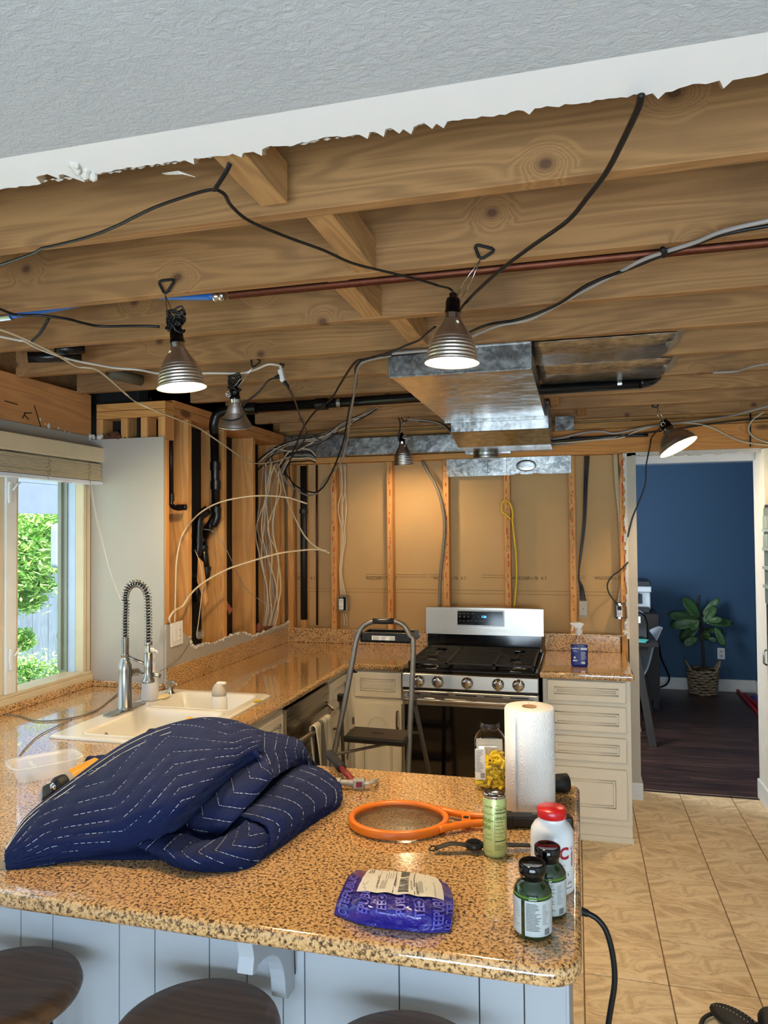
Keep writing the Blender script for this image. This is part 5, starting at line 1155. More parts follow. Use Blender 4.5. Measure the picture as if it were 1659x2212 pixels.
wire('cable', 'thin dark cable trailing from the window cable to the plastic tub', [(155, 1553, 'z', .918), (120, 1570, 'z', .918), (85, 1588, 'z', .918), (60, 1610, 'z', .918), (42, 1632, 'z', .918)], .0016, M('taupe_cable', '756b5c', .5))
ORD = ('first', 'second', 'third', 'fourth', 'fifth', 'sixth', 'seventh', 'eighth', 'ninth', 'tenth')
# strands in the stud bay at the corner (nine strands, singly)
for i in range(9):
    x0 = 570+i*4.2; pts = [(x0+14*math.sin(i*1.3), 992+i*2, 'y', 4.5), (x0-6+9*math.sin(i), 1060, 'y', 4.48), (x0-14+12*math.sin(i*2.2), 1140, 'y', 4.45), (x0-8+10*math.cos(i*1.7), 1200, 'y', 4.45), (x0+1+6*math.sin(i*2.9), 1270, 'y', 4.45), (x0+2-.6*i, 1320, 'y', 4.45), (x0-4-.8*i, 1352, 'y', 4.45)]
    wire('cable', ORD[i]+' cable strand from the left hanging in the corner stud bay', pts, .0034, ROMEX if i % 3 else GREYC, group='cables hanging in the corner bay')
# bundle along the wall duct
rq = random.Random(4)
for i in range(10):
    o = rq.uniform(-9, 9); o2 = rq.uniform(-14, 14)
    pts = [(556+i*4, 1000+o, 'y', 4.5), (590, 975+o, 'y', 4.45), (640, 962+o2, 'y', 4.4), (700, 945+o, 'y', 4.4), (740, 920+o2*.6, 'y', 4.35), (790, 895+o*.5, 'y', 4.3), (815, 880+o*.3, 'y', 4.25)]
    wire('cable', ('black', 'cream', 'grey')[i % 3]+' cable over the wall duct, strand '+('nearest the joists' if i < 3 else 'in the middle' if i < 6 else 'lower in the bundle' if i < 9 else 'at the very bottom'), pts, .0034, (CORD, ROMEX, GREYC)[i % 3], group='cables running over the wall duct')
for i in range(5):
    o = i*4.5
    pts = [(600+i*3, 1010+o, 'y', 4.5), (625, 975+o*1.4, 'y', 4.45), (650, 970+o*1.5, 'y', 4.45), (670, 972+o*1.3, 'y', 4.45), (682, 985+o*.8, 'y', 4.45)]
    wire('cable', ORD[i]+' short cable end from the top, curling above the corner', pts, .0034, (ROMEX, CORD, GREYC)[i % 3], group='cable ends in the corner tangle')
# back wall cables
for i in range(4):
    s_ = (-1)**i*2.5; pts = Y([(734+i*4, 1002), (737+i*3.5+s_, 1050), (733+i*4-s_, 1100), (739+i*2+s_, 1160), (735+i*1.5, 1210), (734+i*1.2, 1240), (736+i*3.5, 1286)], 4.90)
    wire('cable', ORD[i]+' cream cable from the left running down to the open outlet box', pts, .0036, ROMEX, group='cables above the left outlet box')
for a in ((741, 1325, 744, 1350), (746, 1325, 749, 1352)): wire('cable', ('left', 'right')[a[0] > 743]+' short cream cable below the open outlet box', Y([(a[0], a[1]), (a[2], (a[1]+a[3])/2), (a[2], a[3])], 4.90), .0034, ROMEX, group='cables below the left outlet box')
for i in range(3): wire('cable', ORD[i]+' black cable from the left running down to the blank grey box', Y([(1264+i*4, 985), (1262+i*3, 1050), (1260+i*2, 1130), (1253+i, 1200), (1250, 1245), (1253+i*3, 1270), (1255+i*5, 1300)], 4.90), .0036, CORD, group='black cables above the blank box')
for i in range(3): wire('cable', ORD[i]+' cream cable from the left running to the outlet box by the doorway', Y([(1326+i*3, 980), (1330+i*3, 1050), (1337+i*2, 1120), (1341+i*2, 1200), (1346, 1240), (1340+i*3, 1270), (1335+i*4, 1303)], 4.90), .0036, ROMEX, group='cream cables above the right outlet box')
wire('flexible_conduit', 'grey flexible conduit bowing down behind the stove', Y([(912, 995), (925, 1020), (940, 1045), (952, 1078), (959, 1115), (960, 1150), (956, 1200), (951, 1250), (950, 1312)], 4.86), .0085, M('grey_conduit', '77715f', .5))
wire('yellow_cable', 'yellow cable knotted in a loop on the stud and falling behind the stove', Y([(1103, 1122), (1094, 1112), (1085, 1105), (1084, 1090), (1093, 1081), (1103, 1090), (1108, 1110), (1107, 1125), (1111, 1160), (1115, 1200), (1116, 1250), (1111, 1312)], 4.862), .005, YEL)
wire('lamp_cord', 'black cord from the tilted lamp hanging down beside the doorway jamb', [(1440, 905, 'y', 4.45), (1425, 925, 'y', 4.6), (1408, 945, 'y', 4.8), (1404, 965, 'y', 4.84), (1396, 1005, 'y', 4.84), (1394, 1045, 'y', 4.84), (1380, 1085, 'y', 4.84), (1366, 1120, 'y', 4.84), (1356, 1160, 'y', 4.84)], .0034, CORD)
wire('lamp_cord', 'black cord looping from the doorway stud down to the right outlet', Y([(1357, 1214), (1340, 1232), (1322, 1245), (1312, 1262), (1315, 1280), (1325, 1295), (1334, 1305), (1336, 1318)], 4.845), .0034, CORD)
wire('lamp_cord', 'short black cord looping over the small lamp before the stud wall', [(830, 888, 'y', 4.5), (845, 895, 'y', 4.5), (862, 905, 'y', 4.5), (864, 925, 'y', 4.5), (860, 945, 'y', 4.5), (866, 958, 'y', 4.52)], .003, CORD)
# cables along the header beam
HY = 4.80
for lb, pts, r, m_ in (('thick black cable sweeping under the duct elbow to the header beam', [(905, 908, 'z', 2.37), (940, 912, 'z', 2.36), (960, 920, 'y', 4.55), (985, 940, 'y', HY-.1), (1010, 950, 'y', HY-.1), (1050, 958, 'y', HY-.08), (1110, 962, 'y', HY-.08), (1180, 955, 'y', HY-.05), (1290, 945, 'y', HY), (1400, 940, 'y', HY)], .0075, CORD),
    ('grey cable running over the duct collar and along the header beam', [(880, 905, 'z', 2.37), (950, 915, 'z', 2.35), (985, 945, 'y', HY-.12), (1030, 962, 'y', HY-.1), (1100, 966, 'y', HY-.08), (1160, 965, 'y', HY-.05), (1230, 958, 'y', HY), (1300, 948, 'y', HY), (1350, 940, 'y', HY)], .0045, GREYC),
    ('pale cable curving along the front of the header beam to the right edge', [(1060, 955, 'y', HY-.1), (1120, 955, 'y', HY-.08), (1200, 948, 'y', HY-.03), (1260, 935, 'y', HY), (1300, 932, 'y', HY), (1330, 936, 'y', HY), (1400, 922, 'y', HY), (1480, 912, 'y', HY), (1540, 905, 'y', HY), (1600, 893, 'y', 4.6), (1720, 860, 'y', 4.4)], .0055, M('pinkish_grey_cable', 'a39a94', .5)),
    ('white cable dipping along the header beam above the doorway', [(1160, 952, 'y', HY), (1210, 957, 'y', HY), (1290, 950, 'y', HY), (1340, 946, 'y', HY), (1380, 930, 'y', HY), (1440, 915, 'y', HY), (1500, 915, 'y', HY), (1540, 925, 'y', HY), (1580, 945, 'y', HY), (1620, 957, 'y', HY), (1720, 968, 'y', HY)], .0042, ROMEX),
    ('black cable running level along the header beam to the right', [(1230, 945, 'y', HY), (1330, 942, 'y', HY), (1450, 928, 'y', HY), (1560, 912, 'y', HY), (1659, 903, 'y', HY), (1760, 900, 'y', HY)], .0042, CORD),
    ('white cable loop at the right end of the header beam', [(1650, 890, 'y', HY), (1625, 908, 'y', HY), (1617, 930, 'y', HY), (1635, 948, 'y', HY), (1680, 962, 'y', HY)], .0045, ROMEX),
    ('grey cable stapled under the rear joists at the right edge', [(1540, 805, 'z', 2.37), (1590, 802, 'z', 2.37), (1620, 793, 'z', 2.37), (1659, 785, 'z', 2.37), (1740, 770, 'z', 2.37)], .0035, M('pinkish_grey_cable', 'a39a94', .5))):
    wire('cable', lb, pts, r, m_)
wire('red_tape', 'short band of red tape on the cables below the duct collar', [(1066, 958, 'y', HY-.11), (1080, 960, 'y', HY-.11), (1096, 960, 'y', HY-.11)], .009, M('red_tape', 'a83030', .5), cat='tape')
q = MB().mat(BLKR).tube([at(1621, 892, y=4.855), at(1621, 965, y=4.855)], .004, 6).build('cable_strap'); tag(q, 'black vertical strap at the right end of the header beam', 'strap')

# electrical boxes
def obox(label, c, w_, h_, kind):
    t = thing('outlet_box', label, 'outlet', c)
    x, y, z = c
    if kind == 'blank':
        q = MB().mat(M('grey_box_cover', 'a39e92', .5)).box(x-w_/2, x+w_/2, y-.012, y+.04, z-h_/2, z+h_/2); put(q.build('box', bev=.003), t)
        for i in range(3): put(MB().mat(M('grey_box_cover', 'a39e92', .5)).cyl((x-w_/3+i*w_/3, y-.012, z-h_/2), (x-w_/3+i*w_/3, y-.004, z-h_/2), .007, n=8).build('tab'), t)
        put(MB().mat(BLK).cyl((x, y-.0125, z), (x, y-.0135, z), .003, n=8).build('screw'), t)
        return
    bm_ = M('grey_box', 'a9a498', .5) if kind == 'a' else M('dark_box', '2a2826', .5)
    q = MB().mat(bm_)
    for a, b, c1, d in ((-w_/2, -w_/2+.003, -h_/2, h_/2), (w_/2-.003, w_/2, -h_/2, h_/2), (-w_/2, w_/2, -h_/2, -h_/2+.003), (-w_/2, w_/2, h_/2-.003, h_/2)): q.box(x+a, x+b, y-.01, y+.05, z+c1, z+d)
    q.mat(BLK).box(x-w_/2, x+w_/2, y+.02, y+.025, z-h_/2, z+h_/2); put(q.build('box'), t)
    ox = x-.006 if kind == 'a' else x-.006
    o = MB().mat(WHT).box(ox-.017, ox+.017, y-.018, y-.006, z-.040, z+.036).build('receptacle', bev=.004); put(o, t)
    for dz in (-.021, .017):
        if kind == 'b' and dz > 0: continue
        h = MB().mat(BLK).box(ox-.009, ox-.006, y-.0186, y-.0178, z+dz-.002, z+dz+.007).box(ox+.005, ox+.008, y-.0186, y-.0178, z+dz-.002, z+dz+.007).box(ox-.002, ox+.002, y-.0186, y-.0178, z+dz-.011, z+dz-.007).build('slots', kind='stuff'); h.parent = o
    if kind == 'b': put(MB().mat(BLKR).box(ox-.012, ox+.012, y-.036, y-.018, z+.006, z+.03).build('plug', bev=.004), t)
    put(MB().mat(CHR).box(ox-.008, ox+.008, y-.010, y-.007, z+.036, z+.050).build('mounting_ear', bev=.001), t); put(MB().mat(CHR).box(ox-.008, ox+.008, y-.010, y-.007, z-.052, z-.040).build('mounting_ear', bev=.001), t)
obox('open grey outlet box with white duplex receptacle on the left back stud', tuple(at(740, 1304, y=4.862)), .062, .10, 'a')
obox('open box with white receptacle and black plug beside the doorway', tuple(at(1340, 1319, y=4.862)), .064, .098, 'b')
obox('blank grey box cover with scalloped end beside the right stud', tuple(at(1260, 1315, y=4.87)), .052, .098, 'blank')
p = at(383, 1369, x=-1.976); t = thing('light_switch', 'white double gang plate with rocker switch and outlet on the grey wall strip', 'switch', p)
T = Matrix.Translation(p)@Matrix.Rotation(.03, 4, 'X')
pw = MB().mat(WHT).box(-.008, 0, -.058, .058, -.060, .060, T).build('cover_plate', bev=.003); put(pw, t)
put(MB().mat(WHT).box(0, .004, -.034, -.004, -.034, .034, T).build('rocker', bev=.002), t); put(MB().mat(WHT).box(0, .003, .008, .038, -.034, .034, T).build('receptacle', bev=.002), t)
q = MB().mat(M('dark_slot', '3a3632', .6)).box(.003, .0035, .018, .020, .012, .020, T).box(.003, .0035, .026, .028, .012, .020, T).box(.003, .0035, .018, .020, -.018, -.010, T).box(.003, .0035, .026, .028, -.018, -.010, T); put(q.build('slots', kind='stuff'), t)

# ------------------------------------------------------------------ counter items
def bic(ctrl):
    """smooth surface through a grid of points; returns f(u, v)"""
    nr = len(ctrl); nc = len(ctrl[0]); G = [[Vector(p) for p in r_] for r_ in ctrl]
    def cr(p0, p1, p2, p3, t): return .5*((2*p1)+(p2-p0)*t+(2*p0-5*p1+4*p2-p3)*t*t+(3*p1-p0-3*p2+p3)*t**3)
    def row(r_, u):
        x = max(0, min(.99999, u))*(nc-1); i = int(x); t = x-i; g = lambda j: r_[max(0, min(nc-1, j))]
        return cr(g(i-1), g(i), g(i+1), g(i+2), t)
    def f(u, v):
        y = max(0, min(.99999, v))*(nr-1); j = int(y); t = y-j; g = lambda k_: row(G[max(0, min(nr-1, k_))], u)
        return cr(g(j-1), g(j), g(j+1), g(j+2), t)
    return f
def nrm(f, u, v, e=.01):
    a = f(min(1, u+e), v)-f(max(0, u-e), v); b = f(u, min(1, v+e))-f(u, max(0, v-e)); n = a.cross(b)
    return n.normalized() if n.length > 1e-9 else Vector((0, 0, 1))
AZ = lambda rows: [[at(a, b, z=c) for a, b, c in r_] for r_ in rows]

# quilted moving blanket
tri = lambda x: 2*abs(2*(x-math.floor(x+.5)))-1
patches = []
A = AZ([[(14, 1835, .945), (60, 1762, .985), (150, 1690, 1.02), (255, 1615, 1.05), (340, 1574, 1.085), (430, 1552, 1.11), (500, 1556, 1.11), (560, 1578, 1.09)],
        [(12, 1850, .94), (75, 1795, .98), (170, 1740, 1.015), (270, 1680, 1.055), (355, 1640, 1.09), (440, 1605, 1.115), (520, 1595, 1.115), (568, 1600, 1.095)],
        [(12, 1860, .93), (85, 1825, .96), (190, 1790, .985), (290, 1745, 1.03), (370, 1700, 1.075), (450, 1650, 1.10), (530, 1620, 1.10), (566, 1615, 1.09)],
        [(13, 1868, .925), (95, 1850, .935), (200, 1830, .95), (300, 1800, .98), (378, 1758, 1.03), (445, 1702, 1.06), (522, 1650, 1.065), (562, 1630, 1.075)],
        [(15, 1877, .916), (100, 1869, .916), (205, 1852, .916), (305, 1838, .92), (372, 1805, .945), (425, 1750, .985), (490, 1690, 1.02), (548, 1645, 1.045)]])
back = [[p+Vector((0, .05, -(p.z-.914)*.45)) for p in A[0]], [p+Vector((.01, .09, -(p.z-.914)*.9)) for p in A[0]]]
patches.append((A, 'A', lambda u, v: v*9.0+.95*tri(u*2.3+.12)*min(1, u*4), 90, 50))
patches.append(([back[1], back[0], A[0]], 'N', None, 50, 10))
Cc = AZ([[(510, 1558, 1.105), (560, 1578, 1.09), (610, 1588, 1.06), (645, 1600, 1.03), (660, 1625, .99)],
         [(525, 1600, 1.105), (570, 1605, 1.085), (615, 1610, 1.055), (652, 1615, 1.025), (668, 1640, .98)],
         [(545, 1625, 1.09), (578, 1640, 1.06), (615, 1637, 1.035), (650, 1633, 1.01), (670, 1655, .965)],
         [(562, 1632, 1.08), (585, 1680, 1.03), (608, 1667, 1.01), (646, 1652, .985), (667, 1668, .95)]])
patches.append((Cc, 'C', lambda u, v: u*7.5+.35*tri(v*1.0), 46, 30))
bC = [[p+Vector((.015, .07, -(p.z-.914)*.9)) for p in Cc[0]], [p+Vector((.005, .035, -(p.z-.914)*.4)) for p in Cc[0]], Cc[0]]
patches.append((bC, 'N', None, 30, 8))
Bb = AZ([[(387, 1767, .96), (430, 1725, .99), (480, 1683, 1.02), (530, 1650, 1.045), (562, 1630, 1.07)],
         [(402, 1785, .955), (452, 1745, .995), (502, 1705, 1.03), (552, 1660, 1.055), (574, 1640, 1.07)],
         [(432, 1800, .95), (475, 1766, .985), (522, 1722, 1.02), (568, 1677, 1.05), (582, 1660, 1.055)],
         [(471, 1807, .94), (497, 1783, .97), (538, 1737, 1.0), (580, 1690, 1.03), (588, 1680, 1.035)]])
patches.append((Bb, 'B', lambda u, v: u*6.2-.75*abs(2*v-.9), 50, 30))
Dd = AZ([[(515, 1762, .975), (560, 1725, .985), (610, 1682, .985), (645, 1656, .98), (668, 1656, .968)],
         [(545, 1772, .99), (592, 1737, 1.0), (642, 1697, 1.0), (682, 1671, .985), (702, 1668, .97)],
         [(577, 1790, .972), (622, 1755, .985), (670, 1722, .98), (714, 1696, .968), (730, 1692, .955)],
         [(582, 1815, .95), (631, 1782, .955), (680, 1748, .955), (727, 1717, .95), (736, 1710, .942)],
         [(575, 1842, .928), (625, 1806, .93), (678, 1767, .93), (727, 1737, .93), (736, 1727, .93)],
         [(556, 1860, .915), (610, 1824, .915), (668, 1785, .915), (715, 1754, .915), (732, 1740, .917)]])
patches.append((Dd, 'D', lambda u, v: u*8.0+1.4*abs(v-.5), 60, 44))
Ee = AZ([[(296, 1826, .95), (345, 1806, .955), (395, 1803, .955), (440, 1818, .952), (475, 1812, .955), (505, 1797, .965), (532, 1774, .982)],
         [(318, 1838, .935), (362, 1845, .945), (405, 1855, .95), (445, 1850, .952), (490, 1842, .955), (535, 1822, .965), (565, 1792, .975)],
         [(340, 1845, .916), (380, 1872, .916), (425, 1881, .916), (470, 1883, .916), (515, 1879, .916), (556, 1862, .918), (583, 1815, .945)]])
patches.append((Ee, 'E', lambda u, v: u*7.0+.9*tri(v*.9+.15), 60, 24))
ins = AZ([[(505, 1762, .965), (520, 1765, .97), (540, 1772, .975), (575, 1788, .972)], [(500, 1790, .95), (520, 1795, .955), (545, 1800, .962), (583, 1812, .95)], [(480, 1815, .95), (505, 1822, .955), (540, 1830, .955), (575, 1842, .93)]])
patches.append((ins, 'N', None, 16, 12))
core = [[Vector((x, y, z)) for x, y, z in r_] for r_ in (((-1.25, 1.50, .916), (-1.0, 1.56, .916), (-.85, 1.62, .916), (-.72, 1.95, .916)), ((-1.23, 1.55, .925), (-1.02, 1.68, .96), (-.9, 1.75, .955), (-.76, 2.02, .94)), ((-1.2, 1.62, .925), (-1.08, 1.85, 1.0), (-.98, 1.92, 1.02), (-.82, 2.1, .96)), ((-1.2, 1.72, .916), (-1.16, 2.0, .93), (-1.08, 2.12, .94), (-.9, 2.22, .916)))]
patches.append((core, 'N', None, 20, 20))
bt = thing('moving_blanket', 'navy quilted moving blanket with white chevron stitching heaped on the peninsula', 'blanket', (-1.0, 1.8, .914))
THR = M('white_thread', 'b9bccb', .7)
thr = MB().mat(THR)
for idx, (ctrl, kd, ph, nu, nv) in enumerate(patches):
    f = bic(ctrl); P = []
    for j in range(nv+1):
        row = []
        for i in range(nu+1):
            u, v = i/nu, j/nv; p = f(u, v)
            if ph:
                d = abs(math.sin(PI*ph(u, v))); n = nrm(f, u, v)
                if n.z < 0 and kd != 'x': n = -n
                h_ = .0068*(d**.5)+.0011*math.sin(u*57+v*23)+.0011*math.sin(v*61-u*19+idx)
                ed = min(1, min(v, 1-v)*12); p = p+n*(h_-.003)*ed
            row.append(p)
        P.append(row)
    q = MB().mat(QU).grid(P); o = q.build('quilt_fold', solid=.006, off=0); put(o, bt)
    if not ph: continue
    def sp(u, v):
        n = nrm(f, u, v); n = -n if n.z < 0 else n
        return f(u, v)+n*.0030
    # stitch lines: trace contours ph == integer
    run_v = kd in ('C', 'B', 'D', 'E')     # lines run across v, so solve u for each v
    K = 160; lo, hi = -3, 14
    for k_ in range(lo, hi):
        line = []
        for s_ in range(K+1):
            w_ = s_/K
            if run_v:
                # ph = u*c + g(v)
                c_ = ph(1, w_)-ph(0, w_); u_ = (k_-ph(0, w_))/c_; v_ = w_
            else:
                c_ = ph(w_, 1)-ph(w_, 0); v_ = (k_-ph(w_, 0))/c_; u_ = w_
            line.append(sp(u_, v_) if .015 < u_ < .985 and .02 < v_ < .98 else None)
        seg = 0; s_ = 0; acc = 0; cur = []; on = True
        for a, b in zip(line, line[1:]):
            if a is None or b is None:
                if len(cur) > 1 and on: thr.tube(cur, .00085, 4)
                cur = []; continue
            if not cur: cur = [a]
            acc += (b-a).length; cur.append(b)
            if acc > (.010 if on else .0022):
                if on: thr.tube(cur, .00085, 4)
                on = not on; acc = 0; cur = [b]
        if len(cur) > 1 and on: thr.tube(cur, .00085, 4)
f = bic(A)
for vv in (.055, .10):
    ln = [f(u/60*.62+.004, vv)+Vector((0, -.003, .0060)) for u in range(60)]
    thr.mat(M('cream_hem_thread', 'd9d3c2', .7)).tube(ln, .0010, 5); thr.mat(THR)
put(thr.build('stitching', kind='stuff'), bt)
q = MB().mat(QU)
fl_ = AZ([[(186, 1640, .955), (205, 1632, .96), (240, 1636, .965), (262, 1630, .98)], [(184, 1652, .94), (205, 1655, .945), (235, 1655, .95), (270, 1640, .97)], [(190, 1664, .918), (210, 1668, .918), (240, 1668, .925), (280, 1650, .95)]])
ff = bic(fl_); q.grid([[ff(i/16, j/8)+Vector((0, 0, .004*math.sin(i*.9))) for i in range(17)] for j in range(9)]); put(q.build('blanket_corner', solid=.006, off=0), bt)

# clear plastic tub
t = thing('plastic_tub', 'empty translucent two-compartment plastic tub on the counter at left', 'container', at(95, 1660, z=.916))
e0, e1 = at(22, 1652, z=.97), at(168, 1625, z=.97); dirx = (e1-e0); Ln = dirx.length/2; dirx.normalize(); ctr = (e0+e1)/2; diry = Vector((-dirx.y, dirx.x, 0)); W_ = .062
def ovl(a, b, r, z): return [ctr+dirx*x+diry*y+Vector((0, 0, z-.97)) for x, y in rounded([(-a, -b, r), (a, -b, r), (a, b, r), (-a, b, r)], 6)]
q = MB().mat(MILK).grid([ovl(Ln+.010, W_+.010, .05, .966), ovl(Ln+.010, W_+.010, .05, .970), ovl(Ln, W_, .045, .970), ovl(Ln-.004, W_-.004, .042, .955), ovl(Ln-.018, W_-.016, .036, .922), ovl(Ln-.022, W_-.02, .03, .916)], closed=True)
lb_ = ovl(Ln-.022, W_-.02, .03, .916); q.add(lb_, [tuple(range(len(lb_)))]); put(q.build('tub_body'), t)
q = MB().mat(MILK).prism([ctr+dirx*x+diry*y+Vector((0, 0, -.054)) for x, y in ((-.045, -W_+.02), (-.025, -W_+.02), (-.025, W_-.02), (-.045, W_-.02))], (0, 0, .045)); put(q.build('divider', bev=.006), t)

# drill and pry tool under the blanket
a = at(114, 1700, z=.945); b = at(146, 1686, z=.95); c_ = at(200, 1662, z=.96)
t = thing('cordless_drill', 'yellow and black cordless drill poking out from under the blanket', 'drill', at(140, 1700, z=.915))
ax = (b-a).normalized(); T = Matrix.Translation(a)@ax.to_track_quat('Z', 'Y').to_matrix().to_4x4()
put(MB().mat(CHR).lathe([(.004, -.006), (.009, -.004), (.010, 0), (.014, .004)], 20, T).build('chuck_jaws'), t); put(MB().mat(BLKR).lathe([(.014, .002), (.021, .008), (.023, .014), (.023, .036), (.021, .042)], 28, T, rib=.06).build('chuck'), t)
put(MB().mat(M('drill_grey', 'a89a86', .5)).lathe([(.021, .042), (.025, .048), (.027, .055)], 24, T).build('gear_case'), t); put(MB().mat(M('drill_yellow', 'd99a2a', .45)).lathe([(.027, .055), (.031, .075), (.032, .15)], 24, T).build('motor_housing'), t)
q = MB().mat(BLKR).prism([at(x, y_, z=.93) for x, y_ in ((91, 1700), (95, 1696), (128, 1682), (130, 1690), (108, 1702), (122, 1706), (96, 1722), (91, 1722))], (0, 0, -.014)); put(q.build('battery_base', bev=.003), t)

# hammer
t = thing('claw_hammer', 'plaster-dusted claw hammer with red neck and black rubber grip', 'hammer', at(770, 1690, z=.916))
h0 = at(713, 1630, z=.948); h1 = at(738, 1660, z=.945); h2 = at(768, 1692, z=.935)
put(MB().mat(BLKR).tube(crom([h0, h0.lerp(h1, .5)+Vector((0, 0, .002)), h1], 5), .016, 12, rr=[.0165]*4+[.0145]*3+[.0155]*4).build('rubber_grip'), t)
put(MB().mat(M('red_fibreglass', '84262c', .45, var=.2)).tube([h1, h1.lerp(h2, .5), h2], .0105, 12, flat=.8).build('neck'), t)
DM = M('dusty_steel', 'b0aca4', .6, .3, var=.3, vs=70, bump=.3)
f0 = at(727, 1690, z=.934); f1 = at(745, 1691, z=.934); m0 = at(765, 1692, z=.934); m1 = at(786, 1692, z=.934); k0 = at(803, 1690, z=.935); k1 = at(817, 1682, z=.922); k2 = at(815, 1690, z=.922)
q = MB().mat(DM).cyl(f0, f0.lerp(f1, .5), .0135, n=20).cyl(f0.lerp(f1, .4), m0, .0085, .010, n=16); put(q.build('hammer_face'), t)
v_ = (m1-m0).normalized(); T = Matrix.Translation(m0.lerp(m1, .5))@v_.to_track_quat('X', 'Z').to_matrix().to_4x4()
ln = (m1-m0).length/2+.003
o = MB().mat(DM).box(-ln, ln, -.0125, .0125, -.013, .013, T).build('hammer_head', bev=.003); put(o, t)
q = MB().mat(M('dark_red_paint', '7d1e22', .5)).box(-ln*.45, ln*.55, -.0132, -.0124, -.008, .008, T); q = q.build('red_panel'); q.parent = o
for kk, sd in ((k1, 1), (k2, -1)):
    w1 = m1+Vector((0, .006*sd, 0)); q = MB().mat(DM).tube(crom([w1, k0+Vector((0, .006*sd, .001)), kk], 5), .008, 8, flat=.55, rr=[.010-.0006*i for i in range(11)]); put(q.build('claw'), t)

# racket
RC = Vector((-.466, 1.903, .931)); ra = math.radians(11.5); ux = Vector((math.cos(ra), math.sin(ra), 0)); uy = Vector((-ux.y, ux.x, 0))
t = thing('bug_zapper_racket', 'orange electric fly swatter racket with black handle lying on the granite', 'racket', (RC.x, RC.y, .916))
OR = M('orange_plastic', 'e8781a', .3, var=.03, spec=.6)
el = [RC+ux*(.133*math.cos(a))+uy*(.113*math.sin(a)) for a in [2*PI*i/72 for i in range(72)]]
inn = [RC+ux*(.118*math.cos(a))+uy*(.098*math.sin(a)) for a in [2*PI*i/72 for i in range(72)]]
q = MB().mat(OR); up = Vector((0, 0, .009)); 
q.grid([[p-up*1.2 for p in el], [p+up*.6 for p in el], [e.lerp(i_, .25)+up for e, i_ in zip(el, inn)], [e.lerp(i_, .75)+up for e, i_ in zip(el, inn)], [p+up*.6 for p in inn], [p-up*1.2 for p in inn], [p-up*1.2 for p in el]], closed=True)
put(q.build('hoop'), t)
q = MB().mat(OR); n1 = RC+ux*.262
for s_ in (1, -1): q.tube(crom([RC+ux*.105+uy*s_*.068, RC+ux*.155+uy*s_*.040, RC+ux*.20+uy*s_*.024, n1+uy*s_*.018], 5), .0095, 10)
T = Matrix.Translation(RC+ux*.178)@Matrix.Rotation(ra, 4, 'Z'); q.box(-.011, .011, -.034, .034, -.005, .005, T); yk = q.build('yoke'); put(yk, t)
q = MB().mat(BLK).lathe([(.008, 0), (.008, .0012)], 20, Matrix.Translation(RC+ux*.178+Vector((0, 0, .005)))); q = q.build('warning_badge'); q.parent = yk
q = MB().mat(M('mesh_wire', '8a8478', .35, .8))
for i in range(-42, 43):
    x = i*.0028; h_ = .099*math.sqrt(max(0, 1-(x/.119)**2)); q.tube([RC+ux*x-uy*h_, RC+ux*x+uy*h_], .00045, 4)
for i in range(-13, 14):
    y_ = i*.0072; h_ = .119*math.sqrt(max(0, 1-(y_/.099)**2)); q.tube([RC-ux*h_+uy*y_-up*.35, RC+ux*h_+uy*y_-up*.35], .0005, 4)
put(q.build('wire_mesh', kind='stuff'), t)
T = Matrix.Translation(RC+ux*.25+Vector((0, 0, .001)))@Matrix.Rotation(ra-.02, 4, 'Z')
hd_ = MB().mat(BLK).box(0, .052, -.022, .022, -.015, .017, T).box(.04, .205, -.0185, .0185, -.014, .015, T).build('handle', bev=.006, seg=3); put(hd_, t)
q = MB().mat(M('handle_grey', '4a4a48', .5)).box(.10, .115, -.006, .006, .015, .0165, T).box(.15, .165, -.006, .006, .015, .0165, T); q = q.build('switch', kind='stuff'); q.parent = hd_
q = MB().mat(WHT).box(.004, .030, -.004, .016, .017, .0178, T); q = q.build('sticker'); q.parent = hd_

# wrist watch
t = thing('wrist_watch', 'black digital wrist watch with rubber strap lying flat behind the can', 'watch', (-.24, 1.81, .916))
w0, w1 = at(940, 1833, z=.925), at(1145, 1826, z=.925); c_ = at(1024, 1828, z=.928)
put(MB().mat(BLKR).tube(crom([w0, w0.lerp(c_, .4)+Vector((0, 0, .010)), c_.lerp(w0, .2)+Vector((0, 0, .004)), c_], 5), .0115, 10, flat=.22).build('strap'), t)
put(MB().mat(BLKR).tube(crom([c_, c_.lerp(w1, .3)+Vector((0, 0, .003)), w1], 5), .0115, 10, flat=.22).build('strap'), t)
put(MB().mat(BLK).lathe([(.019, -.006), (.022, -.003), (.022, .006), (.019, .009)], 28, Matrix.Translation(c_+Vector((0, 0, .002)))).mat(BLKG).lathe([(.017, .009), (.001, .0092)], 28, Matrix.Translation(c_+Vector((0, 0, .002)))).build('watch_case'), t)
put(MB().mat(BLK).tube([w0+Vector((0, -.012, 0)), w0+Vector((-.012, -.012, 0)), w0+Vector((-.012, .012, 0)), w0+Vector((0, .012, 0))], .002, 6, closed=True).build('buckle'), t)

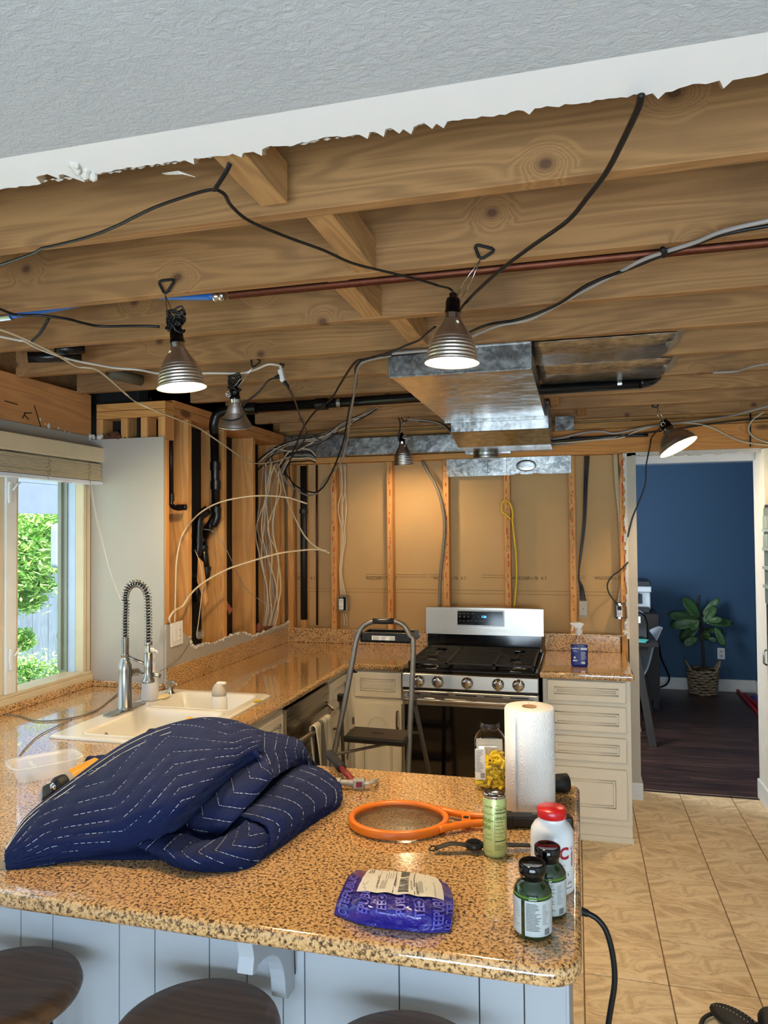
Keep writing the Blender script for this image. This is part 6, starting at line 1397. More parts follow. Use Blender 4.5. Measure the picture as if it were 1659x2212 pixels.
# drink can
cx, cy = -.199, 1.786; R = .0285
t = thing('drink_can', 'tall pale green drink can with nutrition panel, open on top', 'can', (cx, cy, .914))
CG = M('pale_green_can', 'c3cf86', .35, .25, var=.02, spec=.6)
put(MB().mat(CG).lathe([(.020, .914), (.0255, .9165), (R, .924), (R, 1.046), (.0265, 1.053)], 40, Matrix.Translation((cx, cy, 0))).build('can_body'), t)
put(MB().mat(CHR).lathe([(.0265, 1.053), (.0262, 1.057), (.0275, 1.059), (.0262, 1.060), (.0235, 1.055), (.001, 1.054)], 40, Matrix.Translation((cx, cy, 0)), cap=False).build('can_lid'), t)
put(MB().mat(CHR).tube([(cx-.004+.011*math.cos(a), cy+.004+.007*math.sin(a), 1.0575) for a in [2*PI*i/16 for i in range(16)]], .0016, 6, closed=True).build('pull_tab'), t)
put(MB().mat(BLK).lathe([(.009, 1.0545), (.001, 1.0548)], 20, Matrix.Translation((cx+.007, cy-.009, 0)), sy=.7).build('mouth_opening'), t)
INK = M('black_print', '1d1f16', .7); OLV = M('olive_print', '7c8a3a', .6)
def cylgrid(c, Rr, a0, a1, z0, z1, m_, name, parent, n=14):
    q = MB().mat(m_); q.grid([[Vector((c[0]+Rr*math.cos(a0+(a1-a0)*i/n), c[1]+Rr*math.sin(a0+(a1-a0)*i/n), z)) for i in range(n+1)] for z in (z0, z1)]); o = q.build(name); put(o, parent); return o
def cyltext(s_, sz, c, Rr, a, z, m_, t_, vert=False, **k):
    return text(s_, sz, (0, 0, z), (0, 0, 1) if vert else (1, 0, 0), (-1, 0, 0) if vert else (0, 0, 1), m_, 'printed_text', t_, cyl=(c, Rr, a), **k)
va = math.atan2(-cy, -cx)      # direction from the can to the camera
cc = (cx, cy)
def panel_lines(c, Rr, a0, a1, z0, z1, t_, rows, m_=INK, seed=1, frac=(.3, .95), th=.0009):
    rq = random.Random(seed); q = MB().mat(m_)
    for i in range(rows):
        z = z1-(z1-z0)*(i+.5)/rows; e = a0+(a1-a0)*rq.uniform(*frac); n = 8
        q.grid([[Vector((c[0]+Rr*math.cos(a0+(e-a0)*j/n), c[1]+Rr*math.sin(a0+(e-a0)*j/n), zz)) for j in range(n+1)] for zz in (z-th/2, z+th/2)])
    o = q.build('fine_print', kind='stuff'); put(o, t_); return o
a_l = va-.02; a_r = va+1.15
q = MB().mat(INK)
for (aa, ab, za, zb) in ((a_l, a_r, 1.0345, 1.035), (a_l, a_r, .935, .9355), (a_l, a_l+.02, .935, 1.035), (a_r-.02, a_r, .935, 1.035), (a_l+.04, a_r-.04, 1.0205, 1.0225), (a_l+.04, a_r-.04, 1.0065, 1.0075), (a_l+.04, a_r-.04, .9555, .9575), (a_l+.04, a_r-.04, .947, .9475)):
    q.grid([[Vector((cx+(R+.0003)*math.cos(aa+(ab-aa)*j/10), cy+(R+.0003)*math.sin(aa+(ab-aa)*j/10), z)) for j in range(11)] for z in (za, zb)])
put(q.build('panel_rules', kind='stuff'), t)
cyltext('Nutrition Facts', .0058, cc, R, a_l+.06, 1.0285, INK, t, bold=.00008, sx=.85); cyltext('Calories  60', .0056, cc, R, a_l+.06, 1.0095, INK, t, bold=.00008, sx=.9); cyltext('Serving size 1 can', .0036, cc, R, a_l+.06, 1.0240, INK, t)
for i, s_ in enumerate(('Total Fat 0g', 'Sodium 5mg', 'Total Carb 15g', 'Total Sugars 14g', 'Protein 0g')): cyltext(s_, .0038, cc, R, a_l+.06, 1.0-.0085*i, INK, t)
panel_lines(cc, R+.0003, a_l+.06, a_r-.08, .936, .947, t, 4, th=.0007); panel_lines(cc, R+.0003, a_l+.1, a_r-.2, 1.038, 1.041, t, 1)
cyltext('pine-', .019, cc, R, va-1.45, .999, OLV, t, bold=.0004); cyltext('apple', .019, cc, R, va-1.75, .983, OLV, t, bold=.0004)
cyltext('SPARKLING', .007, cc, R, va-1.35, 1.017, OLV, t); cyltext('WATER', .007, cc, R, va-1.0, 1.033, INK, t)
cyltext('JUICE', .006, cc, R, va-.82, .968, OLV, t); cyltext('BEVERAGE', .005, cc, R, va-1.1, .958, OLV, t); cyltext('12 FL OZ', .004, cc, R, va-.85, .93, INK, t)

# paper towel roll
cx, cy = -.134, 2.108; R = .0685
t = thing('paper_towel_roll', 'upright white embossed paper towel roll on the peninsula', 'paper towel', (cx, cy, .914))
pr = [(R-.004, .9145), (R, .918), (R, 1.192), (R-.003, 1.196)]
put(MB().mat(PT).lathe(pr+[(.021, 1.196)], 72, Matrix.Translation((cx, cy, 0)), cap=False).build('paper_roll'), t)
put(MB().mat(M('kraft_core', '9a7b58', .9)).lathe([(.021, 1.197), (.0195, 1.197), (.0195, .915)], 32, Matrix.Translation((cx, cy, 0)), cap=False).build('cardboard_core'), t)
va = math.atan2(-cy, -cx); P = [[], []]
for i in range(17):
    a = va-1.9+1.35*i/16; rr_2 = R+.0012+.0035*(i/16)**3
    for z, L_ in ((.9146, 0), (1.190, 1)): P[L_].append(Vector((cx+rr_2*math.cos(a), cy+rr_2*math.sin(a), z)))
put(MB().mat(PT).grid(P).build('loose_sheet', solid=.0006), t)

# jar of wire nuts
jx, jy = -.262, 2.245; jr = .15
t = thing('plastic_jar', 'clear square-shouldered plastic jar part filled with yellow wire nuts', 'jar', (jx, jy, .914))
def sq(a, r, z): return [Matrix.Translation((jx, jy, 0))@Matrix.Rotation(jr, 4, 'Z')@Vector((x, y, z)) for x, y in rounded([(-a, -a, r), (a, -a, r), (a, a, r), (-a, a, r)], 6)]
q = MB().mat(JAR).grid([sq(.044, .016, .916), sq(.048, .018, .922), sq(.0485, .018, 1.045), sq(.046, .02, 1.062), sq(.036, .028, 1.078), sq(.029, .0285, 1.086), sq(.0275, .027, 1.088)], closed=True)
b_ = sq(.044, .016, .916); q.add(b_, [tuple(range(len(b_)))])
prof = [(.0275, 1.088), (.0275, 1.094), (.030, 1.095), (.030, 1.097), (.0275, 1.098), (.0275, 1.101), (.029, 1.102), (.029, 1.104), (.0275, 1.105), (.0275, 1.109), (.0265, 1.110)]
q.lathe(prof, 36, Matrix.Translation((jx, jy, 0)), cap=False); put(q.build('jar_body'), t)
TJ = Matrix.Translation((jx, jy, 0))@Matrix.Rotation(jr, 4, 'Z')
lb = MB().mat(M('white_label', 'e4e0d6', .6)).box(-.046, -.016, -.0494, -.0489, .952, 1.043, TJ).box(.0489, .0493, -.04, .04, .99, 1.046, TJ).box(-.04, .04, .0489, .0493, .98, 1.046, TJ).build('paper_label'); put(lb, t)
q = MB().mat(INK)
for i in range(15): q.box(-.044, -.044+random.uniform(.01, .026), -.0497, -.0494, 1.037-.0044*i, 1.0380-.0044*i, TJ)
for i in range(9): q.box(-.030+i*.0014, -.0293+i*.0014, -.0497, -.0494, .957, .972, TJ)
q = q.build('fine_print', kind='stuff'); q.parent = lb
WN = M('yellow_wire_nut', 'f0d022', .4, var=.03)
wn = MB().mat(WN).lathe([(.0032, .0), (.0045, .001), (.0052, .007), (.0062, .019), (.0072, .021), (.0072, .024), (.0054, .024), (.0048, .012)], 10, rib=.05, cap=False).build('wire_nut')
rq = random.Random(2); cnt = 0; lvl = .922
pos = []
tries = 0
while len(pos) < 165 and tries < 30000:
    tries += 1; z = rq.uniform(.926, 1.012); a, b = rq.uniform(-.036, .036), rq.uniform(-.036, .036)
    if z > 1.0+.17*a: continue
    if all((a-p[0])**2+(b-p[1])**2+(z-p[2])**2 > .0118**2 for p in pos): pos.append((a, b, z))
for i, (a, b, z) in enumerate(pos):
    o = wn if i == 0 else wn.copy()
    if i: C.objects.link(o)
    p = TJ@Vector((a, b, z)); e_ = Euler((rq.uniform(0, PI), rq.uniform(0, PI), rq.uniform(0, 6)))
    o.matrix_world = Matrix.Translation(p)@e_.to_matrix().to_4x4()@Matrix.Translation((0, 0, -.012)); tag(o, 'yellow plastic wire nut heaped inside the clear jar', 'wire nut', 'yellow wire nuts in the jar')

# flashlight end behind the towel roll
t = thing('flashlight', 'black flashlight lying behind the paper towel roll, its lens end to the right', 'flashlight', (-.05, 2.24, .915))
a = at(1200, 1692, z=.94); b = at(1226, 1690, z=.94); dv = (b-a).normalized(); T = Matrix.Translation(b)@(-dv).to_track_quat('Z', 'Y').to_matrix().to_4x4()
put(MB().mat(BLKR).lathe([(.022, 0), (.0265, .001), (.0265, .03), (.022, .045), (.017, .055), (.017, .15)], 28, T).build('barrel'), t)

# vitamin bottles
BWH = M('white_bottle_plastic', 'dcdedf', .25, var=.01, spec=.6)
cx, cy = -.060, 1.650; cc = (cx, cy); va = math.atan2(-cy, -cx)
t = thing('vitamin_bottle', 'large white vitamin C bottle with red cap', 'bottle', (cx, cy, .914))
put(MB().mat(BWH).lathe([(.040, .9145), (.0455, .919), (.0465, .926), (.0465, 1.030), (.0445, 1.043), (.038, 1.054), (.031, 1.060), (.029, 1.064), (.029, 1.070)], 48, Matrix.Translation((cx, cy, 0))).build('bottle_body'), t)
put(MB().mat(M('red_cap', 'c4141c', .3, spec=.6)).lathe([(.0305, 1.069), (.0315, 1.070), (.0315, 1.086), (.030, 1.088), (.001, 1.0885)], 48, Matrix.Translation((cx, cy, 0))).build('cap'), t)
RP = M('red_print', 'a3122c', .5); GP_ = M('grey_print', '8a8a8e', .6)
cyltext('vitamin', .017, cc, .0465, va-.80, .998, RP, t, bold=.0003); cyltext('C', .034, cc, .0465, va+.30, .995, RP, t, bold=.0012)
cyltext('vitamin C', .011, cc, .0465, va+1.1, .975, RP, t, vert=True, bold=.0002)
cyltext('drops', .007, cc, .0465, va+.25, .98, GP_, t)
for z0, s_ in ((.955, '0'), (.937, '375')):
    q = MB().mat(GP_)
    for (aa, ab, za, zb) in ((.68, 1.0, 0, .0004), (.68, 1.0, .015, .0154), (.68, .69, 0, .015), (.99, 1.0, 0, .015)): q.grid([[Vector((cx+.0468*math.cos(va+aa+(ab-aa)*j/4), cy+.0468*math.sin(va+aa+(ab-aa)*j/4), z0-.004+z)) for j in range(5)] for z in (za, zb)])
    put(q.build('print_box', kind='stuff'), t); cyltext(s_, .008, cc, .0465, va+.73, z0+.003, INK, t, bold=.0001)
cyltext('SUPPLEMENT', .0045, cc, .0465, va+.5, .931, INK, t); panel_lines(cc, .0468, va-1.5, va-1.05, .99, 1.012, t, 8, m_=GP_)
def green_bottle(cx, cy, label, seed):
    cc = (cx, cy); va = math.atan2(-cy, -cx)
    t = thing('supplement_bottle', label, 'bottle', (cx, cy, .914), 'dark green supplement bottles with black caps')
    GG = M('dark_green_glass', '1c2f16', .08, var=.05, spec=.8, coat=.5)
    put(MB().mat(GG).lathe([(.030, .9145), (.0355, .917), (.037, .923), (.037, .990), (.0355, 1.0), (.029, 1.010), (.023, 1.015), (.021, 1.019), (.021, 1.022)], 44, Matrix.Translation((cx, cy, 0))).build('glass_body'), t)
    put(MB().mat(BLKG).lathe([(.0225, 1.019), (.0235, 1.020), (.0235, 1.027), (.0255, 1.029), (.0262, 1.031), (.0262, 1.047), (.0245, 1.049), (.021, 1.0475), (.001, 1.0475)], 44, Matrix.Translation((cx, cy, 0))).build('cap'), t)
    LB = M('grey_white_label', 'b4bab8', .35)
    cylgrid(cc, .0374, va-.42, va+1.3, .924, .990, LB, 'label', t); cylgrid(cc, .0374, va-1.5, va-.62, .924, .990, LB, 'label', t)
    panel_lines(cc, .0377, va-.35, va+.42, .934, .986, t, 20, seed=seed, frac=(.6, 1)); panel_lines(cc, .0377, va+.5, va+.95, .945, .984, t, 16, seed=seed+1, frac=(.4, .9), m_=GP_); panel_lines(cc, .0377, va-1.4, va-.68, .935, .984, t, 10, seed=seed+2, frac=(.5, 1), m_=GP_)
    q = MB().mat(INK)
    for i in range(9):
        a = va+.62+i*.035; q.grid([[Vector((cx+.0377*math.cos(a+d_), cy+.0377*math.sin(a+d_), z)) for d_ in (0, .018)] for z in (.926, .938)])
    put(q.build('bar_code', kind='stuff'), t)
    # bits of capsules glimpsed through the shoulder
    q = MB().mat(M('bright_green_band', '4f7a24', .3)).lathe([(.0366, .9925), (.0366, .9965)], 44, Matrix.Translation((cx, cy, 0)), cap=False); put(q.build('shoulder_tint', solid=.0008), t)
green_bottle(-.0915, 1.462, 'front dark green supplement bottle with black cap near the counter corner', 3)
green_bottle(-.066, 1.545, 'rear dark green supplement bottle with black cap, between the front one and the red-capped bottle', 9)

# mailer parcel
t = thing('mailer_parcel', 'shiny purple-blue plastic mailer parcel with white shipping label', 'parcel', at(850, 1950, z=.915))
PM = NT('purple_poly_film'); nz = PM.noise(PM.map(), 38, 4, .55, 1.2); PM.b.inputs['Base Color'].default_value = lin('1c1880'); PM.set(Roughness=.17); PM.b.inputs['Coat Weight'].default_value = .6; PM.bump(nz, .8, .012)
G = AZ([[(722, 1973, .918), (780, 1990, .922), (850, 2001, .922), (915, 2008, .922), (972, 2011, .918)],
        [(729, 1945, .93), (785, 1962, .950), (850, 1970, .953), (915, 1976, .950), (977, 1978, .93)],
        [(740, 1918, .935), (792, 1926, .957), (850, 1934, .960), (912, 1938, .957), (979, 1945, .935)],
        [(752, 1893, .93), (800, 1897, .947), (855, 1902, .950), (905, 1906, .947), (970, 1916, .928)],
        [(768, 1879, .918), (805, 1882, .922), (855, 1886, .922), (905, 1891, .922), (950, 1900, .918)]])
f = bic(G); rq = random.Random(8)
P = [[f(i/48, j/36)+Vector((0, 0, .0016*math.sin(i*.7+j*.5)*math.sin(j*.6))) for i in range(49)] for j in range(37)]
q = MB().mat(PM.m).grid(P); bot = [[Vector((p.x, p.y, .9155)) for p in P[0]], [Vector((p.x, p.y, .9155)) for p in P[-1]]]; q.grid(bot)
q.grid([P[0], bot[0]]); q.grid([P[-1], bot[1]]); q.grid([[r_[0] for r_ in P], [Vector((r_[0].x, r_[0].y, .9155)) for r_ in P]]); q.grid([[r_[-1] for r_ in P], [Vector((r_[-1].x, r_[-1].y, .9155)) for r_ in P]])
put(q.build('mailer_bag'), t)
def onp(u, v, off=.0012):
    i_, j_ = u*48, v*36
    n = nrm(f, u, v); n = -n if n.z < 0 else n
    return f(u, v)+Vector((0, 0, .0016*math.sin(i_*.7+j_*.5)*math.sin(j_*.6)))+n*off
def surftext(s_, size, u0, v0, m_, du, dv, name='printed_text', rot=True, off=.0012, bold=0):
    cu = bpy.data.curves.new(name, 'FONT'); cu.body = s_; cu.size = 1; cu.offset = bold
    tmp = bpy.data.objects.new(name, cu); C.objects.link(tmp); bpy.context.view_layer.update()
    me = bpy.data.meshes.new_from_object(tmp.evaluated_get(bpy.context.evaluated_depsgraph_get())); bpy.data.objects.remove(tmp)
    finer(me, .18)
    me.materials.clear(); me.materials.append(m_)
    for v in me.vertices:
        x, y = v.co.x*size, v.co.y*size
        uu, vv = (u0-y*du, v0+x*dv) if rot else (u0+x*du, v0+y*dv)
        v.co = onp(max(0, min(1, uu)), max(0, min(1, vv)), off)
    o = bpy.data.objects.new(name, me); C.objects.link(o); put(o, t); return o
LP = M('lilac_print', '5a56b8', .35)
for i, (u0, s_, v0) in enumerate(((.135, 'C TEEPUBLIC', .05), (.29, 'TEEPUBLIC', .04), (.44, 'PUBLIC  TEE', -.28), (.60, 'TEEPUBLIC', .02), (.755, 'PUBLIC  TEE', -.26), (.90, 'TEEPUBLIC', .03), (1.0, 'LIC  TEE', .0))):
    surftext(s_, .115, u0, v0, LP, 1.0, 1.05, off=.003, bold=.02)
for u0, v0 in ((.40, .42), (.715, .40), (.96, .40)):
    q = MB().mat(LP); q.tube([onp(min(.995, u0+.04*math.cos(a)), v0+.055*math.sin(a), .003) for a in [2*PI*i/20 for i in range(20)]], .0007, 5, closed=True); q.prism([onp(min(.99, u0+.015*math.cos(a)), v0+.024*math.sin(a), .003) for a in [2*PI*i/8 for i in range(8)]], (0, 0, .0003)); put(q.build('print_emblem', kind='stuff'), t)
lw = M('white_shipping_label', 'd9d6ca', .45)
U0, U1, V0, V1 = .17, .90, .46, 1.0
lbl = lambda a, b, off=.002: onp(U0+(U1-U0)*a+.03*b, V0+(V1-V0)*b*.985+(.04*math.sin(a*3)), off+.0016)
q = MB().mat(lw).grid([[lbl(i/24, j/14) for i in range(25)] for j in range(15)]); lo_ = q.build('shipping_label'); put(lo_, t)
q = MB().mat(INK); bar = lambda a0, a1, b0, b1: q.grid([[lbl(a0+(a1-a0)*i/4, b0+(b1-b0)*j/4, .0024) for i in range(5)] for j in range(5)])
for a in (.43, .70): bar(a, a+.010, .02, .97)
for a in (.22, .92, .84): bar(a, a+.003, .02, .97)
rq = random.Random(6); b = .06
while b < .92:
    w_ = rq.choice((.008, .012, .02)); 
    if not .52 < b < .56: bar(.50, .63, b, b+w_)
    b += w_+rq.choice((.008, .012, .018))
for i in range(3):
    for k_ in range(2): bar(.04+i*.03+.01, .052+i*.03+.01, .66, .9)
for i in range(6): bar(.26+.013*i, .2645+.013*i, .1, rq.uniform(.3, .5))
for i in range(4): bar(.30+.03*i, .305+.03*i, .45, rq.uniform(.6, .95))
for i in range(5): bar(.735+.016*i, .74+.016*i, .08, rq.uniform(.35, .5))
q.tube([lbl(.02, .04, .0026), lbl(.10, .3, .0026)], .0004, 4); q.tube([lbl(.10, .04, .0026), lbl(.03, .3, .0026)], .0004, 4)
put(q.build('label_print', kind='stuff'), t)
def ltext(s_, size, a, b):
    global onp
    keep = onp; 
    o = surftext(s_, size, U0+(U1-U0)*a, V0+(V1-V0)*b, INK, 1, 1.05, off=.0046, bold=.01); return o
ltext('USPS PARCEL SELECT', .026, .245, .15); ltext('USPS TRACKING', .020, .47, .25); ltext('USPS TRACKING', .020, .69, .2); ltext('USPS TRACKING', .024, .755, .08)

# spray bottle by the stove
p = at(1252, 1441, z=.915); cx, cy = p.x, p.y+.03
t = thing('spray_bottle', 'clear spray bottle with dark blue label on the counter right of the stove', 'spray bottle', (cx, cy, .914))
T = Matrix.Translation((cx, cy, 0))
def rl_(a, b, r, z): return [T@Vector((x, y, z)) for x, y in rounded([(-a, -b, r), (a, -b, r), (a, b, r), (-a, b, r)], 5)]
q = MB().mat(M('blue_liquid', '2a3fb0', .1, trans=.6)).grid([rl_(.042, .026, .02, .9155), rl_(.046, .029, .022, .922), rl_(.046, .029, .022, .945)], closed=True); put(q.build('blue_base'), t)
q = MB().mat(JAR).grid([rl_(.046, .029, .022, .945), rl_(.046, .029, .022, 1.03), rl_(.040, .026, .022, 1.055), rl_(.026, .02, .018, 1.075), rl_(.016, .016, .0155, 1.088), rl_(.016, .016, .0155, 1.10)], closed=True); put(q.build('bottle_body'), t)
NB = M('navy_label', '1c2c78', .4)
lb = MB().mat(NB).grid([[Vector((x, y, z)) for x, y, _ in [tuple(v) for v in rl_(.0466, .0296, .0222, z)]] for z in (.928, 1.035)], closed=True).build('label'); put(lb, t)
q = MB().mat(M('frosted_white', 'dcd8d2', .35)).lathe([(.018, 1.098), (.019, 1.10), (.019, 1.12), (.015, 1.124), (.014, 1.135)], 24, T)
q.prism([Vector((cx+a, cy-.011, b)) for a, b in ((-.050, 1.160), (-.046, 1.150), (-.030, 1.145), (-.018, 1.128), (.016, 1.128), (.020, 1.145), (.030, 1.150), (.026, 1.158), (.0, 1.164))], (0, .022, 0)); put(q.build('trigger_head', bev=.004), t)
q = MB().mat(M('frosted_white', 'dcd8d2', .35)).tube([(cx-.032, cy, 1.145), (cx-.036, cy, 1.128), (cx-.040, cy, 1.112)], .005, 8); put(q.build('trigger'), t)
yf = cy-.0298; WP = M('white_print', 'd8dae2', .6)
text('method', .013, (cx-.042, yf, 1.016), (1, 0, 0), (0, 0, 1), WP, 'printed_text', t, bold=.0004); text('GLASS\nCLEANER', .0065, (cx-.036, yf, 1.006), (1, 0, 0), (0, 0, 1), WP, 'printed_text', t)
q = MB().mat(WP).box(cx+.006, cx+.042, yf-.0008, yf-.0002, 1.012, 1.024)
for i in range(9): q.box(cx+.008, cx+.008+random.uniform(.018, .032), yf-.0008, yf-.0002, .998-i*.0052, .9995-i*.0052)
q.box(cx+.010, cx+.030, yf-.0008, yf-.0002, .934, .946).lathe([(.006, 0), (.006, .0004)], 16, Matrix.Translation((cx-.026, yf-.0002, .968))@Matrix.Rotation(PI/2, 4, 'X')).box(cx-.036, cx-.012, yf-.0008, yf-.0002, .948, .955); put(q.build('label_print', kind='stuff'), t)

# power cable beside the peninsula and bits on the floor
o = wire('power_cable', 'black power cable curving from the peninsula end down to the tile floor', [(1262, 1968, 'y', 2.02), (1272, 1974, 'y', 2.02), (1290, 1985, 'y', 2.02), (1308, 2008, 'y', 2.02), (1320, 2045, 'y', 2.02), (1327, 2090, 'y', 2.02), (1327, 2130, 'y', 2.02), (1320, 2175, 'y', 2.02), (1314, 2215, 'y', 2.02), (1305, 2300, 'y', 2.02)], .0058, CORD)
q = MB().mat(BLKR).cyl(at(1255, 1968, y=2.02), at(1270, 1973, y=2.02), .011, .009, 12); q = q.build('cable_grommet'); q.parent = o
t = thing('black_bag', 'rounded black padded bag corner with dotted stitching on the tile floor', 'bag', at(1590, 2210, z=.005))
c_ = at(1588, 2203, z=.03)
T = Matrix.Translation(c_)@Matrix.Rotation(-.7, 4, 'Z')
put(MB().mat(BLKR).ball((0, 0, 0), 1, 24, T=T@Matrix.Diagonal((.09, .042, .03, 1))).build('padded_body'), t)
for k_ in (-1, 1):
    q = MB().mat(M('pale_stitch', 'cfd2d0', .7))
    for i in range(12):
        x = -.07+i*.012; r_ = math.sqrt(max(.05, 1-(x/.09)**2-(.3)**2)); q.ball(T@Vector((x, .012*k_, .0305*r_+.001)), .0014, 6)
    put(q.build('stitching', kind='stuff'), t)
put(MB().mat(BLKR).tube(crom([at(1512, 2225, z=.012), at(1520, 2200, z=.014), at(1545, 2188, z=.016), at(1575, 2188, z=.02)], 5), .008, 8, flat=.6).build('loop_strap'), t)
put(MB().mat(BLKR).tube(crom([at(1590, 2195, z=.03), at(1620, 2205, z=.02), at(1660, 2222, z=.015)], 5), .008, 8, flat=.6).build('loop_strap'), t)
put(MB().mat(BLKR).ball(at(1668, 2206, z=.05), .045, 18, (1, 1, .9)).build('padded_end'), t)

# ------------------------------------------------------------------ fridge edge at right
t = thing('refrigerator', 'tall dark steel refrigerator edge with side shelf rack at the right picture edge', 'refrigerator', (1.4, 4.3, 0))
bx('body', M('dark_fridge_side', '4d4d4c', .35, .6), 1.085, 1.80, 3.95, 4.775, .02, 1.83, t, bev=.006); 
bx('door_seam', BLK, 1.0845, 1.0855, 3.96, 4.77, 1.225, 1.23, t)
rk = bx('rack_back', M('rack_grey', '6e7c80', .4), 1.078, 1.084, 4.0, 4.765, 1.25, 1.81, t)
for z in (1.34, 1.45, 1.56, 1.67): bx('rack_shelf', M('rack_shelf_white', 'a9bcc0', .4), 1.066, 1.080, 4.0, 4.765, z, z+.018, t, bev=.001)
for i in range(6):
    for z in (1.578, 1.688): bx('glass_jar', M('pale_jar', '9fb4b6', .2), 1.067, 1.079, 4.66-i*.1, 4.74-i*.1, z, z+.075, t, bev=.003)
put(MB().mat(CHR).tube([(1.07, 4.72, .98), (1.055, 4.72, .97), (1.055, 4.72, .90), (1.07, 4.72, .89)], .006, 8).build('hook'), t)

# ------------------------------------------------------------------ dining room things
t = thing('dining_table', 'dark wood dining table corner with slanted leg seen through the doorway', 'table', (.3, 6.3, 0))
tc = at(1422, 1390, z=.76)
bx('tabletop', TD, -.6, tc.x, tc.y-.05, 7.2, .735, .765, t, bev=.003); bx('apron', TD, -.55, tc.x-.08, tc.y-.01, tc.y+.02, .65, .735, t)
for (xa, ya, xb, yb2) in ((.462, tc.y+.02, .556, 6.05), (tc.x-.1, 7.1, tc.x-.0, 7.14)):
    put(MB().mat(TD).prism([Vector((xa-.028, ya, .735)), Vector((xa+.028, ya, .735)), Vector((xb+.03, yb2, 0)), Vector((xb-.03, yb2, 0))], (0, .05, 0)).build('leg', bev=.003), t)
t = thing('shell_chair', 'white moulded shell chair with wooden legs behind the dining table', 'chair', (.45, 6.8, 0))
SH = M('white_shell_plastic', 'cdd4dc', .35)
Gc = [[at(a, b, y=yy) for a, b, yy in r_] for r_ in ([(1432, 1356, 6.72), (1425, 1372, 6.74), (1413, 1398, 6.76), (1405, 1430, 6.76), (1395, 1455, 6.74), (1378, 1470, 6.70), (1350, 1478, 6.66)], [(1424, 1354, 6.9), (1406, 1372, 6.95), (1388, 1398, 6.98), (1378, 1430, 6.98), (1370, 1448, 6.95), (1358, 1462, 6.9), (1338, 1472, 6.85)], [(1408, 1360, 7.1), (1390, 1375, 7.15), (1372, 1398, 7.18), (1362, 1425, 7.18), (1354, 1445, 7.15), (1344, 1458, 7.1), (1328, 1468, 7.05)])]
fS = bic(Gc); put(MB().mat(SH).grid([[fS(i/24, j/12) for i in range(25)] for j in range(13)]).build('shell_seat', solid=.008), t)
sp_ = fS(.8, .5)
for a, b in (((.40, 6.75, .42), (.50, 6.48, 0)), ((.25, 6.75, .42), (.15, 6.5, 0)), ((.40, 7.0, .42), (.5, 7.25, 0)), ((.25, 7.0, .42), (.15, 7.25, 0))):
    put(MB().mat(M('pale_wood_leg', 'a08a6a', .5)).cyl(a, b, .014, .010, 10).build('leg'), t)
t = thing('sideboard', 'dark sideboard against the blue wall carrying the coffee machine', 'cabinet', (.2, 7.5, 0))
sb = at(1418, 1322, y=7.5); bx('body', TD, -.6, sb.x, 7.3, 8.2, .08, sb.z, t, bev=.003)
for x in (-.55, sb.x-.06): bx('leg', TD, x, x+.05, 7.32, 7.37, 0, .08, t)
sz_ = sb.z
e0 = at(1405, 1245, y=7.5); t = thing('espresso_machine', 'silver and black espresso coffee machine at the doorway edge', 'coffee machine', (e0.x-.15, 7.6, sz_))
hx = e0.x; htop = at(1400, 1256, y=7.5).z
bx('body', M('machine_silver', 'b9bdbf', .35, .5), hx-.36, hx, 7.5, 7.85, sz_+.02, htop-.05, t, bev=.01); bx('top_panel', BLK, hx-.36, hx-.005, 7.45, 7.85, htop-.045, htop+.01, t, bev=.008); bx('brew_head', M('machine_silver', 'b9bdbf', .35, .5), hx-.34, hx-.0, 7.40, 7.5, htop-.10, htop-.04, t, bev=.008)
put(MB().mat(BLK).box(hx-.25, hx-.08, 7.46, 7.499, sz_+.08, htop-.12).build('brew_recess'), t); put(MB().mat(CHR).cyl((hx-.13, 7.44, htop-.11), (hx-.13, 7.44, htop-.16), .03, n=18).build('portafilter'), t); bx('drip_tray', BLK, hx-.30, hx-.02, 7.40, 7.5, sz_+.0, sz_+.05, t, bev=.004)
for xo in (-.33, -.03): bx('foot', BLK, hx+xo-.015, hx+xo+.015, 7.5, 7.53, sz_, sz_+.02, t)
tt = at(1398, 1385, y=6.5); t = thing('toaster', 'glossy black rounded toaster with white sticker on the dining table', 'toaster', (.35, 6.55, .766))
a = at(1399, 1383, y=6.55); pr = [(a.x-.30, .768), (a.x, .768), (a.x, .90), (a.x-.02, .97), (a.x-.06, 1.0), (a.x-.30, 1.0)]
put(MB().mat(BLKG).prism([Vector((x, 6.45, z)) for x, z in pr], (0, .2, 0)).build('body', bev=.015, seg=3), t); put(MB().mat(BLK).box(a.x-.25, a.x-.06, 6.50, 6.53, 1.0, 1.002).build('slot'), t)
s0 = at(1374, 1338, y=6.449); put(MB().mat(WHT).box(s0.x-.01, s0.x+.035, 6.447, 6.4495, s0.z-.03, s0.z+.025).build('sticker'), t)
q = MB().mat(M('teal_cloth', '4fa39a', .8)).prism([at(a, b, z=.768) for a, b in ((1370, 1382), (1385, 1380), (1402, 1384), (1395, 1389), (1370, 1387))], (0, 0, .008)).build('folded_cloth', bev=.002); tag(q, 'small teal and white folded cloth on the dining table edge', 'cloth')
wire('appliance_cord', 'black cord hanging behind the chair to the dining room floor', [(1424, 1392, 'y', 7.6), (1428, 1420, 'y', 7.8), (1440, 1448, 'y', 8.0), (1446, 1465, 'y', 8.1), (1440, 1478, 'y', 8.1), (1425, 1485, 'y', 8.0), (1415, 1486, 'y', 7.9)], .007, CORD)
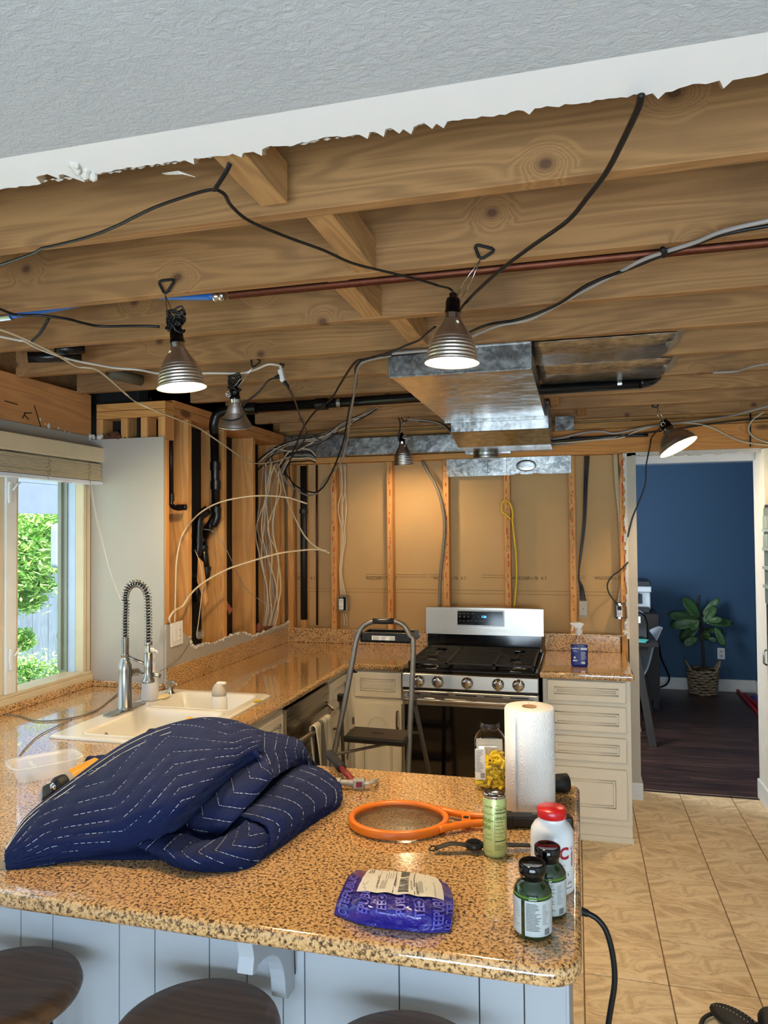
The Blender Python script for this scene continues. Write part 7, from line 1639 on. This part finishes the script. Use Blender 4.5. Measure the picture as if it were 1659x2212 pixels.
# plant in basket
pc = at(1519, 1498, z=0); bxx, byy = pc.x, pc.y
t = thing('potted_fig', 'fiddle leaf fig with broad dark leaves before the blue wall', 'plant', (bxx, byy, .02), None)
stem_top = Vector((bxx, byy, .62))
put(MB().mat(M('fig_stem', '3c2c1c', .8)).tube(crom([(bxx, byy, .10), (bxx+.01, byy, .35), stem_top, (bxx-.03, byy, .85), (bxx-.02, byy, 1.0)], 5), .011, 8).build('stem'), t)
for a, b in ((stem_top, (bxx+.14, byy-.03, .82)), (stem_top+Vector((-.01, 0, .1)), (bxx-.12, byy-.05, .88))): put(MB().mat(M('fig_stem', '3c2c1c', .8)).tube(crom([a, Vector(a).lerp(Vector(b), .5)+Vector((0, 0, .02)), b], 5), .006, 6).build('branch'), t)
FLG = NT('fig_leaf'); FLG.l(FLG.mix(FLG.noise(FLG.map(), 14, 3), '2c4a24', '4b6e38'), FLG.b.inputs['Base Color']); FLG.set(Roughness=.38)
def leaf(c, tip, wid, root=None):
    c = at(*c, y=byy+random.uniform(-.12, .10)) if len(c) == 2 else Vector(c); tp_ = at(*tip, y=c.y+random.uniform(-.05, .03)); d = tp_-c; L_ = d.length; d.normalize()
    s_ = d.cross(Vector((random.uniform(-.3, .3), -1, random.uniform(.2, .6)))).normalized(); n = s_.cross(d)
    P = []
    for i in range(9):
        u = i/8; wd = wid*L_*.5*(math.sin(PI*min(1, u*.93+.03))**.7)*(.72+.5*u); row = []
        for j in range(-2, 3): row.append(c+d*L_*u+s_*wd*j/2+n*(abs(j)/2*wd*.25-.02*u*u+.004*math.sin(i*2+j)))
        P.append(row)
    put(MB().mat(FLG.m).grid(P).build('leaf', solid=.0015), t)
for c, tp_, w_ in (((1512, 1335), (1478, 1292), .5), ((1512, 1338), (1445, 1328), .35), ((1510, 1342), (1449, 1352), .42), ((1512, 1345), (1470, 1385), .45), ((1513, 1318), (1482, 1320), .85), ((1515, 1330), (1553, 1293), .3), ((1520, 1345), (1546, 1308), .45), ((1525, 1345), (1585, 1346), .3), ((1530, 1340), (1560, 1338), .5), ((1520, 1360), (1525, 1384), .9), ((1516, 1335), (1540, 1342), .6), ((1510, 1340), (1490, 1362), .6), ((1508, 1378), (1477, 1392), .5), ((1525, 1362), (1562, 1362), .4), ((1530, 1378), (1548, 1384), .6), ((1520, 1330), (1530, 1328), 1.0), ((1545, 1355), (1566, 1396), .35), ((1512, 1325), (1498, 1305), .6)):
    leaf(c, tp_, w_)
t = thing('wicker_basket', 'chunky woven banana-leaf basket with two loop handles holding the fig', 'basket', (bxx, byy, 0))
WK = M('woven_rush', 'a08a6e', .8, var=.25, vs=18, bump=.5, bs=60)
for j in range(9):
    z = .014+j*.028; Rr = .118+.018*min(1, z/.2); nn = 12
    for i in range(nn):
        a0 = 2*PI*(i+(j % 2)*.5)/nn; pts = [(bxx+(Rr+.012*math.sin(PI*k_/4)-.004)*math.cos(a0+k_/4*2*PI/nn*1.08), byy+(Rr+.012*math.sin(PI*k_/4)-.004)*math.sin(a0+k_/4*2*PI/nn*1.08), z+.005*math.sin(i*2.1+j)) for k_ in range(5)]
        put(MB().mat(WK).tube(pts, .0135, 6, rr=[.008, .0135, .015, .0135, .008]).build('strand'), t)
put(MB().mat(M('dark_liner', '2a1f16', .9)).lathe([(.10, .004), (.122, .24), (.10, .235), (.001, .235)], 24, Matrix.Translation((bxx, byy, 0)), cap=False).build('liner'), t)
for s_ in (-1, 1): put(MB().mat(WK).tube(crom([(bxx+s_*.118, byy-.05, .24), (bxx+s_*.15, byy-.045, .30), (bxx+s_*.165, byy, .335), (bxx+s_*.15, byy+.045, .30), (bxx+s_*.118, byy+.05, .24)], 5), .012, 8).build('handle'), t)
q = MB().mat(M('moss', '5c4a2c', .95, bump=.8))
for i in range(30): q.ball((bxx+random.gauss(0, .045), byy+random.gauss(0, .04), .235+random.uniform(0, .01)), .018, 6)
o = q.build('moss_topping', kind='stuff'); put(o, t)
RD = M('red_foam', 'b5182c', .6); BF_ = M('blue_foam', '3c46b0', .6)
for k_, (a, b, lb, m_) in enumerate((((1592, 1490), (1680, 1585), 'long thin red foam tube on the dining floor, nearest the plant', RD), ((1610, 1502), (1690, 1565), 'red foam tube lying in the middle of the pile at the doorway edge', RD), ((1630, 1518), (1700, 1570), 'shorter thicker red foam tube on the dining floor at the right jamb', RD), ((1626, 1505), (1660, 1530), 'blue foam tube lying behind the red ones', BF_))):
    r = .022 if k_ != 0 else .016
    q = MB().mat(m_).tube([at(*a, z=r), at(*b, z=r)], r, 14).build('foam_tube'); tag(q, lb, 'foam tube', 'foam tubes on the dining floor')
